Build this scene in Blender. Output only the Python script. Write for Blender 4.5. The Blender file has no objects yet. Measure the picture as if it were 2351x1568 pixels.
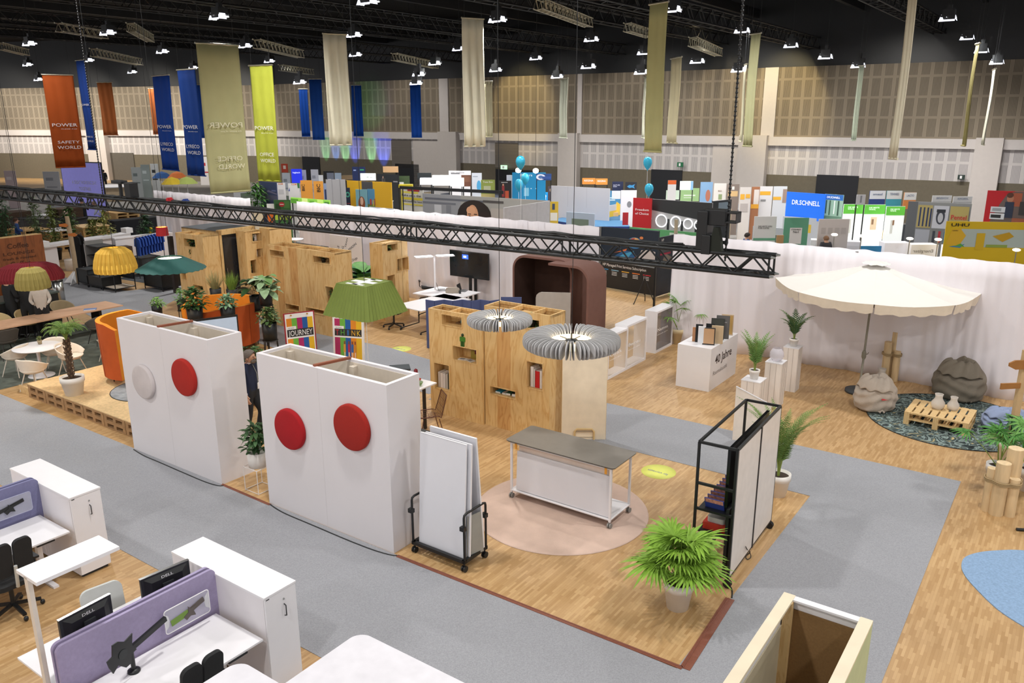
import bpy, math, random
from mathutils import Matrix, Vector, noise
random.seed(7)
SC = bpy.context.scene
COL = SC.collection
R = math.radians
# ------------------------------------------------------------------ camera
CH = 6.0                      # camera height above the hall floor (a gallery)
FPX = 1861.0                  # focal length in pixels of the 2351 px wide frame
PITCH, ROLL = R(15.574), 0.0022417
fw = Vector((0, math.cos(PITCH), -math.sin(PITCH)))
r0 = Vector((1, 0, 0)); d0 = fw.cross(r0)
rt = r0*math.cos(ROLL)+d0*math.sin(ROLL)
dn = d0*math.cos(ROLL)-r0*math.sin(ROLL)
cam = bpy.data.objects.new('camera', bpy.data.cameras.new('camera'))
cam.data.sensor_width = 36; cam.data.lens = FPX/2351*36
cam.data.clip_end = 400
M = Matrix((rt, -dn, -fw)).transposed().to_4x4(); M.translation = (0, 0, CH)
cam.matrix_world = M
COL.objects.link(cam); SC.camera = cam
# ------------------------------------------------------------------ colour management
SC.view_settings.view_transform = 'Standard'; SC.view_settings.look = 'None'
SC.view_settings.gamma = 1; SC.view_settings.use_curve_mapping = False
SC.view_settings.exposure = 0.0
SC.cycles.max_bounces = 6; SC.cycles.diffuse_bounces = 3; SC.cycles.glossy_bounces = 3
SC.cycles.transmission_bounces = 6; SC.cycles.transparent_max_bounces = 12
# ------------------------------------------------------------------ world: soft daylight-white spill of the rest of the hall
w = bpy.data.worlds.new('hall_air'); SC.world = w; w.use_nodes = True
w.node_tree.nodes['Background'].inputs[0].default_value = (1.0, 0.98, 1.0, 1)
w.node_tree.nodes['Background'].inputs[1].default_value = 0.92

def at(px, py, z=0.0):        # plan position of a photographed point at a known height
    d = fw*FPX+rt*(px-1175.5)+dn*(py-784)
    t = (z-CH)/d.z
    return (d.x*t, d.y*t)
def height(px, py, ty):       # height above the floor point seen at px,py of what is seen above it at row ty
    x, y = at(px, py); lo, hi = -1, 30
    for _ in range(40):
        m = (lo+hi)/2; q = Vector((x, y, m-CH))
        if 784+FPX*q.dot(dn)/q.dot(fw) > ty: lo = m
        else: hi = m
    return lo
def zat(x, y, ty):            # the same from a plan position
    lo, hi = -1, 40
    for _ in range(40):
        m = (lo+hi)/2; q = Vector((x, y, m-CH))
        if 784+FPX*q.dot(dn)/q.dot(fw) > ty: lo = m
        else: hi = m
    return lo
GA = R(-35.24)                # the whole fair is laid out on one grid, turned by this
ua = Vector((math.cos(GA), math.sin(GA))); ub = Vector((-math.sin(GA), math.cos(GA)))
def uv(x, y): return (x*ua.x+y*ua.y, x*ub.x+y*ub.y)
def xy(u, v): return (u*ua.x+v*ub.x, u*ua.y+v*ub.y)
def guv(px, py, z=0.0): return uv(*at(px, py, z))
# ------------------------------------------------------------------ materials
def lin(c): return c/12.92 if c <= .04045 else ((c+.055)/1.055)**2.4
def rgb(h):
    h = h.lstrip('#'); return tuple(lin(int(h[i:i+2], 16)/255) for i in (0, 2, 4))+(1,)
MATS = {}
def mat(name, col='#cccccc', rough=.6, metal=0.0, emit=0.0, ecol=None, vary=.06, vscale=6.0, bump=0.0, bscale=60.0, alpha=1.0, trans=0.0, spec=.5, sub=0.0, stretch=None):
    if name in MATS: return MATS[name]
    m = bpy.data.materials.new(name); MATS[name] = m; m.use_nodes = True
    nt = m.node_tree; N = nt.nodes; L = nt.links; b = N['Principled BSDF']
    c = rgb(col)
    b.inputs['Roughness'].default_value = rough; b.inputs['Metallic'].default_value = metal
    b.inputs['Specular IOR Level'].default_value = spec
    tc = N.new('ShaderNodeTexCoord')
    src = tc.outputs['Object']
    if stretch:
        mp = N.new('ShaderNodeMapping'); mp.inputs['Scale'].default_value = stretch
        L.new(src, mp.inputs[0]); src = mp.outputs[0]
    nz = N.new('ShaderNodeTexNoise'); nz.inputs['Scale'].default_value = vscale; nz.inputs['Detail'].default_value = 3
    L.new(src, nz.inputs['Vector'])
    mx = N.new('ShaderNodeMix'); mx.data_type = 'RGBA'
    mx.inputs[6].default_value = tuple(max(0, k*(1-vary*2)) for k in c[:3])+(1,)
    mx.inputs[7].default_value = tuple(min(1, k*(1+vary*2)) for k in c[:3])+(1,)
    L.new(nz.outputs['Fac'], mx.inputs[0]); L.new(mx.outputs[2], b.inputs['Base Color'])
    if bump:
        n2 = N.new('ShaderNodeTexNoise'); n2.inputs['Scale'].default_value = bscale; L.new(src, n2.inputs['Vector'])
        bp = N.new('ShaderNodeBump'); bp.inputs['Strength'].default_value = bump; bp.inputs['Distance'].default_value = .01
        L.new(n2.outputs['Fac'], bp.inputs['Height']); L.new(bp.outputs[0], b.inputs['Normal'])
    if emit:
        b.inputs['Emission Color'].default_value = rgb(ecol or col); b.inputs['Emission Strength'].default_value = emit
    if alpha < 1: b.inputs['Alpha'].default_value = alpha
    if trans: b.inputs['Transmission Weight'].default_value = trans
    if sub: b.inputs['Subsurface Weight'].default_value = sub; b.inputs['Subsurface Radius'].default_value = (.02, .01, .008)
    return m
def mathn(nt, op, a, b=None, c=None):
    n = nt.nodes.new('ShaderNodeMath'); n.operation = op
    for i, q in enumerate((a, b, c)):
        if q is None: continue
        if isinstance(q, (int, float)): n.inputs[i].default_value = q
        else: nt.links.new(q, n.inputs[i])
    return n.outputs[0]
def acoustic(name, col, slot, x_scale=.62, z_scale=1.12, z_off=0.0):
    m = mat(name, col, .75, vary=.04, vscale=.6)
    nt = m.node_tree; N = nt.nodes; L = nt.links
    sx = N.new('ShaderNodeSeparateXYZ'); tc = [n for n in N if n.type == 'TEX_COORD'][0]; L.new(tc.outputs['Object'], sx.inputs[0])
    fx = mathn(nt, 'FRACT', mathn(nt, 'DIVIDE', sx.outputs[0], x_scale))
    fz = mathn(nt, 'FRACT', mathn(nt, 'DIVIDE', mathn(nt, 'ADD', sx.outputs[2], z_off), z_scale))
    inx = mathn(nt, 'MULTIPLY', mathn(nt, 'GREATER_THAN', fx, .16), mathn(nt, 'LESS_THAN', fx, .86))
    inz = mathn(nt, 'MULTIPLY', mathn(nt, 'GREATER_THAN', fz, .06), mathn(nt, 'LESS_THAN', fz, .94))
    sl = mathn(nt, 'LESS_THAN', mathn(nt, 'FRACT', mathn(nt, 'MULTIPLY', fx, 10.0)), .5)
    k = mathn(nt, 'MULTIPLY', mathn(nt, 'MULTIPLY', inx, inz), sl)
    old = [n for n in N if n.type == 'MIX'][0]
    mx = N.new('ShaderNodeMix'); mx.data_type = 'RGBA'; L.new(k, mx.inputs[0]); L.new(old.outputs[2], mx.inputs[6]); mx.inputs[7].default_value = rgb(slot)
    L.new(mx.outputs[2], N['Principled BSDF'].inputs['Base Color'])
    return m
def parquet(name):
    m = mat(name, '#c9a06a', .42, vary=.05, vscale=.5); nt = m.node_tree; N = nt.nodes; L = nt.links; tc = [n for n in N if n.type == 'TEX_COORD'][0]
    mp = N.new('ShaderNodeMapping'); mp.inputs['Rotation'].default_value = (0, 0, -(GA+math.pi/2))
    L.new(tc.outputs['Object'], mp.inputs[0])
    br = N.new('ShaderNodeTexBrick'); L.new(mp.outputs[0], br.inputs['Vector'])
    br.inputs['Scale'].default_value = 1.0; br.inputs['Brick Width'].default_value = .24; br.inputs['Row Height'].default_value = .035
    br.inputs['Mortar Size'].default_value = .0007; br.inputs['Mortar'].default_value = rgb('#a0784a')
    br.inputs['Color1'].default_value = rgb('#c7a475'); br.inputs['Color2'].default_value = rgb('#ae895a'); br.offset = .37
    n1 = N.new('ShaderNodeTexNoise'); n1.inputs['Scale'].default_value = .45; n1.inputs['Detail'].default_value = 4; L.new(mp.outputs[0], n1.inputs['Vector'])
    mx = N.new('ShaderNodeMix'); mx.data_type = 'RGBA'; mx.blend_type = 'OVERLAY'; mx.inputs[0].default_value = .22
    cr = N.new('ShaderNodeValToRGB'); cr.color_ramp.elements[0].position = .35; cr.color_ramp.elements[1].position = .65
    cr.color_ramp.elements[0].color = (.30, .30, .33, 1); cr.color_ramp.elements[1].color = (.66, .64, .6, 1)
    L.new(n1.outputs['Fac'], cr.inputs[0]); L.new(br.outputs['Color'], mx.inputs[6]); L.new(cr.outputs[0], mx.inputs[7])
    L.new(mx.outputs[2], N['Principled BSDF'].inputs['Base Color'])
    return m
def plywood(name, a, b_, sc=1.0):
    m = mat(name, a, .5, vary=.03); nt = m.node_tree; N = nt.nodes; L = nt.links; tc = [n for n in N if n.type == 'TEX_COORD'][0]
    mp = N.new('ShaderNodeMapping'); mp.inputs['Scale'].default_value = (1.7*sc, 1.7*sc, .28*sc); L.new(tc.outputs['Object'], mp.inputs[0])
    wv = N.new('ShaderNodeTexNoise'); wv.inputs['Scale'].default_value = 3.2; wv.inputs['Detail'].default_value = 6; wv.inputs['Distortion'].default_value = 1.3
    L.new(mp.outputs[0], wv.inputs['Vector'])
    fr = mathn(nt, 'PINGPONG', mathn(nt, 'MULTIPLY', wv.outputs['Fac'], 9.0), 1.0)
    mx = N.new('ShaderNodeMix'); mx.data_type = 'RGBA'; mx.inputs[6].default_value = rgb(a); mx.inputs[7].default_value = rgb(b_)
    L.new(mathn(nt, 'MULTIPLY', mathn(nt, 'POWER', fr, 2.2), .75), mx.inputs[0])
    L.new(mx.outputs[2], N['Principled BSDF'].inputs['Base Color'])
    return m
# ------------------------------------------------------------------ mesh builder
class MB:
    def __init__(s): s.v = []; s.f = []; s.mi = []; s.ms = []; s.sm = []; s.X = Matrix.Identity(4)
    def add(s, vs, fs, m, smooth=False):
        if m not in s.ms: s.ms.append(m)
        k = s.ms.index(m); o = len(s.v)
        for p in vs: s.v.append(tuple(s.X @ Vector(p)))
        for q in fs: s.f.append(tuple(o+i for i in q)); s.mi.append(k); s.sm.append(smooth)
        return s
    def tf(s, loc=(0, 0, 0), rz=0, rx=0, ry=0):
        s.X = Matrix.Translation(loc) @ Matrix.Rotation(rz, 4, 'Z') @ Matrix.Rotation(ry, 4, 'Y') @ Matrix.Rotation(rx, 4, 'X'); return s
    def box(s, x0, x1, y0, y1, z0, z1, m, skip=''):
        vs = [(x, y, z) for z in (z0, z1) for y in (y0, y1) for x in (x0, x1)]
        fs = {'b': (0, 2, 3, 1), 't': (4, 5, 7, 6), 'f': (0, 1, 5, 4), 'k': (2, 6, 7, 3), 'l': (0, 4, 6, 2), 'r': (1, 3, 7, 5)}
        return s.add(vs, [q for k, q in fs.items() if k not in skip], m)
    def bar(s, a, b, w, h, m, up=(0, 0, 1)):
        a = Vector(a); b = Vector(b); d = (b-a).normalized(); up = Vector(up)
        if abs(d.dot(up)) > .98: up = Vector((0, 1, 0))
        x = d.cross(up).normalized()*w/2; y = x.cross(d).normalized()*h/2
        vs = [a-x-y, a+x-y, a+x+y, a-x+y, b-x-y, b+x-y, b+x+y, b-x+y]
        return s.add(vs, [(3, 2, 1, 0), (4, 5, 6, 7), (0, 1, 5, 4), (1, 2, 6, 5), (2, 3, 7, 6), (3, 0, 4, 7)], m)
    def tube(s, pts, r, m, n=8, caps=True, closed=False):
        P = [Vector(p) for p in pts]; k = len(P); rr = r if isinstance(r, (list, tuple)) else [r]*k
        vs = []; prev = None
        for i, p in enumerate(P):
            if closed: d = P[(i+1) % k]-P[i-1]
            else: d = P[min(i+1, k-1)]-P[max(i-1, 0)]
            d.normalize()
            if prev is None:
                u = Vector((0, 0, 1)) if abs(d.z) < .9 else Vector((1, 0, 0))
                u = (u-d*u.dot(d)).normalized()
            else:
                u = (prev-d*prev.dot(d))
                u = u.normalized() if u.length > 1e-6 else Vector((1, 0, 0))
            prev = u; w_ = d.cross(u)
            for j in range(n):
                a = 2*math.pi*j/n; vs.append(p+(u*math.cos(a)+w_*math.sin(a))*rr[i])
        fs = []
        for i in range(k if closed else k-1):
            a0 = i*n; b0 = ((i+1) % k)*n
            for j in range(n): fs.append((a0+j, a0+(j+1) % n, b0+(j+1) % n, b0+j))
        s.add(vs, fs, m, True)
        if caps and not closed: s.add(vs[:n], [tuple(range(n))[::-1]], m); s.add(vs[-n:], [tuple(range(n))], m)
        return s
    def cyl(s, a, b, r, m, r2=None, n=16): return s.tube([a, b], [r, r if r2 is None else r2], m, n)
    def lathe(s, prof, m, c=(0, 0, 0), n=28, a0=0, a1=2*math.pi, smooth=True):
        full = abs(a1-a0-2*math.pi) < 1e-6; cols = n if full else n+1
        vs = [(c[0]+r*math.cos(a0+(a1-a0)*j/n), c[1]+r*math.sin(a0+(a1-a0)*j/n), c[2]+z) for r, z in prof for j in range(cols)]
        fs = []
        for i in range(len(prof)-1):
            for j in range(n):
                q = (j+1) % cols; fs.append((i*cols+j, i*cols+q, (i+1)*cols+q, (i+1)*cols+j))
        return s.add(vs, fs, m, smooth)
    def disc(s, c, r, m, n=40, ry=None, flip=False):
        vs = [(c[0]+r*math.cos(2*math.pi*j/n), c[1]+(ry or r)*math.sin(2*math.pi*j/n), c[2]) for j in range(n)]
        return s.add(vs, [tuple(range(n)) if not flip else tuple(range(n))[::-1]], m)
    def prism(s, pts, z0, z1, m, top=None, smooth=False):
        n = len(pts); vs = [(x, y, z0) for x, y in pts]+[(x, y, z1) for x, y in pts]
        s.add(vs, [(j, (j+1) % n, n+(j+1) % n, n+j) for j in range(n)], m, smooth)
        s.add(vs, [tuple(range(n))[::-1]], m); s.add(vs, [tuple(range(n, 2*n))], top or m); return s
    def prismy(s, pts, y0, y1, m, side=None, smooth=False):   # outline in x,z extruded along y
        n = len(pts); vs = [(x, y0, z) for x, z in pts]+[(x, y1, z) for x, z in pts]
        s.add(vs, [(j, n+j, n+(j+1) % n, (j+1) % n) for j in range(n)], side or m, smooth)
        s.add(vs, [tuple(range(n))], m); s.add(vs, [tuple(range(n, 2*n))[::-1]], m); return s
    def poly(s, pts, m): return s.add(pts, [tuple(range(len(pts)))], m)
    def ball(s, c, r, m, n=12, k=8):
        rx, ry, rz = (r, r, r) if not isinstance(r, (tuple, list)) else r
        vs = []; fs = []
        for i in range(k+1):
            t = math.pi*i/k
            for j in range(n):
                a = 2*math.pi*j/n; vs.append((c[0]+rx*math.sin(t)*math.cos(a), c[1]+ry*math.sin(t)*math.sin(a), c[2]-rz*math.cos(t)))
        for i in range(k):
            for j in range(n): fs.append((i*n+j, i*n+(j+1) % n, (i+1)*n+(j+1) % n, (i+1)*n+j))
        return s.add(vs, fs, m, True)
    def mesh(s, name):
        me = bpy.data.meshes.new(name); me.from_pydata(s.v, [], s.f)
        for m in s.ms: me.materials.append(m)
        me.polygons.foreach_set('material_index', s.mi); me.polygons.foreach_set('use_smooth', s.sm); me.update(); return me
def rrect(w, h, r, n=5, cx=0, cy=0):
    out = []
    for sx, sy, a0 in ((1, 1, 0), (-1, 1, 90), (-1, -1, 180), (1, -1, 270)):
        for i in range(n+1):
            a = R(a0+90*i/n); out.append((cx+sx*(w/2-r)+r*math.cos(a), cy+sy*(h/2-r)+r*math.sin(a)))
    return out
def tag(o, label=None, cat=None, group=None, kind=None):
    if label: o['label'] = label
    if cat: o['category'] = cat
    if group: o['group'] = group
    if kind: o['kind'] = kind
    elif label and 'kind' not in o: o['kind'] = 'thing'
    return o
def thing(name, label, cat, loc=(0, 0, 0), rz=0, group=None):
    o = bpy.data.objects.new(name, None); COL.objects.link(o); o.empty_display_size = .2
    o.location = (loc[0], loc[1], loc[2] if len(loc) > 2 else 0); o.rotation_euler = (0, 0, rz)
    return tag(o, label, cat, group)
def part(name, mb, parent=None, label=None, bevel=0, sub=0, solid=0):
    me = mb.mesh(name) if isinstance(mb, MB) else mb
    o = bpy.data.objects.new(name, me); COL.objects.link(o)
    if parent: o.parent = parent
    if label: o['label'] = label
    if solid: md = o.modifiers.new('solid', 'SOLIDIFY'); md.thickness = solid; md.offset = 0
    if bevel: md = o.modifiers.new('bevel', 'BEVEL'); md.width = bevel; md.segments = 2; md.limit_method = 'ANGLE'; md.angle_limit = R(40)
    if sub: md = o.modifiers.new('sub', 'SUBSURF'); md.levels = sub; md.render_levels = sub
    return o
def solo(name, mb, label, cat, loc=(0, 0, 0), rz=0, group=None, **k):
    o = part(name, mb, None, None, **k); o.location = (loc[0], loc[1], loc[2] if len(loc) > 2 else 0); o.rotation_euler = (0, 0, rz)
    return tag(o, label, cat, group)
def struct(name, mb, parent=None, **k):
    o = part(name, mb, parent, **k)
    if not parent: o['kind'] = 'structure'
    return o
def dup(root, loc=None, rz=None, label=None, group=None, scale=None):
    def cp(o, par):
        c = o.copy(); COL.objects.link(c); c.parent = par
        for ch in [q for q in KIDS.get(o.name, [])]: cp(ch, c)
        return c
    KIDS = {}
    for q in root.children_recursive: KIDS.setdefault(q.parent.name, []).append(q)
    r = cp(root, None)
    if loc is not None: r.location = (loc[0], loc[1], loc[2] if len(loc) > 2 else root.location.z)
    if rz is not None: r.rotation_euler = (0, 0, rz)
    if label: r['label'] = label
    if group: r['group'] = group
    if scale: r.scale = (scale,)*3 if not isinstance(scale, (tuple, list)) else scale
    return r
DG = None
def text_mb(mb, body, m, x, z, h, width=None, y=0, mirror=False, align='C', shear=0, off=.004, rot=0, bold=0):
    """lettering on an upright plane: x right, z up, facing -y; h = cap height"""
    cu = bpy.data.curves.new('t', 'FONT'); cu.body = body; cu.size = 1; cu.extrude = 0; cu.resolution_u = 2; cu.offset = bold
    cu.align_x = 'LEFT'; cu.space_line = .85
    o = bpy.data.objects.new('t', cu); COL.objects.link(o)
    dg = bpy.context.evaluated_depsgraph_get(); me = bpy.data.meshes.new_from_object(o.evaluated_get(dg))
    vs = [v.co.copy() for v in me.vertices]; fs = [tuple(p.vertices) for p in me.polygons]
    bpy.data.objects.remove(o); bpy.data.curves.remove(cu); bpy.data.meshes.remove(me)
    if not vs: return mb
    x0 = min(v.x for v in vs); x1 = max(v.x for v in vs)
    s = h/.7; sx = s if width is None else width/(x1-x0)
    cx = {'C': (x0+x1)/2, 'L': x0, 'R': x1}[align]
    out = []
    for v in vs:
        a = (v.x-cx)*sx+v.y*s*shear; b = v.y*s
        if mirror: a = -a
        if rot: a, b = a*math.cos(rot)-b*math.sin(rot), a*math.sin(rot)+b*math.cos(rot)
        out.append((x+a, y-off, z+b))
    if mirror: fs = [f[::-1] for f in fs]
    return mb.add(out, fs, m)
# common materials
WHITE = mat('white_laminate', '#eae8ea', .38, vary=.012); PAINT = mat('white_paint', '#e3dfe1', .62, vary=.02, vscale=1.2)
BLACK = mat('black_powder_coat', '#16181a', .42, vary=.02); DARK = mat('dark_grey_plastic', '#26292b', .5)
CHROME = mat('brushed_steel', '#b9b9b6', .28, metal=1.0, vary=.02); ALU = mat('aluminium', '#c2bda8', .38, metal=.85)
PLY = plywood('birch_plywood', '#dfbc82', '#c89655'); PLYD = plywood('warm_plywood', '#d2a366', '#b67d40'); PINE = plywood('pine_wood', '#dcbd88', '#c79f66', 3)
CREAM = mat('cream_panel', '#ead9bd', .7, vary=.02); SOIL = mat('soil', '#3a2c22', .95, bump=.6)
POT = mat('white_pot', '#ece7e0', .6, vary=.03); PRINTW = mat('print_white', '#f1f0f0', .6, vary=.0)
BLACKP = mat('print_black', '#191a1c', .6, vary=.0); FELTR = mat('felt_red', '#a51019', .95, bump=.3, bscale=200)
def col(h, rough=.6, **k): return mat('colour_'+h.lstrip('#'), h, rough, vary=.02, **k)
def glow(h, e=1.0): return mat('lit_'+h.lstrip('#')+'_%g' % e, h, .5, emit=e, vary=0)
# ================================================================== THE HALL: lights
LAMPM = mat('lamp_reflector_lit', '#eef0ff', .5, emit=1.6)
FIX = [(505,38),(250,75),(70,100),(65,148),(375,118),(565,105),(205,138),(305,165),(445,155),(620,140),(90,182),(815,80),(818,125),(848,3),(963,170),(1000,145),(1145,45),(1055,112),(1140,160),(1232,133),(1281,175),(1360,90),(1353,152),(1482,120),(1475,165),(1545,22),(1603,140),(1706,70),(1697,160),(1818,104),(1897,130),(1972,150),(2178,42),(2222,86),(2255,116),(2290,142),(690,188),(957,190)]
def make_fixture():
    t = thing('high_bay_lamp', 'x', 'ceiling lamp')
    h = MB(); h.box(-.2,.2,-.2,.2,.06,.3,BLACK); h.box(-.24,.24,-.24,-.2,-.06,.1,BLACK); h.box(-.24,.24,.2,.24,-.02,.1,BLACK); part('housing', h, t)
    h = MB(); h.cyl((0,0,.3),(0,0,3.55),.012,BLACK,n=6); h.box(-.08,.08,-.08,.08,.3,.46,BLACK); part('suspension', h, t)
    f = MB()
    f.prismy([(-.24,-.12),(.24,-.12),(.24,-.06),(-.24,-.06)], -.25,-.235, LAMPM)
    for sx in (-1, 1):
        f.add([(sx*.22,-.22,.1),(sx*.29,-.27,-.1),(sx*.29,.06,-.1),(sx*.22,.06,.1)], [(0,1,2,3)], LAMPM)
    f.add([(-.22,-.22,.12),(-.3,-.27,-.12),(-.1,-.27,-.12)], [(0,1,2)], LAMPM)
    part('reflector_flap', f, t)
    s = MB(); s.box(-.16,.16,-.16,.16,.08,.1,mat('lamp_glass_lit', '#ffffff', .5, emit=4)); part('lamp_glass', s, t)
    return t
fx0 = make_fixture()
POWER = 455
lamp_data = {}
def lamp_at(x, y, z, p, colr=(1,.975,.95), size=.5):
    key = (round(p), colr, size)
    if key not in lamp_data:
        l = bpy.data.lights.new('high_bay_or_fill_light', 'AREA'); l.shape = 'SQUARE'; l.size = size; l.energy = p; l.color = colr; l.spread = R(165); lamp_data[key] = l
    o = bpy.data.objects.new('high_bay_or_fill_light', lamp_data[key]); COL.objects.link(o); o.location = (x, y, z); return o
side = lambda px: 'left' if px < 800 else ('middle' if px < 1560 else 'right')
for i, (px, py) in enumerate(FIX):
    z = 9.4; dd = (z-6)*FPX/(265-py)
    dm = 58 if px < 640 else (42 if px < 1300 else 35)
    if dd > dm: z = 6+(265-py)*dm/FPX
    x, y = at(px, py, z)
    lb = 'black high bay lamp with bright white flaps under the dark ceiling'
    t = fx0 if i == 0 else dup(fx0)
    t.location = (x, y, z); t.rotation_euler = (0, 0, GA+math.atan2(x, y)*0)
    [setattr(q, 'scale', (1, 1, (12.97-z-.3)/3.25 if False else 1)) for q in t.children]
    for q in t.children:
        if q.name.startswith('suspension'): q.location.z = .3-.3*(12.97-z-.3)/3.25; q.scale = (1, 1, (12.97-z-.3)/3.25)
    t['label'] = lb; t['group'] = 'high bay lamps under the black ceiling'
    lamp_at(x, y, z+.03, POWER*(.45 if y > 33 else 1), size=.36)
# the lamp grid carried on out of the frame: unseen lamps added for fill
for gx in (-22, -13, -4, 5, 14):
    for gy in (1.5, 9.5, 17.5): lamp_at(gx+gy*.15, gy, 9.4, POWER*.72)
WASH = []
# warm and coloured spots on the far wall, plus added fill washes
def spot(loc, tgt, p, colr, ang, blend=.6, size=.2):
    l = bpy.data.lights.new('stage_or_fill_spot', 'SPOT'); l.energy = p; l.color = colr; l.spot_size = R(ang); l.spot_blend = blend; l.shadow_soft_size = size
    o = bpy.data.objects.new('stage_or_fill_spot', l); COL.objects.link(o); o.location = loc
    o.rotation_euler = (Vector(tgt)-Vector(loc)).to_track_quat('-Z', 'Y').to_euler(); return o
# ================================================================== floor
FLOOR = parquet('industrial_parquet')
b = MB(); b.box(-90, 90, -12, 110, -.2, 0, FLOOR); struct('floor', b)
CARP = mat('grey_carpet', '#9a9b9f', .95, vary=.16, vscale=70, bump=.3, bscale=180, spec=.1)
def slab(name, pts, z0, z1, m):
    b = MB(); b.prism(pts, z0, z1, m); return struct(name, b)
def carpet(pts, n):
    o = slab('floor_carpet_%d' % n, pts, 0.0, .006, CARP); return o
A = at
a1 = uv(*A(908,1275)); a2 = uv(*A(1570,1540)); a3 = uv(*A(1848,1136)); a4 = uv(*A(1392,925)); a5 = uv(*A(2206,1106))
v_low = (a1[1]+a2[1])/2; u_r = (a2[0]+a3[0])/2; v_up = a3[1]; v_top = (a4[1]+a5[1])/2; u_rr = a5[0]
v_in = uv(*A(50,1200))[1]   # toward the desks
PU = lambda q: [xy(*p) for p in q]
ce = uv(*A(700,1500)); cf = uv(*A(250,1240)); cg = uv(*A(2073,1568))
v_desk = (ce[1]+cf[1])/2
# aisle between the desks and the white boxes, turning right round the wooden stage and back behind the shelves
carpet(PU([(-34, v_desk), (cg[0]+2.6 if False else u_r, v_desk), (u_r, v_low), (-34, v_low)]), 1)
carpet(PU([(u_r, v_desk-9), (u_rr, v_desk-9), (u_rr, v_top), (u_r, v_top)]), 2)
carpet(PU([(-2.2-9, v_up), (u_r, v_up), (u_r, v_top), (-11.2, v_top)]), 3)
carpet(PU([(u_r-3.1, v_desk-9), (u_r, v_desk-9), (u_r, v_desk), (u_r-3.1, v_desk)]), 4)
c5 = [A(560,660), A(205,650), A(0,590), A(0,640), A(-200,640), A(-200,700), A(230,700), A(400,700), A(620,770)]
carpet([A(120,630), A(210,652), A(290,668), A(420,655), A(640,745), A(900,800), A(1100,860), A(985,905), A(600,790), A(400,690), A(270,760), A(140,690)], 5)
# ================================================================== far walls
UP = acoustic('slotted_wall_panel_dimmed', '#8f8371', '#5c5244', .62, 1.1, .75)  # upper panels: own beige, darkened in colour to imitate the dim light high up
LOWP = acoustic('slotted_wall_panel_white', '#cfc9c6', '#989494', .62, 1.15, 0)
BAND = mat('wall_band_paint', '#cfc8c4', .7, vary=.02); TAUPE = mat('dark_plinth_paint', '#6a6252', .8); DOORB = mat('door_black', '#15171d', .6)
SHUT = mat('roller_shutter', '#6e675f', .6, stretch=(.1, .1, 9), vary=.2, vscale=2)
PILL = mat('pillar_plaster', '#cdc5bf', .75, vary=.02)
cor = Vector(at(640, 301, 4.68)); wdir = Vector((math.cos(R(-34.1)), math.sin(R(-34.1))))
def wallrun(name, origin, ang, length, ztop):
    """origin = its left end on plan; local x runs to the right, -y faces the hall"""
    t = thing(name, None, None, (origin[0], origin[1], 0), ang); del_k = [k for k in ('label','category') if k in t]
    b = MB(); b.box(0, length, 0, .5, 0, 2.45, TAUPE); o1 = b
    b.box(0, length, 0, .5, 2.45, 4.2, LOWP); b.box(0, length, -.25, .5, 4.2, 4.72, BAND); b.box(0, length, 0, .5, 4.72, ztop, UP)
    b.box(0, length, 0.1, .5, ztop, 13, BLACK)
    o = struct(name, b); o.location = (origin[0], origin[1], 0); o.rotation_euler = (0, 0, ang)
    bpy.data.objects.remove(t); return o
wallrun('wall_back', cor, R(-34.1), 62, 8.75)
lw = Vector(at(-40, 301, 4.6)); 
lw = lw*(63.0/lw.y) if lw.y < 62 else lw
ang_l = math.atan2(cor.y-lw.y, cor.x-lw.x)
wallrun('wall_left', lw-Vector((math.cos(ang_l), math.sin(ang_l)))*12, ang_l, (cor-lw).length+12, 8.7)
def on_wall(px):              # distance along the back wall of an image column
    d = fw*FPX+rt*(px-1175.5)+dn*(300-784)
    # intersect plan ray with wall line
    a, b_ = d.x, d.y; det = a*(-wdir.y)+b_*wdir.x
    t = (cor.x*(-wdir.y)+cor.y*wdir.x)/det
    p = Vector((a*t, b_*t)); return (p-cor).dot(wdir), p
def wallbox(name, px0, px1, z0, z1, out, m, n, struct_=True):
    s0, p0 = on_wall(px0); s1, p1 = on_wall(px1)
    b = MB(); b.box(s0, s1, -out, -.0, z0, z1, m)
    o = struct('%s_%d' % (name, n), b); o.location = (cor.x, cor.y, 0); o.rotation_euler = (0, 0, R(-34.1)); return o
for i, (p0, p1) in enumerate(((1014,1056),(1290,1334),(1704,1768),(2246,2310))): wallbox('trim_pillar', p0, p1, 0, 4.8, .55, PILL, i+1)
for i, (p0, p1) in enumerate(((1012,1032),(1326,1336),(1748,1778))): wallbox('trim_pilaster', p0, p1, 4.72, 8.75, .12, BAND, i+1)
for i, (p0, p1, z0, z1, m) in enumerate(((898,943,1.9,4.1,SHUT),(1137,1190,2.2,4.05,SHUT),(1138,1240,0,2.1,DOORB),(1500,1572,0,2.5,DOORB),(1886,1984,0,2.55,DOORB),(690,730,0,2.5,DOORB),(905,960,0,2.2,DOORB),(1640,1704,0,4.1,PILL),(948,1012,0,4.1,PILL))):
    wallbox('door', p0, p1, z0, z1, .06, m, i+1)
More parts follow.
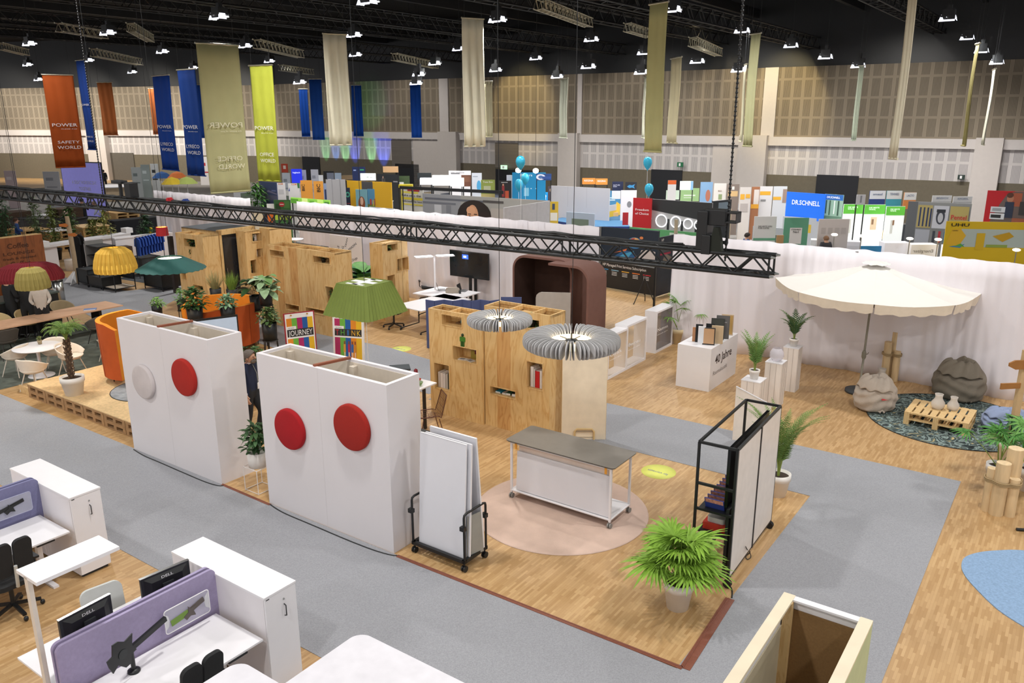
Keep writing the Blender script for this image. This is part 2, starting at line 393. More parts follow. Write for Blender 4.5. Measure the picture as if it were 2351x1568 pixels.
# left wall pillar and door
def lbox(name, px0, px1, z0, z1, out, m, n):
    q0 = Vector(at(px0, 301, 4.6)); q1 = Vector(at(px1, 301, 4.6)); dl = Vector((math.cos(ang_l), math.sin(ang_l))); nl = Vector((-dl.y, dl.x))
    def hit(px):
        d = fw*FPX+rt*(px-1175.5)+dn*(300-784); det = d.x*(-dl.y)+d.y*dl.x; t = (lw.x*(-dl.y)+lw.y*dl.x)/det
        return (Vector((d.x*t, d.y*t))-lw).dot(dl)
    b = MB(); b.box(hit(px0), hit(px1), -out, 0, z0, z1, m); o = struct('%s_%d' % (name, n), b)
    o.location = (lw.x, lw.y, 0); o.rotation_euler = (0, 0, ang_l); return o
lbox('trim_pillar', 205, 247, 0, 4.7, .6, PILL, 5); lbox('door', 247, 300, 0, 2.6, .08, mat('grey_double_door', '#5d5850', .6), 12)
# side wall far right of the frame is not seen; black ceiling
CEIL = mat('black_ceiling', '#08090a', .9)
b = MB(); b.box(-90, 90, -12, 110, 13, 13.3, CEIL); struct('ceiling', b)
GRD = mat('dark_steel_beam', '#1c1c1d', .6)
i = 0
for u in range(-66, 34, 6):      # beams along the grid
    b = MB(); b.box(-.12, .12, -30, 95, 0, .5, GRD); i += 1
    o = struct('trim_beam_%d' % i, b); o.location = (*xy(u, 10), 11.6); o.rotation_euler = (0, 0, GA)
# ================================================================== lattice trusses
def lattice(b, L, s, m, r=.025, pitch=None, r2=None, y0=0, z0=0):
    """box truss along x from 0 to L, side s"""
    r2 = r2 or r*.55; pitch = pitch or s*1.55; n = max(2, round(L/pitch)); p = L/n
    ch = [(y0-s/2, z0-s/2), (y0+s/2, z0-s/2), (y0-s/2, z0+s/2), (y0+s/2, z0+s/2)]
    for y, z in ch: b.tube([(0, y, z), (L, y, z)], r, m, 8)
    for k in range(n):
        x0 = k*p; x1 = x0+p/2; x2 = x0+p
        for (ya, za), (yb, zb) in ((ch[0], ch[2]), (ch[1], ch[3]), (ch[0], ch[1]), (ch[2], ch[3])):
            b.tube([(x0, ya, za), (x1, yb, zb)], r2, m, 5, False); b.tube([(x1, yb, zb), (x2, ya, za)], r2, m, 5, False)
    return ch
CT = mat('ceiling_truss_black', '#2a2a2a', .5, metal=.3)
n = 0
for u, z, s in ((-48,10.4,.6),(-40,10.2,.6),(-33,10.5,.6),(-27,10.2,.6),(-20,10.5,.6),(-14.5,10.0,.6),(-8,10.5,.6),(-2,10.2,.6),(5,10.4,.6),(12,10.2,.6)):
    b = MB(); lattice(b, 58, s, CT, .04, 1.2, .022); n += 1
    p = xy(u, 16)
    solo('ceiling_truss', b, 'long black lattice truss running under the dark ceiling', 'ceiling truss', (p[0], p[1], z), GA+math.pi/2, 'black trusses under the ceiling')
for px0, py0, px1, py1, lb in ((135,62,240,80,'short pale lattice truss beside the lamp, upper left corner'),(215,120,320,142,'short pale lattice truss above the tall narrow blue banner'),(590,100,690,124,'short pale lattice truss left of the first cream banner'),
        (645,155,715,165,'short pale lattice truss above the two far blue banners'),(905,130,1000,150,'short pale lattice truss between the two cream banners'),(0,105,60,120,'short pale lattice truss cut by the left edge'),
        (1236,8,1352,52,'brightly lit lattice truss, nearer stretch right of the tall cream banner'),(1440,62,1492,78,'brightly lit lattice truss just left of the tallest green banner'),(1590,95,1650,120,'brightly lit lattice truss right of the tallest green banner'),(300,62,345,88,'short pale truss piece hanging below the upper left lamps')):
    z = 9.7; x0, y0 = at(px0, py0, z); x1, y1 = at(px1, py1, z)
    if y0 > 52 or y1 > 52: z = 8.9; x0, y0 = at(px0, py0, z); x1, y1 = at(px1, py1, z)
    L_ = math.hypot(x1-x0, y1-y0); b = MB(); lattice(b, min(L_, 9), .34, ALU, .028, .5, .016)  # lit look of these stretches put into the pale yellowish metal colour
    solo('lit_truss', b, lb, 'ceiling truss', (x0, y0, z), math.atan2(y1-y0, x1-x0), 'pale lattice trusses')
# ================================================================== banners
def banner(px0, py0, px1, py1, ty, zb, hexc, label, cat='banner', texts=None, mirror=False, tcol='#e8e6e2', fold=.03, group='hanging banners', tri=0):
    x0, y0 = at(px0, py0, zb); x1, y1 = at(px1, py1, zb); W = math.hypot(x1-x0, y1-y0)
    zt = zat(x0, y0, ty); Hh = zt-zb
    t = thing('hanging_banner', label, cat, ((x0+x1)/2, (y0+y1)/2, zb), math.atan2(y1-y0, x1-x0), group)
    m = mat('banner_cloth_'+hexc[1:], hexc, .8, vary=.05, vscale=1.5, spec=.2)
    b = MB(); nx, nz = 14, 10; vs = []
    for k in range(nz+1):
        for j in range(nx+1):
            u = j/nx; q = k/nz
            vs.append((-W/2+W*u, fold*math.sin(u*17+q*1.5)*(1-.5*q)+.02*math.sin(q*5+px0), Hh*q))
    b.add(vs, [(k*(nx+1)+j, k*(nx+1)+j+1, (k+1)*(nx+1)+j+1, (k+1)*(nx+1)+j) for k in range(nz) for j in range(nx)], m, True)
    part('cloth', b, t, solid=.012)
    r = MB(); r.cyl((-W/2-.03, 0, Hh+.02), (W/2+.03, 0, Hh+.02), .035, ALU, n=8); part('top_rail', r, t)
    r = MB(); r.cyl((-W/2, 0, 0), (W/2, 0, 0), .03, m, n=8); part('bottom_rail', r, t)
    for sx in (-.4, .4): r = MB(); r.cyl((sx*W, 0, Hh+.03), (sx*W, 0, 12.98-zb), .007, BLACK, n=5); part('hanging_wire', r, t)
    if texts:
        tm = mat('banner_print_'+tcol[1:], tcol, .7, vary=0); b = MB()
        for body, cx, cz, hh, ww in texts: text_mb(b, body, tm, cx*W, cz*Hh, hh*Hh, ww*W, y=-fold-.05, mirror=mirror)
        part('lettering', b, t)
    return t
def pw(sub, c1): return [('POWER',0,.45,.035,.82),('the power of you',.12,.42,.010,.52)]+c1
OFF = [('OFFICE',.03,.22,.032,.62),('WORLD',.06,.165,.032,.66)]
LYR = [('LYRECO',.03,.265,.034,.72),('WORLD',.06,.205,.034,.72)]
SAF = [('SAFETY',.05,.265,.030,.72),('WORLD',.05,.205,.034,.78)]
banner(128,385,197,383,172,3.4,'#9c4718','orange banner reading POWER SAFETY WORLD, left of the screen','banner',pw(0,SAF))
banner(202,343,223,344,140,4.3,'#22428c','very narrow blue banner right of the big orange one','banner',[('POWER',0,.5,.022,.9),('LYRECO',.0,.14,.018,.8),('WORLD',.0,.09,.018,.8)])
banner(238,310,272,310,190,4.7,'#b06434','smaller plain orange banner far off, lit from above',fold=.06)
banner(352,308,372,308,204,4.7,'#b06434','orange banner mostly hidden by the left of two blue banners',fold=.06)
banner(373,388,412,392,176,3.4,'#113e94','left blue banner of the two large ones with white lettering','banner',pw(0,LYR))
banner(432,401,473,404,162,3.44,'#153a82','blue banner with white lettering next to the big olive banner','banner',pw(0,LYR))
banner(462,316,480,316,195,4.6,'#1d48a0','dark blue banner peeping out between the blue and the olive banner')
banner(484,444,575,437,100,3.5,'#bab888','large olive banner with mirrored OFFICE WORLD lettering','banner',pw(0,OFF),True,'#e8e5c8',.02)
banner(594,414,645,416,152,3.45,'#aab040','lime green OFFICE WORLD banner','banner',pw(0,OFF))
banner(693,313,713,313,205,4.67,'#0f4296','small blue banner far off, farthest left of the plain blue ones')
banner(718,320,746,320,182,4.6,'#123f88','dark blue banner left of the first cream banner')
banner(757,333,808,332,78,4.9,'#e2dec6','wide cream banner hanging between the blue banners',fold=.06)
banner(812,312,835,312,196,4.67,'#0f4296','small blue banner right behind the wide cream banner')
banner(945,315,969,315,194,4.67,'#0f4296','small blue banner hanging alone in front of the slotted wall')
banner(1066,336,1113,335,42,4.9,'#e4e1ca','tall cream banner in the middle of the hall',fold=.06)
banner(1113,314,1131,314,188,4.9,'#d8d0ac','pale banner half hidden behind the tall cream one')
banner(1284,316,1302,317,182,4.9,'#ccd0bc','pale narrow banner alone before the yellowish wall')
banner(1478,347,1518,349,12,4.9,'#c6c48c','tallest olive green banner right of the middle',fold=.015)
banner(1473,316,1479,317,178,4.9,'#d2d2bc','thin white banner seen nearly edge on behind the tallest green one')
banner(1531,327,1555,329,136,4.9,'#c9c09c','beige banner right of the tallest green banner')
banner(1705,335,1727,336,80,4.9,'#b4b48c','grey green banner by the lit end of the truss')
banner(1697,324,1703,325,150,4.9,'#cdc8aa','cream banner edge just left of the grey green banner')
banner(1954,322,1965,322,152,4.9,'#c3cdb8','pale green narrow banner under a lamp, right part of the wall')
banner(2041,363,2061,365,-60,4.9,'#d8d2ba','long cream banner running out of the top of the picture',fold=.01)
banner(2207,334,2216,335,103,4.9,'#a39a66','thin olive banner beside the right pillar')
banner(2254,331,2260,333,162,4.9,'#d6d4c0','thinnest white banner at the right pillar')
for (px, py, tx, tz, p, c_, an) in ((1150,180,1200,7,900,(1,.8,.4),46),(1800,160,1790,7,900,(1,.8,.4),46),(1640,160,1660,7.2,500,(1,.82,.5),40)):
    s0, p0 = on_wall(tx); n_ = Vector((wdir.y, -wdir.x)); q = p0+n_*6
    spot((q.x, q.y, 11.5), (p0.x, p0.y, tz-.2), p*2.6, c_, an)
for px in (690, 960, 1250, 1480, 1700, 2050):
    s0, p0 = on_wall(px); n_ = Vector((wdir.y, -wdir.x)); q = p0+n_*9; spot((q.x, q.y, 11), (p0.x, p0.y, 3.4), 2000, (1, .96, .9), 75, .8, .4)  # unseen fill spots, added to brighten the back wall
for k in (3, 11, 19, 27):
    dl = Vector((math.cos(ang_l), math.sin(ang_l))); p0 = lw+dl*k; q = p0+Vector((dl.y, -dl.x))*10; spot((q.x, q.y, 11), (p0.x, p0.y, 3.6), 6500, (1, .93, .82), 80, .8, .4)  # unseen fill spots, added because the left wall came out dark
for (px, p, c_, an) in ((745,1.0,(.2,1,.3),10),(790,1.3,(.3,1,.35),10),(812,1.8,(.03,.1,1),11),(768,1.2,(.05,.3,1),9),(850,1.4,(.3,1,.35),10),(878,2.2,(.03,.1,1),13)):
    s0, p0 = on_wall(px); n_ = Vector((wdir.y, -wdir.x)); q = p0+n_*1.1
    spot((q.x, q.y, .3), (p0.x, p0.y, 3.6), 420*p, c_, an*2.6, .6, .05)
spot((*( (lambda p:(p.x+wdir.y*9, p.y-wdir.x*9))(on_wall(840)[1]) ), 2.5), (*on_wall(850)[1], 6.9), 900, (.25,1,.4), 26)
# ================================================================== helpers for placing on upright faces
def hit(px, py, o, ang, y0=0.0):      # where the line of sight meets an upright face: local x, height
    d = fw*FPX+rt*(px-1175.5)+dn*(py-784); n_ = Vector((-math.sin(ang), math.cos(ang), 0)); O = Vector((o[0], o[1], 0))+n_*y0
    t = (O-Vector((0, 0, CH))).dot(n_)/d.dot(n_); P_ = Vector((0, 0, CH))+d*t
    return ((P_-O).dot(Vector((math.cos(ang), math.sin(ang), 0))), P_.z)
def loc2(o, ang, x, y): return (o[0]+x*math.cos(ang)-y*math.sin(ang), o[1]+x*math.sin(ang)+y*math.cos(ang))
def u_at(px, v):              # where an image column crosses a grid line
    d = fw*FPX+rt*(px-1175.5)+dn*(700-784); du, dv = uv(d.x, d.y); return du*v/dv
# ------------------------------------------------------------------ plants
def leafmat(h, sub=.0): return mat('leaf_'+h.lstrip('#'), h, .55, vary=.22, vscale=9, spec=.35)
def blade(b, P0, d, up, L, w, m, droop=.3, n=4, fold=.25, w0=.25):
    d = Vector(d).normalized(); s = d.cross(Vector(up)); s = s.normalized() if s.length > 1e-4 else Vector((1, 0, 0)); up2 = s.cross(d).normalized()
    vs = []; P0 = Vector(P0)
    for i in range(n+1):
        t = i/n; c = P0+d*L*t-Vector((0, 0, 1))*droop*L*t*t
        ww = w*(w0+(1-w0)*math.sin(math.pi*min(1, t*1.25+.12)) if t < .7 else (1-t)/.3*.75+.0)
        ww = max(ww, .002)
        vs += [c-s*ww/2, c-up2*ww*fold, c+s*ww/2]
    fs = []
    for i in range(n):
        a = i*3; fs += [(a, a+1, a+4, a+3), (a+1, a+2, a+5, a+4)]
    b.add(vs, fs, m)
def fan_leaf(b, P0, az, el, L, m, n=22, span=230, rnd=random, droop=.35):
    d0_ = Vector((math.cos(az)*math.cos(el), math.sin(az)*math.cos(el), math.sin(el)))
    sd = Vector((-math.sin(az), math.cos(az), 0)); 
    for i in range(n):
        a = R(-span/2+span*i/(n-1)); k = .72+.28*math.cos(a*.8)
        d = d0_*math.cos(a)+sd*math.sin(a); up = d0_.cross(sd)
        blade(b, P0, d, up, L*k*rnd.uniform(.9, 1.05), L*.115, m, droop*rnd.uniform(.7, 1.4), 4, .3, .15)
def pot_parts(t, r, h, m=None, soil=True, rim=True):
    m = m or POT; b = MB()
    if rim: prof = [(0, 0), (r*.72, 0), (r*.93, h*.72), (r*.99, h*.72), (r, h), (r*.88, h), (r*.85, h*.86), (0, h*.86)]
    else: prof = [(0, 0), (r*.9, 0), (r, h), (r*.93, h), (r*.9, h*.9), (0, h*.9)]
    b.lathe(prof, m); part('pot', b, t)
    if soil:
        b = MB(); b.disc((0, 0, h*.88), r*.86, SOIL, 20); part('soil', b, t)
def fan_palm(loc, r, h, stems, leafL, hexc, label, seed, group=None, spread=1.0, hgt=1.0, pm=None, nb=22, cat='potted palm'):
    rnd = random.Random(seed); t = thing('potted_fan_palm', label, cat, loc, rnd.uniform(0, 6), group); pot_parts(t, r, h, pm)
    m = leafmat(hexc); sm_ = leafmat('#7d8f3c'); f = MB(); s = MB()
    for i in range(stems):
        az = i*2.4+rnd.uniform(-.3, .3); q = i/max(1, stems-1); el = R(84-46*q)+rnd.uniform(-.1, .1); Lp = (.60-.12*q)*hgt*rnd.uniform(.85, 1.1)
        base = Vector((rnd.uniform(-.3, .3)*r, rnd.uniform(-.3, .3)*r, h*.87))
        tip = base+Vector((math.cos(az)*math.cos(el)*Lp*spread, math.sin(az)*math.cos(el)*Lp*spread, math.sin(el)*Lp))
        s.tube([base, (base+tip)/2+Vector((0, 0, .04)), tip], [.009, .007, .005], sm_, 5)
        fan_leaf(f, tip, az, el-.75+.25*q, leafL*rnd.uniform(.85, 1.1), m, nb, 250, rnd)
    part('leaf_stalks', s, t); part('fronds', f, t); return t
def feather_palm(loc, r, h, nf, L, hexc, label, seed, group=None, trunk=0.0, upright=.75, leaflet=.2, cat='potted palm', pm=None, nl=16, name='potted_feather_palm', lw=.02, pot=True, loc_rz=None, droop=.55, stem=None):
    rnd = random.Random(seed); t = thing(name, label, cat, loc, rnd.uniform(0, 6) if loc_rz is None else loc_rz, group)
    if pot: pot_parts(t, r, h, pm)
    m = leafmat(hexc); sm_ = leafmat('#8a9a4a'); f = MB(); zb = h*.87 if pot else h
    if trunk:
        b = MB(); pts = []; k = 14
        for i in range(k+1): pts.append((.02*math.sin(i*.4), 0, zb+trunk*i/k))
        b.tube(pts, [.055*(1.08 if i % 2 else .92) for i in range(k+1)], mat('palm_bark', '#4a382a', .95, vary=.3, vscale=40, bump=1.0, bscale=60), 10)
        for i in range(60):
            a = i*2.4; z = zb+trunk*(i/60); b.bar((math.cos(a)*.05, math.sin(a)*.05, z), (math.cos(a)*.075, math.sin(a)*.075, z+.05), .03, .02, mat('palm_bark_tip', '#6d5640', .95))
        part('trunk', b, t)
    z0 = zb+trunk
    for i in range(nf):
        az = i*2.399+rnd.uniform(-.25, .25); q = (i+.5)/nf; el0 = R(88*upright+25-65*q*(1.25-upright))+rnd.uniform(-.08, .08); el0 = min(el0, R(86)); LL = L*rnd.uniform(.8, 1.08)*(.85 if q < .15 else 1)
        p = Vector((math.cos(az)*.012, math.sin(az)*.012, z0)); pts = [p.copy()]; el = el0; n = 10; dirs = []
        for j in range(n):
            d = Vector((math.cos(az)*math.cos(el), math.sin(az)*math.cos(el), math.sin(el))); p = p+d*LL/n; pts.append(p.copy()); dirs.append(d); el -= droop/n*(1+j*.22)*rnd.uniform(.8, 1.2)
        f.tube(pts, [.007*(1-.8*j/n) for j in range(n+1)], sm_, 4, False)
        for j in range(nl):
            tt = .22+.78*j/(nl-1); x = tt*n; a = min(int(x), n-1); P0 = pts[a].lerp(pts[a+1], x-a); d = dirs[a]; sd = Vector((-math.sin(az), math.cos(az), 0))
            ll = leaflet*math.sin(math.pi*min(1, .25+tt*.72))*rnd.uniform(.85, 1.1)
            for sg in (-1, 1):
                dd = d*(.55+.35*tt)+sd*sg*(.95-.3*tt)+Vector((0, 0, .18)); blade(f, P0, dd, d.cross(sd), ll, lw, m, .25, 3, .2, .5)
    part('fronds', f, t); return t
def leaf_oval(b, P0, d, L, w, m, droop=.35, fold=.12, n=5):
    d = Vector(d).normalized(); s = d.cross(Vector((0, 0, 1))); s = s.normalized() if s.length > .01 else Vector((1, 0, 0)); P0 = Vector(P0); vs = []
    for i in range(n+1):
        t = i/n; c = P0+d*L*t-Vector((0, 0, 1))*droop*L*t*t; ww = max(w*math.sin(math.pi*min(1, t*.92+.06))**.8, .002); vs += [c-s*ww/2+Vector((0, 0, fold*ww)), c, c+s*ww/2+Vector((0, 0, fold*ww))]
    b.add(vs, [q for i in range(n) for q in ((i*3, i*3+1, i*3+4, i*3+3), (i*3+1, i*3+2, i*3+5, i*3+4))], m, True)
def bushy(loc, r, h, rad, hgt, nleaf, L, w, cols, label, seed, group=None, pm=None, name='potted_plant', cat='potted plant', pot=True, flowers=None, trail=0, rim=True, stems=True):
    rnd = random.Random(seed); t = thing(name, label, cat, loc, rnd.uniform(0, 6), group)
    if pot: pot_parts(t, r, h, pm, rim=rim)
    ms = [leafmat(c) for c in cols]; f = MB(); zb = h*.88 if pot else h; s = MB()
    for i in range(nleaf):
        az = rnd.uniform(0, 2*math.pi); q = rnd.random()**.6; z = zb+hgt*rnd.uniform(.1, 1)
        k = math.sin(math.pi*min(1, max(.12, (z-zb)/hgt*.8+.18)))
        P0 = Vector((math.cos(az)*rad*q*k*.75, math.sin(az)*rad*q*k*.75, z)); el = rnd.uniform(-.3, .9)
        d = (math.cos(az)*math.cos(el), math.sin(az)*math.cos(el), math.sin(el)); leaf_oval(f, P0, d, L*rnd.uniform(.7, 1.15), w*rnd.uniform(.8, 1.1), rnd.choice(ms), rnd.uniform(.1, .6))
        if stems and i % 4 == 0: s.tube([(0, 0, zb-.02), (P0.x*.5, P0.y*.5, zb+(z-zb)*.6), P0], .004, ms[0], 4, False)
    for i in range(trail):
        az = rnd.uniform(0, 6.3); p = Vector((math.cos(az)*r*1.1, math.sin(az)*r*1.1, zb+.03)); ln = rnd.uniform(.25, .6)
        for j in range(int(ln/.035)):
            p = p+Vector((rnd.uniform(-.012, .012), rnd.uniform(-.012, .012), -.035)); a2 = rnd.uniform(0, 6.3); leaf_oval(f, p, (math.cos(a2), math.sin(a2), -.4), L*.6, w*.6, rnd.choice(ms), .3)
    if stems and nleaf: part('stems', s, t)
    part('foliage', f, t)
    if flowers:
        b = MB(); fm = col(flowers, .6)
        for i in range(14):
            a = rnd.uniform(0, 6.3); q = rnd.uniform(.2, .9)*rad; z = zb+hgt*rnd.uniform(.5, 1)
            for k in range(5): leaf_oval(b, (math.cos(a)*q, math.sin(a)*q, z), (math.cos(k*1.26), math.sin(k*1.26), .5), .05, .03, fm, .1)
        part('flowers', b, t)
    return t
# ================================================================== the two hollow white boxes with felt discs
SHELL = mat('white_box_board', '#dedadc', .7, vary=.02, vscale=1.0); RAW = mat('raw_board_inside', '#d3c8b8', .8); BATT = mat('brown_batten', '#8a4d34', .7)
def white_box(px, L_, dep, Hh, label):
    o = at(*px); t = thing('hollow_display_wall', label, 'display wall', o, GA, 'hollow white display walls'); th = .065
    b = MB(); b.box(0, L_, 0, th, 0, Hh, SHELL); part('front_panel', b, t)
    b = MB(); b.box(0, L_, dep-th, dep, 0, Hh, SHELL); part('back_panel', b, t)
    for x in (0, L_-th): b = MB(); b.box(x, x+th, th, dep-th, 0, Hh, SHELL); part('end_panel', b, t)
    b = MB(); b.box(th, L_-th, th, dep-th, 0.01, .06, RAW); b.box(th, L_-th, dep-th-.006, dep-th, .06, Hh-.04, RAW); b.box(th, L_-th, th, th+.006, .06, Hh-.04, RAW); b.box(L_-th-.006, L_-th, th+.006, dep-th-.006, .06, Hh-.04, RAW); b.box(th, th+.006, th+.006, dep-th-.006, .06, Hh-.04, RAW); part('inner_lining', b, t)
    for x in (.08, L_/2+.12, L_-.17):
        b = MB(); b.box(x, x+.09, dep-th-.09, dep-th-.007, .06, Hh-.08, RAW); part('inner_post', b, t)
    b = MB(); b.bar((L_/2-.1, .03, Hh+.012), (L_/2+.05, dep-.05, Hh+.016), .05, .035, BATT); part('batten', b, t, 'reddish brown batten laid across the top')
    b = MB()
    for x in (L_/2,): b.box(x-.0015, x+.0015, -.0012, 0, .0, Hh, mat('panel_joint', '#c9c4c5', .7))
    part('panel_joint', b, t); return o
def felt_disc(px, py, o, rad, m, label):
    x, z = hit(px, py, o, GA, -.05); p = loc2(o, GA, x, 0)
    b = MB(); n = 48; prof = [(0, .075), (rad-.03, .075), (rad-.008, .068), (rad, .05), (rad, .012), (rad-.01, 0), (0, 0)]
    b.X = Matrix.Rotation(R(90), 4, 'X'); b.lathe(prof, m, n=n)
    return solo('felt_wall_disc', b, label, 'wall disc', (p[0], p[1], z), GA, 'round felt discs on the white walls')
o1 = white_box((308.4, 1031), 2.66, .66, 2.53, 'hollow white open-topped wall box, left one, with grey and red disc')
o2 = white_box((619, 1155), 2.72, .66, 2.52, 'hollow white open-topped wall box, right one, with two red discs')
felt_disc(328, 877, o1, .315, mat('felt_grey', '#cbc3c2', .95, bump=.3, bscale=200), 'pale grey round felt disc on the left white box')
felt_disc(421, 867, o1, .325, mat('felt_orange_red', '#a82318', .95, bump=.3, bscale=200), 'red disc beside the pale grey disc on the left white box')
felt_disc(664, 986, o2, .325, FELTR, 'crimson disc, left one on the right white box')
felt_disc(806, 982, o2, .345, mat('felt_rust_red', '#9e2014', .95, vary=.2, vscale=120, bump=.4, bscale=200), 'rust red disc, right one on the right white box')
def cable(name, pts, r, m, label, cat='cable', sm_=6, z=.008):
    P_ = [Vector((*at(*p), z)) if len(p) == 2 else Vector((*at(p[0], p[1], p[2]), p[2])) for p in pts]; out = []
    for i in range(len(P_)-1):
        a = P_[max(i-1, 0)]; b_ = P_[i]; c = P_[i+1]; d = P_[min(i+2, len(P_)-1)]
        for k in range(sm_):
            t = k/sm_; out.append(.5*((2*b_)+(c-a)*t+(2*a-5*b_+4*c-d)*t*t+(3*b_-a-3*c+d)*t**3))
    out.append(P_[-1]); b = MB(); b.tube(out, r, m, 6); return solo(name, b, label, cat)
BC = mat('black_rubber_cable', '#1e2021', .6)
cable('floor_cable', [(307,1033),(330,1047),(365,1062),(420,1086),(470,1107),(500,1116),(514,1116)], .011, BC, 'black cable lying along the foot of the left white box')
cable('floor_cable', [(617,1157),(650,1178),(720,1208),(800,1242),(860,1265),(900,1276),(912,1276)], .011, BC, 'black cable lying along the foot of the right white box')
TAPE = mat('brown_tape', '#7f4a38', .5, vary=.1, vscale=30, bump=.3)
def strip(name, p0, p1, w_, label, m=TAPE, h=.012, cat='tape'):
    a = Vector(at(*p0)); c = Vector(at(*p1)); L_ = (c-a).length; b = MB()
    b.prism([(0, -w_/2), (L_, -w_/2), (L_, w_/2), (0, w_/2)], .006, h, m)
    b.tube([(0, w_*.2, h), (L_/2, w_*.28, h), (L_, w_*.15, h)], .008, m, 5)
    return solo(name, b, label, cat, a, math.atan2(c.y-a.y, c.x-a.x), 'brown cable tape on the floor')
strip('cable_tape', (510,1113), (620,1160), .05, 'brown tape strip on the floor between the two white boxes')
strip('cable_tape', (912,1277), (1566,1535), .06, 'long brown tape strip along the edge of wood and carpet')
strip('cable_tape', (1572,1537), (1676,1376), .12, 'short wide brown tape strip right of the fan palm')
# ================================================================== white boards standing in a black trolley
o = at(946,1268); t = thing('board_trolley', 'black trolley on castors carrying tall white boards', 'trolley', o, GA)
L_, Dp = .96, .52; zt = .13
b = MB(); b.box(0, L_, 0, .05, zt, zt+.05, BLACK); b.box(0, L_, Dp-.05, Dp, zt, zt+.05, BLACK); b.box(0, .05, 0, Dp, zt, zt+.05, BLACK); b.box(L_-.05, L_, 0, Dp, zt, zt+.05, BLACK)
for i in range(14): b.box(.05+i*(L_-.1)/14, .05+i*(L_-.1)/14+.035, .05, Dp-.05, zt, zt+.015, DARK)
part('tray', b, t, 'perforated black tray')
def castor(t, x, y, r=.05, m=BLACK, name='castor'):
    b = MB(); b.cyl((x, y, r*1.1), (x, y, r*2.7), .012, m, n=8)
    b.tf(); b.cyl((x-.03, y, r), (x-.008, y, r), r, m, n=16); b.cyl((x+.008, y, r), (x+.03, y, r), r, m, n=16); b.cyl((x-.008, y, r), (x+.008, y, r), r*.35, CHROME, n=8); part(name, b, t)
for x in (.03, L_-.03):
    for y in (.03, Dp-.03): castor(t, x, y, .045)
for x in (.015, L_-.015):
    b = MB(); h = .86; rr = .05
    b.tube([(x, .02, zt), (x, .02, h-rr), (x, .03, h-.015), (x, .02+rr, h), (x, Dp-.02-rr, h), (x, Dp-.03, h-.015), (x, Dp-.02, h-rr), (x, Dp-.02, zt)], .017, BLACK, 8); part('end_hoop', b, t)
    for y in (.02, Dp-.02): b = MB(); b.box(x-.055, x+.02, y-.03, y+.03, .62, .68, BLACK); part('clamp', b, t)
WB = mat('whiteboard_surface', '#dddde2', .3, vary=.01)
def board(x0, y0, y1, w_, z1, label):
    t = thing('whiteboard_panel', label, 'whiteboard', loc2(o, GA, x0, y0), GA, 'whiteboard panels in the trolley'); a = math.atan2(y1-y0, z1-zt-.02); hh = math.hypot(z1-zt-.02, y1-y0)
    b = MB(); b.tf((0, 0, zt+.02), 0, -a); b.box(0, w_, 0, .022, 0, hh, WB); part('panel', b, t)
    b = MB(); b.tf((0, 0, zt+.02), 0, -a)
    for q in ((-.004, 0, -.003, .025, 0, hh), (w_, w_+.004, -.003, .025, 0, hh), (0, w_, -.003, .025, hh, hh+.005)): b.box(*q, WHITE)
    part('edge_trim', b, t); return t
board(.085, .07, .17, .80, 1.80, 'front white board leaning in the black trolley')
board(.14, .13, .215, .80, 1.80, 'middle white board in the black trolley, just behind the front one')
board(.15, .44, .30, .80, 1.86, 'rear white board in the black trolley, leaning the other way')
b = MB(); b.prismy([(0, 0), (.3, 0), (.26, .62), (.02, .62)], 0, .012, mat('grey_felt_sheet', '#9c9a92', .9)); 
solo('grey_sheet', b, 'grey sheet standing at the right end of the black trolley', 'sheet', (*loc2(o, GA, L_-.05, .12), zt+.02), GA+R(78))
# ================================================================== round rug and workshop table
c = at(1288, 1172); RUGM = mat('pink_beige_rug', '#cdb3a4', .95, vary=.1, vscale=3, bump=.5, bscale=120, spec=.1)
b = MB(); b.lathe([(0, .012), (1.33, .012), (1.36, .008), (1.365, 0)], RUGM, n=72); b.v and None
solo('round_rug', b, 'round pinkish beige rug under the wheeled table', 'rug', (c[0], c[1], .003))
b = MB()
o = at(1171, 1143); x_, z_ = 0, 0
t = thing('workshop_table', 'high white wheeled table with dark grey top and hanging white board', 'table', (o[0], o[1], .012), GA)
Lt, Dt, Ht = 1.84, .66, 1.0; GT = mat('grey_table_top', '#6f6a63', .4)
b = MB(); b.tf((0, 0, 0)); b.prism(rrect(Lt+.12, Dt+.1, .06, 5, Lt/2, Dt/2), Ht, Ht+.012, GT, mat('grey_table_top_face', '#77726b', .38)); b.prism(rrect(Lt+.1, Dt+.08, .06, 5, Lt/2, Dt/2), Ht-.012, Ht, BLACK); part('table_top', b, t)
for x in (.02, Lt-.02):
    for y in (.02, Dt-.02):
        b = MB(); b.box(x-.016, x+.016, y-.016, y+.016, .1, Ht-.01, WHITE); part('leg', b, t)
b = MB()
for y in (.02, Dt-.02): b.box(.03, Lt-.03, y-.014, y+.014, Ht-.05, Ht-.012, WHITE)
for x in (.02, Lt-.02): b.box(x-.014, x+.014, .03, Dt-.03, Ht-.05, Ht-.012, WHITE)
part('top_frame', b, t)
b = MB(); b.box(0, Lt, 0, Dt, .12, .15, WHITE); part('lower_shelf', b, t, bevel=.012)
for x in (.02, Lt-.02):
    for y in (.02, Dt-.02): castor(t, x, y, .04, mat('grey_wheel', '#8a8884', .5))
b = MB(); b.box(.12, Lt-.1, .09, .11, .15, Ht-.02, mat('cream_back_board', '#dcccc0', .6)); part('back_board', b, t)
b = MB(); b.tf((.1, .03, .16), 0, -R(3)); b.box(0, Lt-.14, 0, .02, 0, .66, WB); part('hanging_board', b, t)
for x in (.1, Lt-.12): b = MB(); b.box(x, x+.035, -.004, .012, Ht-.13, Ht-.03, mat('orange_tag', '#eda53a', .5)); part('tag', b, t)
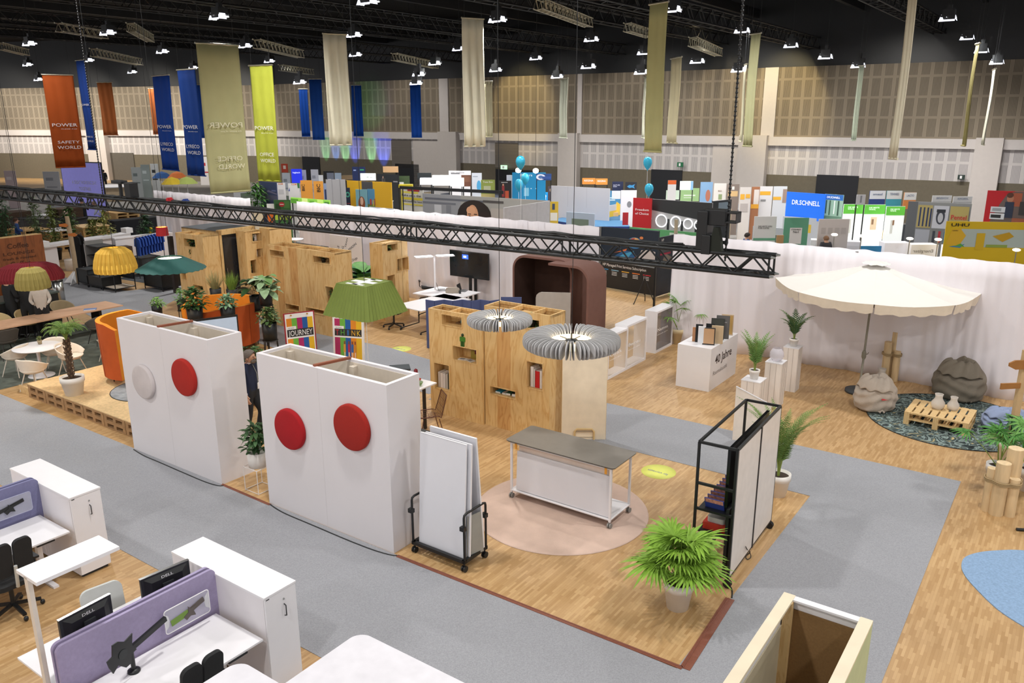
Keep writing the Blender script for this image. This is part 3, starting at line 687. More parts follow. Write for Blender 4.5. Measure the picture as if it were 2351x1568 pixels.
b = MB(); b.tube([(Lt-.2, Dt*.5, .15), (Lt-.17, Dt*.5, .95)], .012, BLACK, 6); b.tube([(Lt-.5, Dt*.45, .22), (Lt-.35, Dt*.5, .42), (Lt-.2, Dt*.5, .44)], .01, BLACK, 6); part('black_hook_rod', b, t)
# ================================================================== yellow floor stickers
def sticker(px, py, rad, label, seed):
    c = at(px, py); t = thing('floor_sticker', label, 'floor sticker', (c[0], c[1], 0), GA, 'round yellow floor stickers')
    b = MB(); b.lathe([(0, .003), (rad, .003), (rad, 0)], mat('lime_yellow_vinyl', '#dfe36f' if seed else '#d8e04a', .5), n=48); part('disc', b, t)
    b = MB(); text_mb(b, 'for vierraum', mat('blue_print', '#4b5a9a', .6), 0, 0, .075, rad*1.25, y=0)
    b.v = [(-x, -z+.0, .0045) for x, y, z in b.v]; part('lettering', b, t)
sticker(1512, 1083, .30, 'round yellow floor sticker between the table and the black frame', 1)
sticker(921, 801, .27, 'round yellow floor sticker further back beside the grey carpet', 0)
# ================================================================== black rolling frame with white panels and screen
o = (2.83, 9.43); ang = math.atan2(10.98-9.43, 3.83-2.81)   # near right foot; x runs away along the white side
t = thing('rolling_partition', 'tall black rolling frame with two white side panels, screen and shelves', 'rolling partition', o, ang)
Lw, Ww, Hw = 1.9, .5, 1.95
def fr(a, b_, w_=.032, h_=.032, m=BLACK): bb.bar(a, b_, w_, h_, m)
for i, (x, y) in enumerate(((0, 0), (Lw, 0), (0, Ww), (Lw, Ww))):
    bb = MB(); fr((x, y, .12), (x, y, Hw)); part('post', bb, t)
RL = []
for z in (Hw, .14): RL += [((0, 0, z), (Lw, 0, z)), ((0, Ww, z), (Lw, Ww, z)), ((0, 0, z), (0, Ww, z)), ((Lw, 0, z), (Lw, Ww, z))]
for z in (1.38, 1.02): RL.append(((0, 0, z), (0, Ww, z)))
RL.append(((Lw, 0, 1.02), (Lw, Ww, 1.02)))
for q in RL: bb = MB(); fr(*q); part('rail', bb, t)
for x0 in (.02, Lw/2+.015):
    b = MB(); b.box(x0, x0+Lw/2-.045, -.02, 0.004, .16, Hw-.02, mat('cream_whiteboard', '#dfd6cd', .35)); part('white_panel', b, t)
b = MB(); b.box(Lw/2-.018, Lw/2+.012, -.03, .01, .14, Hw, mat('brown_black_post', '#2c2624', .5)); part('centre_post', b, t)
b = MB(); b.box(.06, Lw-.18, .1, .14, 1.1, 1.92, mat('black_screen', '#0b0c0e', .18)); part('screen', b, t)
b = MB(); b.box(.01, .7, .05, .09, .15, 1.1, BLACK); part('back_panel', b, t)
for z in (1.02, .7): b = MB(); b.box(.02, Lw-.02, .08, Ww-.03, z-.02, z, BLACK); part('shelf', b, t)
for x in (0, Lw):
    for y in (0, Ww): castor(t, x, y, .055)
# brochures in a row on the upper shelf
pt = loc2(o, ang, .1, .26)
def brochure():
    t = thing('brochure', 'x', 'brochure'); b = MB(); b.tf((0, 0, 0), 0, 0, R(-22)); b.box(0, .012, -.13, .13, 0, .17, mat('brochure_blue', '#2f3f86', .4)); part('cover', b, t)
    b = MB(); b.tf((0, 0, 0), 0, 0, R(-22)); b.box(-.002, 0, -.12, .12, .1, .165, mat('brochure_picture', '#d88a76', .4, vary=.4, vscale=30)); part('picture', b, t); return t
br0 = brochure()
for i in range(11):
    x = .1+i*.115; q = br0 if i == 0 else dup(br0); q.location = (*loc2(o, ang, x, .27), 1.02); q.rotation_euler = (0, 0, ang)
    q['label'] = 'blue and orange brochure in the slanted row on the frame shelf'; q['group'] = 'brochures on the black frame'
t = thing('tool_case', 'open black and red case with grey coffee machine on the lower frame shelf', 'case', (*loc2(o, ang, .28, .26), .7), ang)
b = MB(); b.box(-.18, .3, -.16, .16, 0, .1, mat('case_red', '#b3301f', .5)); b.box(-.17, .29, -.17, .17, .02, .07, DARK); part('case', b, t)
b = MB(); b.prism(rrect(.3, .24, .04, 3), .1, .17, mat('light_grey_plastic', '#b9b6b2', .5)); part('tray_insert', b, t)
b = MB(); b.cyl((0, 0, .17), (0, 0, .3), .045, mat('light_grey_plastic', '#b9b6b2', .5), n=16); b.tube([(.04, 0, .26), (.09, 0, .25), (.09, 0, .19), (.04, 0, .18)], .008, CHROME, 6); b.cyl((0, 0, .3), (0, 0, .33), .03, DARK, n=12); part('jug', b, t)
cable('dangling_cable', [(1712,1255,.35),(1716,1262,.2),(1722,1268,.02),(1712,1276,.01),(1716,1284,.01),(1724,1278,.01),(1718,1262,.12),(1708,1252,.3)], .006, BC, 'coiled black cable hanging at the foot of the white panels')
cable('floor_cable', [(1668,1338,.06),(1676,1345,.03),(1681,1358),(1680,1374)], .009, BC, 'short black cable from the frame castor to the brown tape')
# ================================================================== palms near the frame
c = at(1557, 1398); fan_palm((c[0], c[1]+.05, 0), .19, .38, 15, .46, '#86ad3e', 'bright green fan palm in a white pot in front of the black frame', 5, None, .8, 1.0, nb=30)
c = at(1783, 1135); feather_palm((c[0], c[1], 0), .2, .38, 22, 1.45, '#6a8a45', 'potted date palm with feathery fronds right behind the black frame', 9, upright=.97, leaflet=.22, nl=26, lw=.015, droop=.62)
# flower stand between the boxes
c = at(594, 1128); t = thing('wire_plant_stand', 'thin white wire stand between the two white boxes', 'plant stand', (c[0], c[1]+.1, 0), GA)
WIRE = mat('white_wire', '#e6e2de', .4)
b = MB()
for z in (.01, .42):
    b.tube([(-.17, -.17, z), (.17, -.17, z), (.17, .17, z), (-.17, .17, z)], .007, WIRE, 6, closed=True)
for x in (-.17, .17):
    for y in (-.17, .17): b.tube([(x, y, 0), (x, y, .42)], .007, WIRE, 6)
part('frame', b, t)
bushy((c[0], c[1]+.1, .42), .17, .26, .3, .5, 150, .15, .07, ['#3f5d34', '#52744a', '#2f4a2a'], 'dense dark green plant in a white pot on the wire stand', 4, rim=False)
# ================================================================== foreground left: two desk islands
LAV = mat('lavender_felt', '#a196b6', .95, vary=.06, vscale=30, bump=.3, bscale=150); BLUF = mat('blue_grey_felt', '#7a7a9e', .95, vary=.06, vscale=30, bump=.3, bscale=150)
def fp(o, x, y, z=0): p = loc2(o, GA, x, y); return (p[0], p[1], z)
def cabinet(o, label):
    t = thing('tall_cabinet', label, 'cabinet', o, GA); L_, D_, H_ = 1.64, .41, 1.19
    b = MB(); b.box(0, L_-.02, 0, D_, .04, H_-.025, PAINT); b.box(.02, L_-.04, .03, D_-.03, 0, .04, DARK); part('body', b, t)
    b = MB(); b.box(-.005, L_+.003, -.005, D_+.005, H_-.024, H_, WHITE); part('top', b, t)
    d = MB(); d.box(L_-.018, L_, .004, D_-.004, .05, H_-.028, WHITE); dd = part('door', d, t)
    b = MB(); y = .24; b.tube([(L_, y, 1.0), (L_+.03, y, .99), (L_+.03, y, .87), (L_, y, .86)], .006, BLACK, 6); part('handle', b, dd)
    b = MB(); b.cyl((L_, y, 1.06), (L_+.008, y, 1.06), .011, CHROME, n=10); part('lock', b, dd)
    b = MB(); b.box(L_-.0, L_+.002, .02, .06, H_-.045, H_-.035, BLACK); part('badge', b, dd)
    return t
def desk(o, x0, x1, label, ctrl=True, group='white desks'):
    t = thing('desk', label, 'desk', fp(o, x0, -1.68), GA, group); W = x1-x0; L_ = 1.62
    b = MB(); b.box(0, W, 0, L_, .715, .74, WHITE); part('desk_top', b, t, bevel=.003)
    for y in (.18, L_-.25):
        b = MB(); b.box(W/2-.04, W/2+.04, y-.03, y+.03, .03, .70, WHITE); b.box(.06, W-.06, y-.035, y+.035, 0, .03, WHITE); part('leg', b, t)
    b = MB(); b.box(W/2-.02, W/2+.02, .2, L_-.25, .66, .70, WHITE); part('crossbar', b, t)
    if ctrl: b = MB(); b.box(W-.03, W+.006, L_-.42, L_-.2, .695, .714, BLACK); part('height_control', b, t)
    return t
def screens(o, x, m, label, h0=.52, h1=1.26, l=1.7):
    for k, dx in enumerate((0, .075)):
        t = thing('desk_screen', label+(', rear of the two' if k == 0 else ', front of the two'), 'desk screen', fp(o, x+dx, -1.68, 0), GA, 'felt desk screens')
        b = MB(); b.tf((0, 0, 0), R(90)); pts = rrect(l, h1-h0, .07, 6, l/2-.02, (h0+h1)/2); b.prismy(pts, -.018, .018, m)
        part('felt_panel', b, t, bevel=.006); b = MB()
        for y in (.3, 1.3): b.box(-.03 if k else -.0, .03, y, y+.05, .5, .56, BLACK)
        part('bracket', b, t)
oA = at(394, 1266, 1.19); oB = at(23, 1075, 1.19)
cabinet(oA, 'tall white cabinet with black handle at the end of the nearer desk island')
cabinet(oB, 'tall white cabinet with black handle at the desk island on the left edge')
desk(oA, .84, 1.64, 'white desk on the near side of the nearer lavender screens')
desk(oA, -.15, .68, 'white desk with two monitors behind the nearer lavender screens', False)
desk(oB, .84, 1.64, 'white desk on the near side of the blue grey screens, left edge'); desk(oB, -.15, .68, 'white desk behind the blue grey screens, mostly out of frame', False)
screens(oA, .72, LAV, 'large lavender felt desk screen'); screens(oB, .72, BLUF, 'blue grey felt desk screen at the left edge')
def monitor(o, x, y, z, rz, w_, h_, label):
    t = thing('computer_monitor', label, 'monitor', fp(o, x, y, z), GA+rz, 'monitors behind the lavender screens')
    b = MB(); b.box(-.012, .02, -w_/2, w_/2, 0, h_, DARK); b.add([(.02, -w_/2+.03, .02), (.02, w_/2-.03, .02), (.02, w_/2-.03, h_-.02), (.02, -w_/2+.03, h_-.02), (.055, -w_/2+.1, .05), (.055, w_/2-.1, .05), (.055, w_/2-.1, h_-.07), (.055, -w_/2+.1, h_-.07)], [(4, 5, 6, 7), (0, 1, 5, 4), (1, 2, 6, 5), (2, 3, 7, 6), (3, 0, 4, 7)], BLACK); part('housing', b, t)
    b = MB(); b.box(-.014, -.012, -w_/2+.02, w_/2-.02, .02, h_-.02, mat('monitor_glass', '#101218', .2)); part('glass', b, t)
    b = MB(); b.box(-.016, .022, -w_/2-.004, w_/2+.004, h_, h_+.005, CHROME); part('top_edge', b, t)
    b = MB(); bb = MB(); text_mb(bb, 'DELL', PRINTW, 0, h_-.055, .03, .13, bold=.01); b.add([(.058-y, x, z_) for x, y, z_ in bb.v], bb.f, PRINTW); part('lettering', b, t)
    b = MB(); b.box(.055, .075, -.06, .06, h_*.3, h_*.3+.12, DARK); b.bar((.07, -.12, h_*.42), (.09, .16, h_*.36), .05, .06, BLACK); b.cyl((.1, .12, -.18), (.1, .12, h_*.36), .018, BLACK); b.tube([(.09, .1, h_*.36), (.1, .12, h_*.36)], .02, BLACK, 8); b.box(.06, .14, .08, .16, -.21, -.19, BLACK); part('monitor_arm', b, t)
    return t
monitor(oA, .42, -1.22, .95, R(4), .54, .34, 'black monitor with white lettering on its back, left one')
monitor(oA, .44, -.36, .95, R(-6), .54, .34, 'black monitor seen from behind, beside the white cabinet')
# monitor bracket on the near desk and the clear tray
t = thing('monitor_bracket', 'black empty monitor bracket clamped to the near desk', 'monitor arm', fp(oA, 1.02, -1.12, .74), GA)
b = MB(); b.lathe([(0, 0), (.06, 0), (.06, .02), (.025, .035), (0, .035)], BLACK, n=20); b.cyl((0, 0, 0), (0, 0, .3), .022, BLACK, n=12); part('column', b, t)
b = MB(); b.bar((0, 0, .26), (-.06, .42, .34), .035, .05, BLACK); part('arm', b, t)
b = MB(); b.tf((.07, -.12, .3), R(90+12), 0)
q = [(-.2, -.06), (-.16, -.16), (-.08, -.1), (.02, -.2), (.1, -.19), (.12, -.08), (.2, -.06), (.14, .02), (.17, .18), (.05, .14), (-.04, .2), (-.12, .2), (-.14, .06), (-.22, .04)]
b.prismy([(x*.8, z*.8) for x, z in q], -.006, .006, BLACK); b.tf((.07, -.12, .3), R(102)); b.cyl((0, -.012, 0), (0, .03, 0), .05, DARK, n=16)
for x, z in ((-.05, .05), (.05, .05), (-.05, -.05), (.05, -.05)): b.cyl((x, .006, z), (x, .012, z), .008, CHROME, n=8)
part('mounting_plate', b, t)
t = thing('clear_screen_tray', 'clear acrylic plate with white rim hung before the lavender screen', 'tray', fp(oA, .90, -.42, .98), GA+R(90))
GL = mat('clear_acrylic', '#e8eaf0', .1, alpha=.22, vary=0)
b = MB(); b.prismy(rrect(.52, .27, .03, 4), -.004, .004, GL); part('plate', b, t)
b = MB(); b.tube([(x, 0, z) for x, z in rrect(.52, .27, .03, 4)], .006, WHITE, 6, closed=True); part('rim', b, t)
b = MB()
for s in (-1, 1): b.prismy([(s*.26, -.1), (s*.215, -.06), (s*.205, 0), (s*.215, .06), (s*.26, .1)][::s], .005, .009, WHITE)
part('corner_patch', b, t)
b = MB(); b.bar((-.2, -.012, -.03), (.0, -.012, .0), .006, .07, mat('green_strip', '#6f8f3c', .6)); b.bar((0, -.012, 0), (.19, -.012, .06), .006, .06, mat('grey_brown_strip', '#5c5450', .6))
b.prismy([(-.06, -.03), (0, .0), (.0, .07), (.03, .03), (.1, .04), (.06, -.01), (.08, -.07), (.02, -.05), (-.03, -.08)], -.02, -.014, mat('grey_brown_strip', '#5c5450', .6)); part('holder', b, t)
t = thing('clamp_box', 'small black power box on the near desk edge by the lavender screen', 'power socket', fp(oA, .96, -1.62, .74), GA+R(80))
b = MB(); b.box(-.09, .09, -.03, .03, 0, .06, BLACK); part('box', b, t, bevel=.01); b = MB(); b.cyl((.02, -.033, .03), (.02, -.03, .03), .018, DARK, n=12); part('socket', b, t)
# cluster B gets its own tray
t = thing('clear_screen_tray', 'clear acrylic plate with black holder before the blue grey screen', 'tray', fp(oB, .86, -.44, 1.0), GA+R(90))
b = MB(); b.prismy(rrect(.6, .27, .03, 4), -.004, .004, GL); part('plate', b, t)
b = MB(); b.tube([(x, 0, z) for x, z in rrect(.6, .27, .03, 4)], .005, mat('pale_rim', '#aeb0cc', .4), 6, closed=True); part('rim', b, t)
b = MB(); b.bar((-.3, -.012, -.05), (.2, -.012, .05), .006, .05, BLACK); b.prismy([(-.06, -.03), (0, .0), (.0, .06), (.03, .03), (.1, .04), (.06, -.01), (.08, -.07), (.02, -.05), (-.03, -.08)], -.02, -.014, BLACK); part('holder', b, t)
t = thing('laptop_stand', 'flat black stand on the desk at the left edge', 'stand', fp(oB, 1.2, -1.25, .74), GA+R(60)); b = MB(); b.box(-.15, .15, -.12, .12, 0, .02, BLACK); part('plate', b, t); b = MB(); b.bar((-.1, 0, .02), (.1, .05, .1), .03, .03, DARK); part('arm', b, t)
# ---- office chairs
def office_chair(label, loc, rz, shell=None, group='office chairs', backs=2, hb=1.08, name='office_chair'):
    t = thing(name, label, 'office chair', loc, rz, group); sh = shell or BLACK; FAB = mat('black_chair_fabric', '#202122', .9, bump=.2)
    b = MB(); b.prism(rrect(.48, .46, .12, 5), .44, .5, FAB); part('seat', b, t, bevel=.02)
    if backs == 2:
        for s in (-1, 1):
            b = MB(); b.tf((s*.115, .2, .62), 0, R(-8)); b.prismy(rrect(.21, hb-.62, .07, 5, 0, (hb-.62)/2), -.02, .025, FAB); part('back_pad', b, t, bevel=.012)
    else:
        b = MB(); b.tf((0, .22, .58), 0, R(-8)); b.prismy(rrect(.44, hb-.58, .09, 5, 0, (hb-.58)/2), -.02, .02, sh if shell else FAB); part('backrest', b, t, bevel=.012)
    b = MB(); b.tube([(0, .05, .42), (0, .24, .46), (0, .27, .75)], .022, sh, 8); part('back_stem', b, t)
    for s in (-1, 1): b = MB(); b.tube([(s*.26, .1, .45), (s*.3, .08, .5), (s*.3, .06, .67)], .014, BLACK, 6); b.box(s*.3-.03, s*.3+.03, -.1, .14, .67, .695, BLACK); part('armrest', b, t)
    b = MB(); b.cyl((0, 0, .12), (0, 0, .44), .028, BLACK, n=10); part('gas_column', b, t)
    for k in range(5):
        a = k*2*math.pi/5+.3; b = MB(); b.bar((0, 0, .13), (math.cos(a)*.3, math.sin(a)*.3, .085), .045, .03, BLACK); bs = part('base_arm', b, t)
        b = MB(); b.ball((math.cos(a)*.31, math.sin(a)*.31, .035), (.03, .03, .035), BLACK, 8, 6); part('caster', b, bs)
    return t
p = at(462, 1520, 1.04); office_chair('black office chair with two-piece back at the near desk, bottom edge', (p[0]-.25*ua.x, p[1]-.25*ua.y), GA+R(-90))
p = at(24, 1247, 1.05); office_chair('black office chair with two-piece back at the left edge', (p[0]-.25*ua.x, p[1]-.25*ua.y), GA+R(-90), shell=mat('pale_grey_shell', '#c9ccc8', .5))
p = fp(oA, -.45, -.75); 
c = thing('office_chair', 'x', 'office chair')
bpy.data.objects.remove(c)
p = at(250, 1372, .95); office_chair('office chair with pale grey back behind the left monitor', p, GA+R(80), shell=mat('pale_grey_shell', '#c9ccc8', .5), backs=1, hb=.98)
# low white pedestal on the floor behind the lamp
o = at(187, 1322); t = thing('low_cabinet', 'low white cabinet standing on the wood behind the lit lamp', 'cabinet', o, GA)
b = MB(); b.box(-.9, 0, 0, .42, .02, .5, PAINT); part('body', b, t); b = MB(); b.box(0, .006, .01, .2, .03, .49, WHITE); b.box(0, .006, .215, .41, .03, .49, WHITE); part('door', b, t)
# ---- LED uplighter
LEDM = mat('led_panel_lit', '#fbfbff', .4, emit=7)
o = at(62, 1318, 1.98); t = thing('floor_lamp', 'white floor lamp with large glowing rectangular head, lower left', 'floor lamp', o, GA)
b = MB(); b.box(-.17, .21, -.02, .76, 1.94, 1.975, WHITE); part('lamp_head', b, t)
b = MB(); b.box(-.1, .15, .06, .68, 1.975, 1.98, LEDM); part('light_panel', b, t)
b = MB(); b.box(-.0325, .0325, -.02, .02, .02, 1.96, mat('cream_lamp_post', '#dcd2c6', .4)); part('pole', b, t)
b = MB(); b.box(-.2, .2, -.25, .25, 0, .02, WHITE); part('base', b, t)
# ---- rounded table tops at the bottom edge
def round_corner_table(o, lx, ly, z, r, label):
    t = thing('high_table', label, 'table', o, GA, 'white tables with rounded corners')
    b = MB(); b.prism(rrect(lx, ly, r, 8, lx/2, -ly/2), z-.03, z, mat('white_table_top', '#dddbe0', .4)); part('table_top', b, t, bevel=.004)
    for x in (.15, lx-.15):
        for y in (-.15, -ly+.15): b = MB(); b.cyl((x, y, 0), (x, y, z-.03), .025, WHITE); part('leg', b, t)
p = at(835, 1452, 1.1); round_corner_table((p[0]-.04, p[1]+.02), 2.6, 1.2, 1.1, .14, 'large white rounded table top at the bottom edge of the picture')
p = at(556, 1518, 1.1); round_corner_table((p[0]-.03, p[1]+.02), .82, 1.0, 1.1, .14, 'smaller white rounded table top just below the near desk')
# ================================================================== foreground right: wooden box, blue rug
o = xy(-1.43, 5.57); t = thing('open_wooden_box', 'open-topped wooden display wall with pale green side, lower right corner', 'display wall', o, GA)
CORK = mat('brown_hardboard', '#8a6a42', .9, vary=.1, vscale=60); GRN = mat('pale_green_paint', '#b9c49a', .6); H_, W_, D_ = 2.52, .63, 2.6
b = MB(); b.box(0, .02, -D_, 0, 0, H_, WHITE); part('side_panel', b, t); b = MB(); b.box(W_-.02, W_, -D_, 0, 0, H_, GRN); part('side_panel', b, t, 'pale green side panel')
b = MB(); b.box(.02, W_-.02, -.02, 0, 0, H_, WHITE); part('end_panel', b, t)
b = MB(); b.box(.03, W_-.03, -.035, -.021, 0, H_-.08, CORK); b.box(.021, .03, -D_, -.04, 0, H_-.2, mat('light_inner_board', '#bfb49a', .8)); b.box(W_-.03, W_-.021, -D_, -.04, 0, H_-.2, CORK); part('inner_lining', b, t)
b = MB()
for x0, x1 in ((.0, .085), (W_-.085, W_)): b.box(x0, x1, -D_, 0, H_-.001, H_+.02, mat('pale_spruce', '#eadcc0', .6, vary=.05))
b.box(.085, W_-.085, -.06, 0, H_-.001, H_+.015, WHITE)
b.box(.03, .09, -.1, -.04, 0, H_, PINE); b.box(W_-.06, W_-.03, -.08, -.04, 0, H_, PINE); b.box(.09, W_-.06, -.08, -.04, 1.5, 1.6, PINE)
b.bar((.05, -.12, 1.35), (.05, -D_, 1.35), .06, .06, PINE); part('batten_frame', b, t)
BLUR = mat('blue_rug', '#8ba6c4', .95, vary=.15, vscale=40, bump=.5, bscale=150, spec=.1)
pts = [at(2207,1300), at(2215,1281), at(2245,1270), at(2290,1265), at(2351,1265), at(2440,1280), at(2530,1330), at(2600,1440), at(2560,1520), at(2440,1490), at(2351,1440), at(2290,1400), at(2240,1352), at(2215,1322)]
c = at(2351, 1340); out = []
for i in range(len(pts)):
    a, b_, c_, d = [Vector(pts[(i+k) % len(pts)]) for k in (-1, 0, 1, 2)]
    for k in range(5): t_ = k/5; out.append(tuple(.5*((2*b_)+(c_-a)*t_+(2*a-5*b_+4*c_-d)*t_*t_+(3*b_-a-3*c_+d)*t_**3)))
b = MB(); b.prism([(x-c[0], y-c[1]) for x, y in out], 0, .012, BLUR); solo('blue_rug', b, 'light blue pebble-shaped rug at the right edge', 'rug', c)
# ================================================================== beach corner
JR = mat('jungle_rug', '#3c4444', .9, vary=.1, bump=.3, bscale=100, spec=.1); nt = JR.node_tree; N = nt.nodes; L = nt.links
tc = [n for n in N if n.type == 'TEX_COORD'][0]; wv = N.new('ShaderNodeTexNoise'); wv.inputs['Scale'].default_value = 3.2; wv.inputs['Distortion'].default_value = 2.5; wv.inputs['Detail'].default_value = 5; L.new(tc.outputs['Object'], wv.inputs['Vector'])
cr = N.new('ShaderNodeValToRGB'); cr.color_ramp.interpolation = 'EASE'; e = cr.color_ramp.elements; e[0].position = .30; e[0].color = rgb('#26292a'); e[1].position = .70; e[1].color = rgb('#c9b27c')
for ps, h in ((.42, '#3a4444'), (.50, '#8fa09b'), (.56, '#33383a'), (.64, '#5a6862')): q = e.new(ps); q.color = rgb(h)
L.new(wv.outputs['Fac'], cr.inputs[0]); L.new(cr.outputs[0], N['Principled BSDF'].inputs['Base Color'])
b = MB(); b.lathe([(0, .01), (1.6, .01), (1.62, .006), (1.62, 0)], JR, n=80); o = solo('jungle_rug', b, 'round dark rug with leaf pattern under the pallet table', 'rug', (8.97, 15.47, .002))
b = MB(); b.tube([(1.62*math.cos(i*2*math.pi/80), 1.62*math.sin(i*2*math.pi/80), .006) for i in range(80)], .009, BLACK, 5, closed=True); part('border', b, o)
def pallet_mb(b, L_=.8, W_=.6, H_=.144, z=0, slats=7):
    for x0 in (0, L_/2-.05, L_-.1): b.box(x0, x0+.1, 0, W_, z, z+.022, PINE)
    for x0 in (0, L_/2-.05, L_-.1):
        for y0 in (0, W_/2-.05, W_-.1): b.box(x0, x0+.1, y0, y0+.1, z+.022, z+.1, PINE)
    for y0 in (0, W_/2-.05, W_-.1): b.box(0, L_, y0, y0+.1, z+.1, z+.122, PINE)
    for i in range(slats): x0 = i*(L_-.115)/(slats-1); b.box(x0, x0+.115, 0, W_, z+.122, z+H_, PINE)
o = xy(-2.38+.0, 17.05); t = thing('pallet_table', 'low table of stacked light wooden pallets on the round rug', 'table', (*at(2083.6, 936, .26), 0), GA+R(-2))
b = MB(); b.tf((0, -.18, 0)); pallet_mb(b, 1.15, .95, .13, 0); part('pallet', b, t); 
t.location = (*loc2(t.location[:2], GA, 0, -.12), .012)
b = MB(); b.tf((0, -.18, .131)); pallet_mb(b, 1.15, .95, .13, 0, 8); part('pallet', b, t)
GLS = mat('frosted_glass', '#e9e2d9', .3, alpha=.55, vary=0)
def jar(px, py, z, s, label):
    p = at(px, py, z); b = MB(); b.lathe([(0, .004), (.07*s, .004), (.1*s, .05*s), (.1*s, .11*s), (.055*s, .18*s), (.055*s, .21*s), (.065*s, .25*s), (.06*s, .25*s), (.05*s, .2*s), (.09*s, .1*s), (.06*s, .012), (0, .012)], GLS, n=24)
    t = thing('glass_lantern', label, 'glass jar', (p[0], p[1], z), 0, 'frosted glass lanterns'); part('jar', b, t, solid=0); b = MB(); b.tube([(.058*s*math.cos(i*.524), .058*s*math.sin(i*.524), .245*s) for i in range(12)], .005, GLS, 5, closed=True); part('rim', b, t); return t
jar(2152, 938, .273, 1.25, 'larger frosted glass lantern on the pallet table'); jar(2187, 941, .273, 1.1, 'smaller frosted glass lantern on the pallet table, right one'); jar(2022, 878, 0, 1.35, 'frosted glass lantern on the floor beside the pale bean bag')
def beanbag(c, r, h, hexc, label, seed, flop=1.0, tagc=None, rz=0):
    rnd = random.Random(seed); m = mat('beanbag_'+hexc[1:], hexc, .9, vary=.08, vscale=4, bump=.5, bscale=30)
    t = thing('bean_bag', label, 'bean bag', (c[0], c[1], .012), rz, 'bean bags'); b = MB(); n, k = 48, 26; vs = []
    for i in range(k+1):
        q = i/k; z = h*(q**.9) 
        base = r*(math.sin(math.pi*min(1, .30+q*.62))**.55)*(1-.35*max(0, q-.6)/.4) if q < .97 else r*.1
        if i == 0: base = r*.72
        for j in range(n):
            a = 2*math.pi*j/n; w_ = .045*math.sin(a*7+q*9+seed)*q+.03*math.sin(a*13-q*14)+.06*math.sin(a*2+seed)+.035*math.sin(q*22+3*math.sin(a*2+seed))
            rr = base*(1+w_); x = rr*math.cos(a)+flop*.28*r*max(0, q-.5)**1.2; y = rr*math.sin(a); zz = z+.05*h*math.sin(a*3+seed)*q+flop*.14*h*math.sin(a+1.2)*max(0, q-.4)
            vs.append((x, y, max(0, zz)))
    b.add(vs, [(i*n+j, i*n+(j+1) % n, (i+1)*n+(j+1) % n, (i+1)*n+j) for i in range(k) for j in range(n)], m, True)
    b.add(vs[-n:], [tuple(range(n))], m, True); b.add(vs[:n], [tuple(range(n))[::-1]], m); part('body', b, t, sub=1)
    b = MB(); vs = []; n2 = 20       # the folded-over collar
    for i in range(5):
        q = i/4
        for j in range(n2+1):
            a = -1.2+2.4*j/n2+math.pi*1.25; rr = r*(.45+.55*q)*(1+.05*math.sin(j*1.7+i)); vs.append((flop*.1*r+rr*math.cos(a), rr*math.sin(a), h*(1.02-.34*q*q)+.03*math.sin(j*1.3+i)))
    b.add(vs, [(i*(n2+1)+j, i*(n2+1)+j+1, (i+1)*(n2+1)+j+1, (i+1)*(n2+1)+j) for i in range(4) for j in range(n2)], m, True); part('collar', b, t, solid=.03, sub=1)
    b = MB(); b.tube([(-r*.2, -r*.8, h*.1), (-r*.1, -r*.92, h*.06), (0, -r*.86, h*.12), (r*.12, -r*.9, h*.05)], .025, m, 6); part('knot', b, t)
    if tagc: b = MB(); b.tf((r*.05, -r*.93, h*.46), R(10), R(-30)); b.box(-.07, .07, -.006, 0, -.02, .02, col(tagc)); part('label_tag', b, t)
    return t
beanbag(at(2006, 938), .42, .72, '#b3a698', 'pale beige bean bag with red tag on the left of the round rug', 1, .6, '#c23636')
beanbag(at(2196, 912), .52, .84, '#7d7466', 'large grey brown bean bag behind the pallet table', 4, .9)
beanbag(at(2310, 985), .46, .42, '#8c9ab8', 'light blue bean bag behind the palms at the right edge', 7, .3)
def logs(c, items, zr, label, rz=0):
    t = thing('wooden_log_bundle', label, 'wooden posts', c, rz, 'bundles of round wooden posts'); END = mat('log_end_grain', '#dcc39a', .8, vary=.15, vscale=20)
    for x, y, h, r in items: b = MB(); b.tube([(x, y, 0), (x, y, h*.5), (x, y, h)], [r, r*1.01, r*.97], mat('peeled_log', '#d8bd92', .8, vary=.15, vscale=3, stretch=(6, 6, .6)), 20); b.disc((x, y, h+.001), r*.96, END, 20); part('post', b, t)
    R_ = max(math.hypot(x, y)+r for x, y, h, r in items)+.012; b = MB()
    pts = []
    for i in range(40):
        a = 2*math.pi*i/40; rr = max(((x*math.cos(a)+y*math.sin(a))+math.sqrt(max(0, r*r-(x*math.sin(a)-y*math.cos(a))**2))) if abs(x*math.sin(a)-y*math.cos(a)) < r else 0 for x, y, h, r in items); pts.append((a, max(rr, .08)+.014))
    pts = [(a, max(pts[i-1][1], rr, pts[(i+1) % 40][1])) for i, (a, rr) in enumerate(pts)]
    for k in range(3): b.tube([(rr*math.cos(a), rr*math.sin(a), zr+k*.022+.01*math.sin(a)) for a, rr in pts], .011, mat('hemp_rope', '#a9916a', .9), 6, closed=True)
    part('rope', b, t); return t
c = at(2043, 872); logs(c, [(-.14, 0, .93, .085), (.05, .1, 1.14, .085), (.06, -.07, .72, .08)], .62, 'three round wooden posts tied with rope by the parasol pole')
c = at(2300, 1178); logs(c, [(-.11, -.02, .86, .105), (.1, .07, 1.06, .115), (-.2, .1, .72, .07), (.06, -.08, .62, .08)], .52, 'nearer bundle of round wooden posts tied with rope at the right edge')
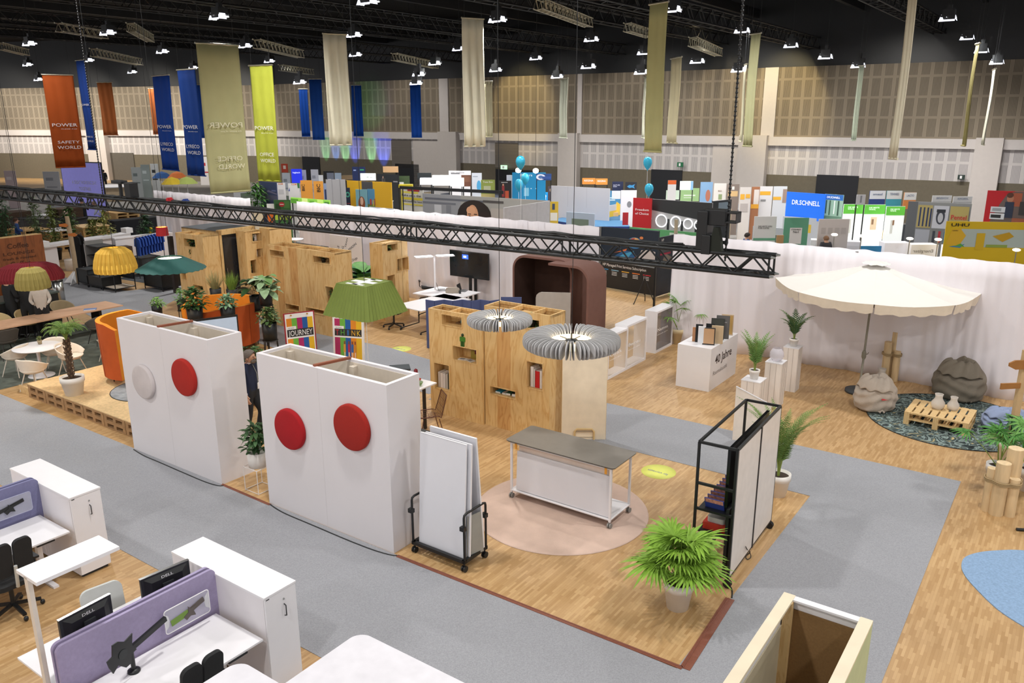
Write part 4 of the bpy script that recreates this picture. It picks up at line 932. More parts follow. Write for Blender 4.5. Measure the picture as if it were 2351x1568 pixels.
# parasol
c = at(1972, 900); cc = at(2008, 640, 2.42); t = thing('parasol', 'large cream octagonal parasol before the white curtain', 'parasol', (c[0], c[1], 0), 0)
CAN = mat('parasol_cloth', '#e2ded7', .8, vary=.01, spec=.2); POLE = mat('parasol_pole', '#8a8474', .5); dx, dy = cc[0]-c[0], cc[1]-c[1]
b = MB(); b.cyl((0, 0, .03), (dx, dy, 2.72), .024, POLE, n=12); part('pole', b, t)
b = MB(); b.tf((dx*.28, dy*.28, .8)); b.tube([(0, 0, -.1), (0, 0, -.05), (0, 0, .05), (0, 0, .1)], [.03, .05, .05, .03], POLE, 10); b.tube([(0, 0, 0), (.08, 0, .02), (.1, 0, .06)], .01, POLE, 6); part('crank', b, t)
b = MB(); b.lathe([(0, 0), (.3, 0), (.3, .06), (.1, .09), (0, .09)], mat('dark_parasol_base', '#3b3f42', .6), n=28); part('base', b, t)
RA = 2.15; A0 = R(292); rim = [(dx+RA*math.cos(A0+i*math.pi/4), dy+RA*math.sin(A0+i*math.pi/4), 2.27-.02*math.cos(A0+i*math.pi/4)) for i in range(8)]
b = MB(); ap = (dx, dy, 2.78); vs = []; n = 8
for i in range(8):
    p0 = Vector(rim[i]); p1 = Vector(rim[(i+1) % 8]); A_ = Vector(ap); rows = []
    for k in range(n+1):
        q = k/n; rows.append([A_.lerp(p0, q).lerp(A_.lerp(p1, q), j/6)+Vector((0, 0, -.07*math.sin(math.pi*q)*(1-abs(j/6-.5)*0)-.05*math.sin(math.pi*j/6)*q)) for j in range(7)])
    b.add([p for r_ in rows for p in r_], [(k*7+j, (k+1)*7+j, (k+1)*7+j+1, k*7+j+1) for k in range(n) for j in range(6)], CAN, True)
part('canopy', b, t)
b = MB()
for i in range(8):
    p0 = Vector(rim[i]); p1 = Vector(rim[(i+1) % 8]); row = []
    for j in range(13):
        q = .01+.98*j/12; p_ = p0.lerp(p1, q); top = p_+Vector((0, 0, -.05*math.sin(math.pi*q))); o_ = Vector((p_.x-dx, p_.y-dy, 0)).normalized(); row.append((top, top+Vector((0, 0, -.2-.02*math.sin(j*1.9)))-o_*(.03+.02*math.sin(j*2.3))))
    b.add([p for r_ in row for p in r_], [(2*j, 2*j+1, 2*j+3, 2*j+2) for j in range(12)], mat('parasol_valance', '#e3d6c2', .8), True)
part('valance', b, t)
b = MB()
for i in range(16):
    a0 = i*math.pi/8; a1 = a0+math.pi/8; b.add([(dx, dy, 2.83), (dx+.3*math.cos(a0), dy+.3*math.sin(a0), 2.76+.025*(i % 2)), (dx+.3*math.cos(a1), dy+.3*math.sin(a1), 2.76+.025*((i+1) % 2))], [(0, 1, 2)], CAN)
part('vent_cap', b, t)
for i in range(8): b = MB(); b.bar((dx, dy, 2.55), tuple(Vector(rim[i]).lerp(Vector((dx, dy, 2.3)), .06)-Vector((0, 0, .09))), .02, .02, POLE); part('rib', b, t)
# white plinths with plants and vase
PLW = mat('whitewashed_board', '#e6ddd4', .7, vary=.05, vscale=4, stretch=(3, 3, .5)); JNT = mat('dark_joint', '#9c9086', .8)
def plinth(px, py, z, w_, label):
    p = at(px, py, z); t = thing('white_plinth', label, 'plinth', p, GA, 'white wooden plinths'); b = MB()
    b.box(0, w_, 0, w_, z-.018, z, WHITE); part('top', b, t); b = MB(); b.box(.006, w_-.006, .006, w_-.006, 0, z-.018, PLW)
    for k in (1, 2): b.box(w_*k/3-.002, w_*k/3+.002, .003, .007, 0, z-.02, JNT); b.box(w_-.007, w_-.003, w_*k/3-.002, w_*k/3+.002, 0, z-.02, JNT)
    part('column', b, t); return loc2(p, GA, w_/2, w_/2)
c = plinth(1701, 871, .72, .41, 'lowest white plinth carrying a potted palm'); 
feather_palm((*c, .72), .11, .2, 15, .85, '#6f9650', 'potted palm on the lowest white plinth', 21, upright=1.0, leaflet=.2, nl=15, lw=.022, droop=.5)
c = plinth(1756.6, 829.7, .98, .36, 'middle white plinth carrying a glass vase'); 
t = thing('glass_vase', 'round clear glass vase on the middle white plinth', 'vase', (*c, .98)); b = MB(); b.lathe([(0, .005), (.09, .005), (.15, .1), (.14, .2), (.09, .27), (.085, .28), (.13, .2), (.14, .1), (.08, .015), (0, .015)], mat('clear_glass', '#eeeaf0', .08, alpha=.38, vary=0), n=28); part('vase', b, t)
c = plinth(1798.7, 795.7, 1.02, .34, 'tallest white plinth at the curtain carrying a dark palm')
feather_palm((*c, 1.02), .1, .18, 11, .75, '#46663f', 'dark green palm on the tallest white plinth', 33, upright=1.05, leaflet=.17, nl=13, lw=.03, droop=.75)
p = at(1681, 1010); t = thing('cream_board', 'cream board with slanted top edge behind the black frame', 'board', p, R(-20)); b = MB(); b.prismy([(0, 0), (.66, 0), (.66, .78), (.62, .8), (0, 1.08)], 0, .02, mat('cream_board_face', '#e9dccd', .6)); part('panel', b, t); b = MB(); b.bar((0, 0, 1.085), (.64, 0, .8), .025, .012, WHITE); part('top_edge', b, t)
# signpost and greenery at the right edge
c = at(2325, 1075); t = thing('wooden_signpost', 'wooden post with short brown sign boards at the right edge', 'signpost', (c[0]+.48, c[1]+.9, 0), 0); DRW = mat('post_wood', '#c2a67c', .8, vary=.1); SGB = mat('brown_sign_board', '#9c6a34', .7, vary=.1)
b = MB(); b.box(-.05, .05, -.05, .05, 0, 1.9, DRW); part('post', b, t)
b = MB(); b.prismy([(-.32, 1.62), (-.2, 1.56), (.4, 1.6), (.4, 1.74), (-.22, 1.73), (-.32, 1.68)], -.09, -.05, SGB); part('sign_board', b, t)
b = MB(); b.prismy([(-.4, 1.18), (-.05, 1.2), (-.05, 1.3), (-.4, 1.29)], -.08, -.04, SGB); part('sign_board', b, t)
c = at(2282, 1118); fan_palm((c[0], c[1], 0), .17, .42, 8, .36, '#4f8a3c', 'fan palm in a tall white pot beside the rope-tied posts', 12, None, 1.25, 1.15, mat('white_metal_pot', '#d8d4d0', .35), 16)
c = at(2302, 1060); bushy((c[0]+.12, c[1]+.1, 0), .16, .35, .3, .5, 110, .16, .05, ['#2f5a30', '#3f6e3a'], 'dense dark green plant in a white pot at the right edge', 14)
c = at(2345, 1130); fan_palm((c[0]+.12, c[1]+.1, 0), .16, .4, 7, .38, '#6fa050', 'light green fan palm cut by the right edge', 15, None, 1.0, 1.3, nb=16)
c = at(2400, 900); feather_palm((c[0], c[1], 0), .2, .4, 14, 1.1, '#5d7a4c', 'tall palm reaching in from the right edge before the curtain', 18, trunk=.65, upright=.8, leaflet=.25, nl=18, lw=.02, droop=.8)
b = MB(); b.tube([(0, 0, .02), (.35, .1, .02)], .025, BLACK, 8); solo('black_stand', b, 'black foot of a stand at the right edge of the wooden floor', 'stand', (*at(2333, 1218), 0), R(-25))
# ================================================================== long white curtains
CUR = mat('white_curtain', '#eae5e9', .85, vary=.02, vscale=.8, spec=.1); PIPE = mat('grey_upright', '#8e8d8a', .5, metal=.4)
def curtain(u0, u1, v, label, H_=2.97, seed=1):
    L_ = u1-u0; t = thing('drape_wall', label, 'curtain', xy(u0, v), GA, 'white curtains across the hall'); rnd = random.Random(seed)
    nx = int(L_/.05); nz = 8; b = MB(); vs = []; ph = [rnd.uniform(0, 6) for _ in range(6)]
    for k in range(nz+1):
        q = k/nz
        for j in range(nx+1):
            x = L_*j/nx; am = .02+.025*(1-q)
            y = am*.7*math.sin(x*9.5+1.8*math.sin(x*.9+ph[0]))+.011*math.sin(x*27+2.5*math.sin(x*2.1+ph[4])+q)*(.4+.6*abs(math.sin(x*.7+ph[5])))+.03*math.sin(x*3.3+ph[1]+q)+.10*(1-q)**2*math.sin(x*.8+ph[2])
            vs.append((x, y, H_*q+(.016*math.sin(x*11+ph[3])*abs(math.sin(x*1.7)) if k == nz else 0)))
    b.add(vs, [(k*(nx+1)+j, k*(nx+1)+j+1, (k+1)*(nx+1)+j+1, (k+1)*(nx+1)+j) for k in range(nz) for j in range(nx)], CUR, True); part('cloth', b, t, solid=.01)
    b = MB(); b.cyl((0, .06, H_-.06), (L_, .06, H_-.06), .02, PIPE, n=8); part('top_rail', b, t)
    n = max(1, round(L_/3)); 
    for i in range(n+1): b = MB(); b.cyl((L_*i/n, .12, 0), (L_*i/n, .12, H_), .02, PIPE, n=8); part('upright', b, t)
    return t
curtain(-32.6, -26.2, 19.75, 'white curtain run at the far left, left of the gap with the potted plant', seed=2)
curtain(-23.9, -11.2, 20.1, 'long white curtain run behind the television screen', seed=3)
curtain(-8.85, 6.0, 20.0, 'long white curtain run behind the cream parasol', seed=5)
# ================================================================== plywood units with niches
def holed(b, W, H_, holes, m, d=.32, lip=.02, back=None, warm=()):
    """front in local x (0..W), z (0..H), facing -y; holes (x0,x1,z0,z1) become boxes d deep"""
    xs = sorted({0, W, *[q for h in holes for q in h[:2]], *[q for h in warm for q in h]}); zs = sorted({0, H_, *[q for h in holes for q in h[2:4]]})
    for i in range(len(xs)-1):
        for k in range(len(zs)-1):
            cx = (xs[i]+xs[i+1])/2; cz = (zs[k]+zs[k+1])/2
            if any(h[0] < cx < h[1] and h[2] < cz < h[3] for h in holes): continue
            b.add([(xs[i], 0, zs[k]), (xs[i+1], 0, zs[k]), (xs[i+1], 0, zs[k+1]), (xs[i], 0, zs[k+1])], [(0, 1, 2, 3)], PLYD if any(w0 < cx < w1 for w0, w1 in warm) else m)
    for x0, x1, z0, z1 in holes:
        v = [(x0, -lip, z0), (x1, -lip, z0), (x1, -lip, z1), (x0, -lip, z1), (x0, d, z0), (x1, d, z0), (x1, d, z1), (x0, d, z1)]
        b.add(v, [(0, 1, 5, 4), (1, 2, 6, 5), (2, 3, 7, 6), (3, 0, 4, 7)], m); b.add(v, [(4, 5, 6, 7)], back or m)
        t_ = .02; o_ = [(x0-t_, -lip, z0-t_), (x1+t_, -lip, z0-t_), (x1+t_, -lip, z1+t_), (x0-t_, -lip, z1+t_)]; p_ = [(x, .0, z) for x, y, z in o_]
        b.add(v[:4]+o_+p_, [(4, 5, 1, 0), (5, 6, 2, 1), (6, 7, 3, 2), (7, 4, 0, 3), (4, 8, 9, 5), (5, 9, 10, 6), (6, 10, 11, 7), (7, 11, 8, 4)], m)
def ply_unit(u, v, LA, LB, H_, label, fh=(), rh=(), open_top=True, warm=()):
    """corner nearest left at u,v; fh niches on the A face, rh niches on the face turned right"""
    o = xy(u, v); t = thing('plywood_display_wall', label, 'display wall', o, GA, 'plywood display walls'); th = .04
    b = MB(); holed(b, LA, H_, fh, PLY, min(.3, LB-.06), warm=warm)
    part('front_panel', b, t)
    b = MB(); b.tf((LA, 0, 0), R(90)); holed(b, LB, H_, rh, PLY, min(.3, LA-.06)); part('side_panel', b, t)
    b = MB(); b.box(0, LA, LB-.02, LB, 0, H_, PLY); part('back_panel', b, t); b = MB(); b.box(0, .02, 0.001, LB-.02, 0, H_, PLY); part('side_panel', b, t)
    b = MB()
    for q in ((0, LA, 0.001, th), (0, LA, LB-th, LB), (0, th, th, LB-th), (LA-th, LA, th, LB-th)): b.box(*q, H_-.05, H_+.003, PLY)
    for x in (LA*.36, LA*.7): b.box(x, x+th, th, LB-th, H_-.08, H_-.004, PLY)
    part('top_rim', b, t); b = MB(); b.box(.03, LA-.03, .03, LB-.03, H_-.42, H_-.40, PLYD); b.box(LA*.4, LA*.66, .05, LB-.05, H_-.12, H_-.1, PLY); part('inner_shelf', b, t)
    return o
def rect_on(o, ang, a, c):   # (px,py) top-left and bottom-right -> x0,x1,z0,z1
    x0, z1 = hit(*a, o, ang); x1, z0 = hit(*c, o, ang); return (x0, x1, z0, z1)
def inn(o, ang, r, fx, z=0, d=.12): p = loc2(o, ang, r[0]+(r[1]-r[0])*fx, d); return (p[0], p[1], r[2]+z)
BG = GA+math.pi/2
# -- central pair
uL, vL = -10.66, 12.14; uR, vR = -9.27, 12.19
oL = xy(uL, vL); oR = xy(uR, vR)
n1 = rect_on(oL, GA, (1015, 721), (1061, 752)); n2 = rect_on(oL, GA, (1041, 793), (1095, 835)); n3 = rect_on(oL, GA, (998, 832), (1033, 897))
n4 = rect_on(oR, GA, (1127, 886), (1184, 913)); n5 = rect_on(oR, GA, (1211, 829), (1246, 896)); n6 = rect_on(oR, GA, (1190, 728), (1239, 757))
n4 = (max(n4[0], .04), n4[1], n4[2]-.02, n4[3])
ply_unit(uL, vL, 1.37, .45, 2.23, 'plywood unit with books, left half of the pair behind the ring lamps', [n1, n2, n3], warm=())
ply_unit(uR, vR, 1.52, .53, 2.46, 'taller plywood unit with red books, right half of the pair behind the ring lamps', [n4, n5, n6], warm=((.30, .62),))
def box_thing(name, label, cat, loc, rz, w_, d_, h_, m, group=None, pages=None, bev=0):
    t = thing(name, label, cat, loc, rz, group); b = MB(); b.box(-w_/2, w_/2, 0, .006, 0, h_, m); b.box(-w_/2, w_/2, d_-.004, d_, 0, h_, m) if pages is None else None
    b.box(-w_/2, -w_/2+.003, 0, d_, 0, h_, m); b.box(w_/2-.003, w_/2, 0, d_, 0, h_, m); part('cover', b, t)
    b = MB(); b.box(-w_/2+.003, w_/2-.003, .006, d_-.004, .003, h_-.004, pages or PRINTW); part('pages', b, t); return t
def books(o, ang, r, specs, group, d=.06):
    x = r[0]+.03
    for w_, h_, hx, lb in specs:
        p = loc2(o, ang, x+w_/2, d); box_thing('book', lb, 'book', (p[0], p[1], r[2]), ang, w_, .2, h_, col(hx, .5), group); x += w_+.004
books(oL, GA, n3, [(.06,.33,'#cfc6c0','pale grey book at the left end of the white row'),(.07,.32,'#e8dfdb','thick white book, second in the row of the left unit'),(.05,.32,'#ded5d2','white book, third in the row of the left unit'),(.07,.31,'#b3aca6','grey book beside the black one'),(.05,.34,'#20251f','black book at the right end of the white row')], 'books in the left plywood unit')
books(oR, GA, n5, [(.07,.40,'#e9e2de','tall white folder left of the red books'),(.03,.36,'#dcd6d2','thin white book before the red ones'),(.10,.33,'#c8161c','thick red book in the right plywood unit'),(.05,.35,'#e6dcd8','white book right of the red one')], 'books in the right plywood unit')
for i, (fx, hx, w_, h_, lb) in enumerate(((.2,'#2e9ac0',.12,.035,'blue magazine in the low niche'),(.45,'#d7d2cc',.1,.03,'white magazine in the low niche'),(.6,'#2f6a4a',.1,.045,'green magazine in the low niche'),(.85,'#3a352e',.12,.06,'dark magazine stack in the low niche'))):
    p = inn(oR, GA, n4, fx); b = MB(); b.box(-w_/2, w_/2, -.05, .14, 0, h_, col(hx, .5)); b.box(-w_/2+.004, w_/2-.002, -.052, .138, .004, h_-.004, PRINTW); solo('magazine', b, lb, 'magazine', p, GA+R(5*i), 'magazines in the low niche')
p = inn(oL, GA, n2, .68, d=.24); t = thing('picture_card', 'yellow and dark red card reading Hello in the plywood niche', 'card', p, GA); b = MB(); b.box(-.15, .12, 0, .012, 0, .16, col('#a4913a')); b.box(-.05, .13, -.003, .012, .1, .27, col('#6b1720')); part('card', b, t); b = MB(); text_mb(b, 'Hello', PRINTW, .04, .17, .05, .17, y=-.004); part('lettering', b, t)
for i, (fx, hx) in enumerate(((.3, '#d9d4d0'), (.62, '#c5c0ba'))):
    p = inn(oL, GA, n2, fx, d=.07); b = MB(); b.box(-.09, .09, -.05, .07, 0, .012, col(hx)); b.box(-.06, .04, -.03, .05, .012, .0125, col('#7d7f80')); solo('leaflet', b, 'printed leaflet lying in the niche below the green figure' if i else 'open leaflet at the left in the niche below the green figure', 'leaflet', p, GA+R(12-30*i), 'leaflets in the niche')
p = loc2(oL, GA, (n2[0]+n2[1])/2-.04, -.02); t = thing('green_figure', 'small green toy figure standing on the niche frame', 'figurine', (p[0], p[1]+.02, n2[3]+.02), GA); G_ = col('#3f7a20', .4)
b = MB(); b.box(-.045, .045, -.018, .018, .11, .2, G_); b.box(-.065, -.045, -.015, .015, .1, .19, G_); b.box(.045, .065, -.015, .015, .1, .19, G_); part('body', b, t)
for s in (-1, 1): b = MB(); b.box(s*.024-.018, s*.024+.018, -.018, .018, 0, .11, col('#2b5a18')); part('leg', b, t)
b = MB(); b.ball((0, 0, .235), .032, col('#1f3316'), 12, 8); part('head', b, t)
p = inn(oR, GA, n6, .5); t_ = bushy((p[0], p[1], n6[2]), .07, .12, .14, .14, 40, .09, .06, ['#35502c', '#4a6a3a'], 'trailing ivy hanging from the niche between the ring lamps', 41, pm=BLACK, trail=14)
p = inn(oL, GA, n1, .6, d=.18); b = MB(); b.box(-.1, .1, 0, .1, 0, .03, col('#7a5a38')); b.box(.03, .09, -.01, .02, .03, .09, col('#4c8088')); solo('notebook', b, 'small brown item with teal tag in the upper niche of the left unit', 'notebook', p, GA)
# cream panel with handle
p = at(1289, 1009); t = thing('cream_partition', 'tall cream panel with arched handle opening behind the grey topped table', 'panel', (p[0], p[1]+.0, 0), R(-1)); Wp = .84
b = MB(); holed(b, Wp, 1.95, [(.27, .60, .06, .16)], mat('cream_panel_face', '#eadcc4', .6), .02, 0.0); b.box(0, Wp, .021, .03, 0, 1.95, CREAM); b.box(-.006, 0, 0, .03, 0, 1.95, PINE); b.box(Wp, Wp+.006, 0, .03, 0, 1.95, PINE); part('panel', b, t)
b = MB(); b.tube([(.25, -.012, .0), (.25, -.012, .17), (.29, -.012, .22), (.58, -.012, .22), (.62, -.012, .17), (.62, -.012, 0)], .02, mat('bent_wood', '#d9bb86', .5), 8); part('handle_arch', b, t)
# -- far left pair beside the booth
def corner_uv(px, py, z): return guv(px, py, z)
H1 = 2.35
a_ = corner_uv(399, 534.5, H1); b_ = corner_uv(467, 542, H1); c_ = corner_uv(495, 537, H1)
u0, v0 = a_[0], (a_[1]+b_[1])/2; LA = b_[0]-a_[0]; LB = max(.6, c_[1]-v0); o = xy(u0, v0)
m1 = rect_on(o, GA, (423, 547), (450, 568)); m2 = rect_on(o, GA, (416, 624), (429, 642)); m3 = rect_on(o, GA, (444, 653), (468, 668))
ply_unit(u0, v0, LA, LB, H1, 'plywood unit with an ivy niche left of the glass door booth', [m1, m2, m3])
p = inn(o, GA, m1, .5); bushy(p, .09, .14, .2, .22, 60, .12, .08, ['#2c4a26', '#3d5f34'], 'dark ivy spilling from the niche of the far left plywood unit', 42, pm=BLACK, trail=10)
p = inn(o, GA, m3, .5); bushy(p, .05, .06, .12, .1, 24, .07, .04, ['#6d8a50'], 'small pale green plant in the lowest niche of the far left plywood unit', 43, pm=BLACK)
# meeting booth with glass door: lies along B behind it
o = xy(u0+LA-.05, v0+LB+.02); t = thing('meeting_booth', 'dark roofed meeting booth with smoked glass door in plywood portal', 'booth', o, GA); d_ = corner_uv(545, 530, 2.42); L_ = max(1.4, d_[1]-(v0+LB)+.1)
SMK = mat('smoked_glass', '#3a3a3c', .12, alpha=.93, vary=.15, vscale=2)
b = MB(); b.box(-2.0, .02, 0, .1, 0, 2.42, PLY); b.box(-2.0, .02, L_-.12, L_, 0, 2.42, PLY); part('side_wall', b, t); b = MB(); b.box(-.1, .05, 0, .09, 0, 2.45, PLY); b.box(-.1, .05, L_-.13, L_, 0, 2.45, PLY); b.box(-.1, .05, 0, L_, 2.3, 2.46, PLY); part('portal_frame', b, t)
b = MB(); b.box(-2.0, -.1, 0, L_, 2.38, 2.43, mat('dark_roof', '#43464a', .7)); part('roof', b, t); b = MB(); b.box(-.02, .0, .12, L_-.16, .03, 2.26, SMK); dd = part('glass_door', b, t)
b = MB(); b.box(-.04, .03, .09, .14, 0, 2.3, BLACK); b.box(-.04, .03, L_-.18, L_-.13, 0, 2.3, BLACK); b.box(-.04, .03, .09, L_-.13, 2.24, 2.3, BLACK); part('door_frame', b, dd)
b = MB(); b.cyl((.03, .2, .9), (.03, .2, 1.2), .012, CHROME, n=8); part('door_handle', b, dd)
# unit right of the booth, long along B
H2 = 2.4; a_ = corner_uv(561, 532, H2); b_ = corner_uv(612, 529, H2); u0 = a_[0]+.0; v0 = a_[1]; LB = b_[1]-v0; o = xy(u0, v0); oo = o
fr_ = [rect_on(o, BG, (578, 537), (608, 551)), rect_on(o, BG, (588, 572), (606, 588)), rect_on(o, BG, (574, 598), (590, 626))]
ply_unit(u0-.45, v0, .45, LB, H2, 'plywood unit with three niches right of the glass door booth', (), fr_)
ply_unit(u0-.05, v0+LB+.02, .5, .9, H2+.05, 'plain plywood block at the right end behind the three-niche unit')
for i, (r_, lb) in enumerate(((fr_[0], 'small cactus in the top niche right of the booth'), (fr_[2], 'tall small plant in the lowest niche right of the booth'))): bushy(inn(o, BG, r_, .25+.2*i), .045, .09, .06, .2+.1*i, 26, .06, .03, ['#3a5a30'], lb, 50+i, pm=BLACK)
for i, r_ in enumerate(fr_[:2]): p = inn(o, BG, r_, .45-.15*i, d=.16); b = MB(); b.box(-.07, .07, 0, .02, 0, .2, PRINTW); solo('white_card', b, ('white card in the top niche' if i == 0 else 'white card in the middle niche')+' right of the booth', 'card', p, BG)
# unit in the middle (four panels, warm stripe)
H3 = 2.4; a_ = corner_uv(607.4, 562, H3); b_ = corner_uv(773, 581, H3); c_ = corner_uv(809, 576, H3); u0, v0 = a_[0], (a_[1]+b_[1])/2; LA = b_[0]-a_[0]; LB = .62; o = xy(u0, v0)
q = [rect_on(o, GA, (620, 573), (653, 591)), rect_on(o, GA, (720, 587), (758, 607)), rect_on(o, GA, (748, 657), (768, 699)), rect_on(o, GA, (657, 697), (688, 716)), rect_on(o, GA, (703, 705), (745, 723)), rect_on(o, GA, (629, 640), (640, 680))]
ply_unit(u0, v0, LA, LB, H3, 'widest plywood unit with a dark wood stripe behind the two posters', q, warm=((LA*.05+.2, LA*.05+.5), (LA*.33, LA*.45)))
bushy(inn(o, GA, q[1], .4), .07, .1, .11, .14, 34, .08, .05, ['#2f4d28'], 'small dark plant in the top niche of the widest plywood unit', 60, pm=BLACK)
bushy(inn(o, GA, q[2], .5), .05, .2, .13, .22, 40, .08, .05, ['#34552c'], 'little tree in the tall niche of the widest plywood unit', 61, pm=BLACK)
# unit C near the curtain
H4 = 2.35; a_ = corner_uv(851, 557, H4); f_ = corner_uv(877, 561, H4); b_ = corner_uv(948, 556, H4); u0, v0 = a_[0], f_[1]; LA = max(.4, f_[0]-a_[0]); LB = b_[1]-v0; o = xy(u0+LA, v0)
q = [rect_on(o, BG, (888, 559), (912, 573)), rect_on(o, BG, (911, 595), (937, 618)), rect_on(o, BG, (888, 634), (907, 668))]
ply_unit(u0, v0, LA, LB, H4, 'plywood unit with trailing plant right of the standing plants and curtain', (), q)
bushy(inn(o, BG, q[0], .4), .07, .1, .1, .12, 30, .07, .05, ['#7d9450', '#5f7a3c'], 'trailing pale green plant in the top niche by the curtain', 62, pm=BLACK, trail=12)
bushy(inn(o, BG, q[1], .2), .05, .08, .06, .14, 22, .05, .03, ['#3a5a30'], 'small dark plant in the middle niche by the curtain', 63, pm=BLACK)
bushy(inn(o, BG, q[2], .5), .05, .08, .08, .14, 22, .06, .03, ['#3a5a30'], 'small plant in the lowest niche by the curtain', 64, pm=BLACK)
# ================================================================== pendant lamps on the black truss
A0_ = Vector((*xy(-3.12, 10.09), 4.18)); A1_ = Vector((*xy(-22.8, 9.28), 4.18)); tr_ang = math.atan2(A0_.y-A1_.y, A0_.x-A1_.x); TL = (A0_-A1_).length
t = thing('black_truss', 'long black four-chord truss hanging across the picture', 'truss', tuple(A1_), tr_ang); TB = mat('black_truss_steel', '#1d1f20', .45, metal=.2)
b = MB(); s = .24
for y in (-s/2, s/2):
    for z in (-s/2, s/2):
        b = MB(); b.tube([(0, y, z), (TL, y, z)], .026, TB, 10); c_ = part('chord', b, t)
        b = MB(); b.tube([(TL, y, z), (TL+.05, y, z)], [.02, .012], CHROME, 8); part('end_pin', b, c_)
b = MB(); n = int(TL/.46); p_ = TL/n
for k in range(n):
    x0, x1, x2 = k*p_, k*p_+p_/2, (k+1)*p_
    for y in (-s/2, s/2): b.tube([(x0, y, -s/2), (x1, y, s/2)], .0125, TB, 6, False); b.tube([(x1, y, s/2), (x2, y, -s/2)], .0125, TB, 6, False)
    for z in (-s/2, s/2): b.tube([(x0, -s/2, z), (x1, s/2, z)], .0125, TB, 6, False); b.tube([(x1, s/2, z), (x2, -s/2, z)], .0125, TB, 6, False)
for x in [TL-.02]+[TL-2.9-3*i for i in range(6)]:
    for dx in ((0,) if x > TL-.1 else (-.06, .06)):
        for y in (-s/2, s/2): b.tube([(x+dx, y, -s/2), (x+dx, y, s/2)], .014, TB, 6, False)
part('lattice', b, t)
b = MB(); rnd = random.Random(3)
for k in range(3):
    pts = [(x*.5, rnd.uniform(-.08, .08), s/2+.035+rnd.uniform(0, .03)) for x in range(int(TL*2)-1)]; b.tube(pts, .012, BC, 5)
part('cable_run', b, t)
def truss_point(px, dz=0):       # point on the truss under an image column
    d = fw*FPX+rt*(px-1175.5)+dn*(550-784); dr = Vector((math.cos(tr_ang), math.sin(tr_ang))); det = d.x*(-dr.y)+d.y*dr.x
    tt = (A1_.x*(-dr.y)+A1_.y*dr.x)/det; return Vector((d.x*tt, d.y*tt, 4.18+dz))
for px, lb in ((1668, 'chain'), (250, 'chain')):
    p = truss_point(px); b = MB(); k = 0; z = p.z
    b.tube([(0, 0, 0), (0, 0, 8.7)], .011, BLACK, 6)
    for i in range(120): b.ball((0, 0, .05+i*.055), (.02, .02, .018), BLACK, 6, 4)
    solo('hoist_chain', b, 'black hoist chain rising from the '+('right end' if px > 1000 else 'left part')+' of the black truss', 'chain', tuple(p), 0, 'hoist chains')
def lamp_pos(px, py, z): return at(px, py, z)
def pendant(name, px, py, z, label, group='pendant lamps'):
    x, y = at(px, py, z); t = thing(name, label, 'pendant lamp', (x, y, z), 0, group); p = truss_point(px); b = MB()
    b.tube([(0, 0, .02), (0, 0, 12.98-z)], .005, BLACK, 5); part('cable', b, t); return t
def bulb(t, z, r=.05, p_=18, colr=(1, .82, .55)):
    b = MB(); b.ball((0, 0, z), r, mat('warm_bulb_lit', '#ffe2b0', .4, emit=9), 12, 8); part('bulb', b, t)
    l = bpy.data.lights.new('pendant_light', 'POINT'); l.energy = p_; l.color = colr; l.shadow_soft_size = r; o = bpy.data.objects.new('pendant_light', l); COL.objects.link(o); o.location = (t.location.x, t.location.y, t.location.z+z-r-.02)
FELTG = mat('grey_felt_fin', '#b9b8b8', .9, vary=.04); FINE = mat('lamp_inner_ring_lit', '#ffe9bf', .5, emit=2.2)
def ring_lamp(px, py, z, Ro, label, seed):
    t = pendant('ring_lamp', px, py, z, label); b = MB(); n = 64; Ri = Ro*.40; hh = Ro*.17; prof = []
    for k in range(17): a = math.pi*k/16; prof.append((Ri+(Ro-Ri)*(.5-.5*math.cos(a)), hh*math.sin(a)**.6))
    pts = [(r_, z_) for r_, z_ in prof]+[(r_, -z_) for r_, z_ in prof[::-1][1:-1]]
    for i in range(n):
        a = 2*math.pi*i/n; ca, sa = math.cos(a), math.sin(a); wv = .012*math.sin(i*2.2)
        vs = [(r_*ca-sa*(.006+wv), r_*sa+ca*(.006+wv), z_) for r_, z_ in pts]+[(r_*ca+sa*(.006-wv), r_*sa-ca*(.006-wv), z_) for r_, z_ in pts]; m = len(pts)
        b.add(vs, [tuple(range(m)), tuple(range(m, 2*m))[::-1]]+[(j, m+j, m+(j+1) % m, (j+1) % m) for j in range(m)], FELTG)
    o_ = part('felt_fins', b, t); o_['kind'] = 'stuff'
    b = MB(); b.lathe([(Ri*.96, -hh*.6), (Ri*1.02, -hh*.6), (Ri*1.02, hh*.25), (Ri*.96, hh*.25)], FINE, n=48); part('light_ring', b, t)
    b = MB(); b.lathe([(0, .0), (Ri*.32, .0), (Ri*.32, .02), (0, .03)], DARK, n=24); 
    for k in range(6): a = k*math.pi/3; b.bar((0, 0, .01), (Ri*math.cos(a), Ri*math.sin(a), .005), .015, .01, DARK)
    b.tube([(0, 0, .02), (0, 0, .12)], .012, DARK, 6); part('hub', b, t)
    l = bpy.data.lights.new('pendant_light', 'POINT'); l.energy = 14; l.color = (1, .86, .62); l.shadow_soft_size = .12; o = bpy.data.objects.new('pendant_light', l); COL.objects.link(o); o.location = (t.location.x, t.location.y, z-.08)
ring_lamp(1147, 735, 2.95, .51, 'smaller grey ring lamp of felt fins, left one', 1)
ring_lamp(1312, 783, 2.9, .70, 'larger grey ring lamp of felt fins, right one', 2)
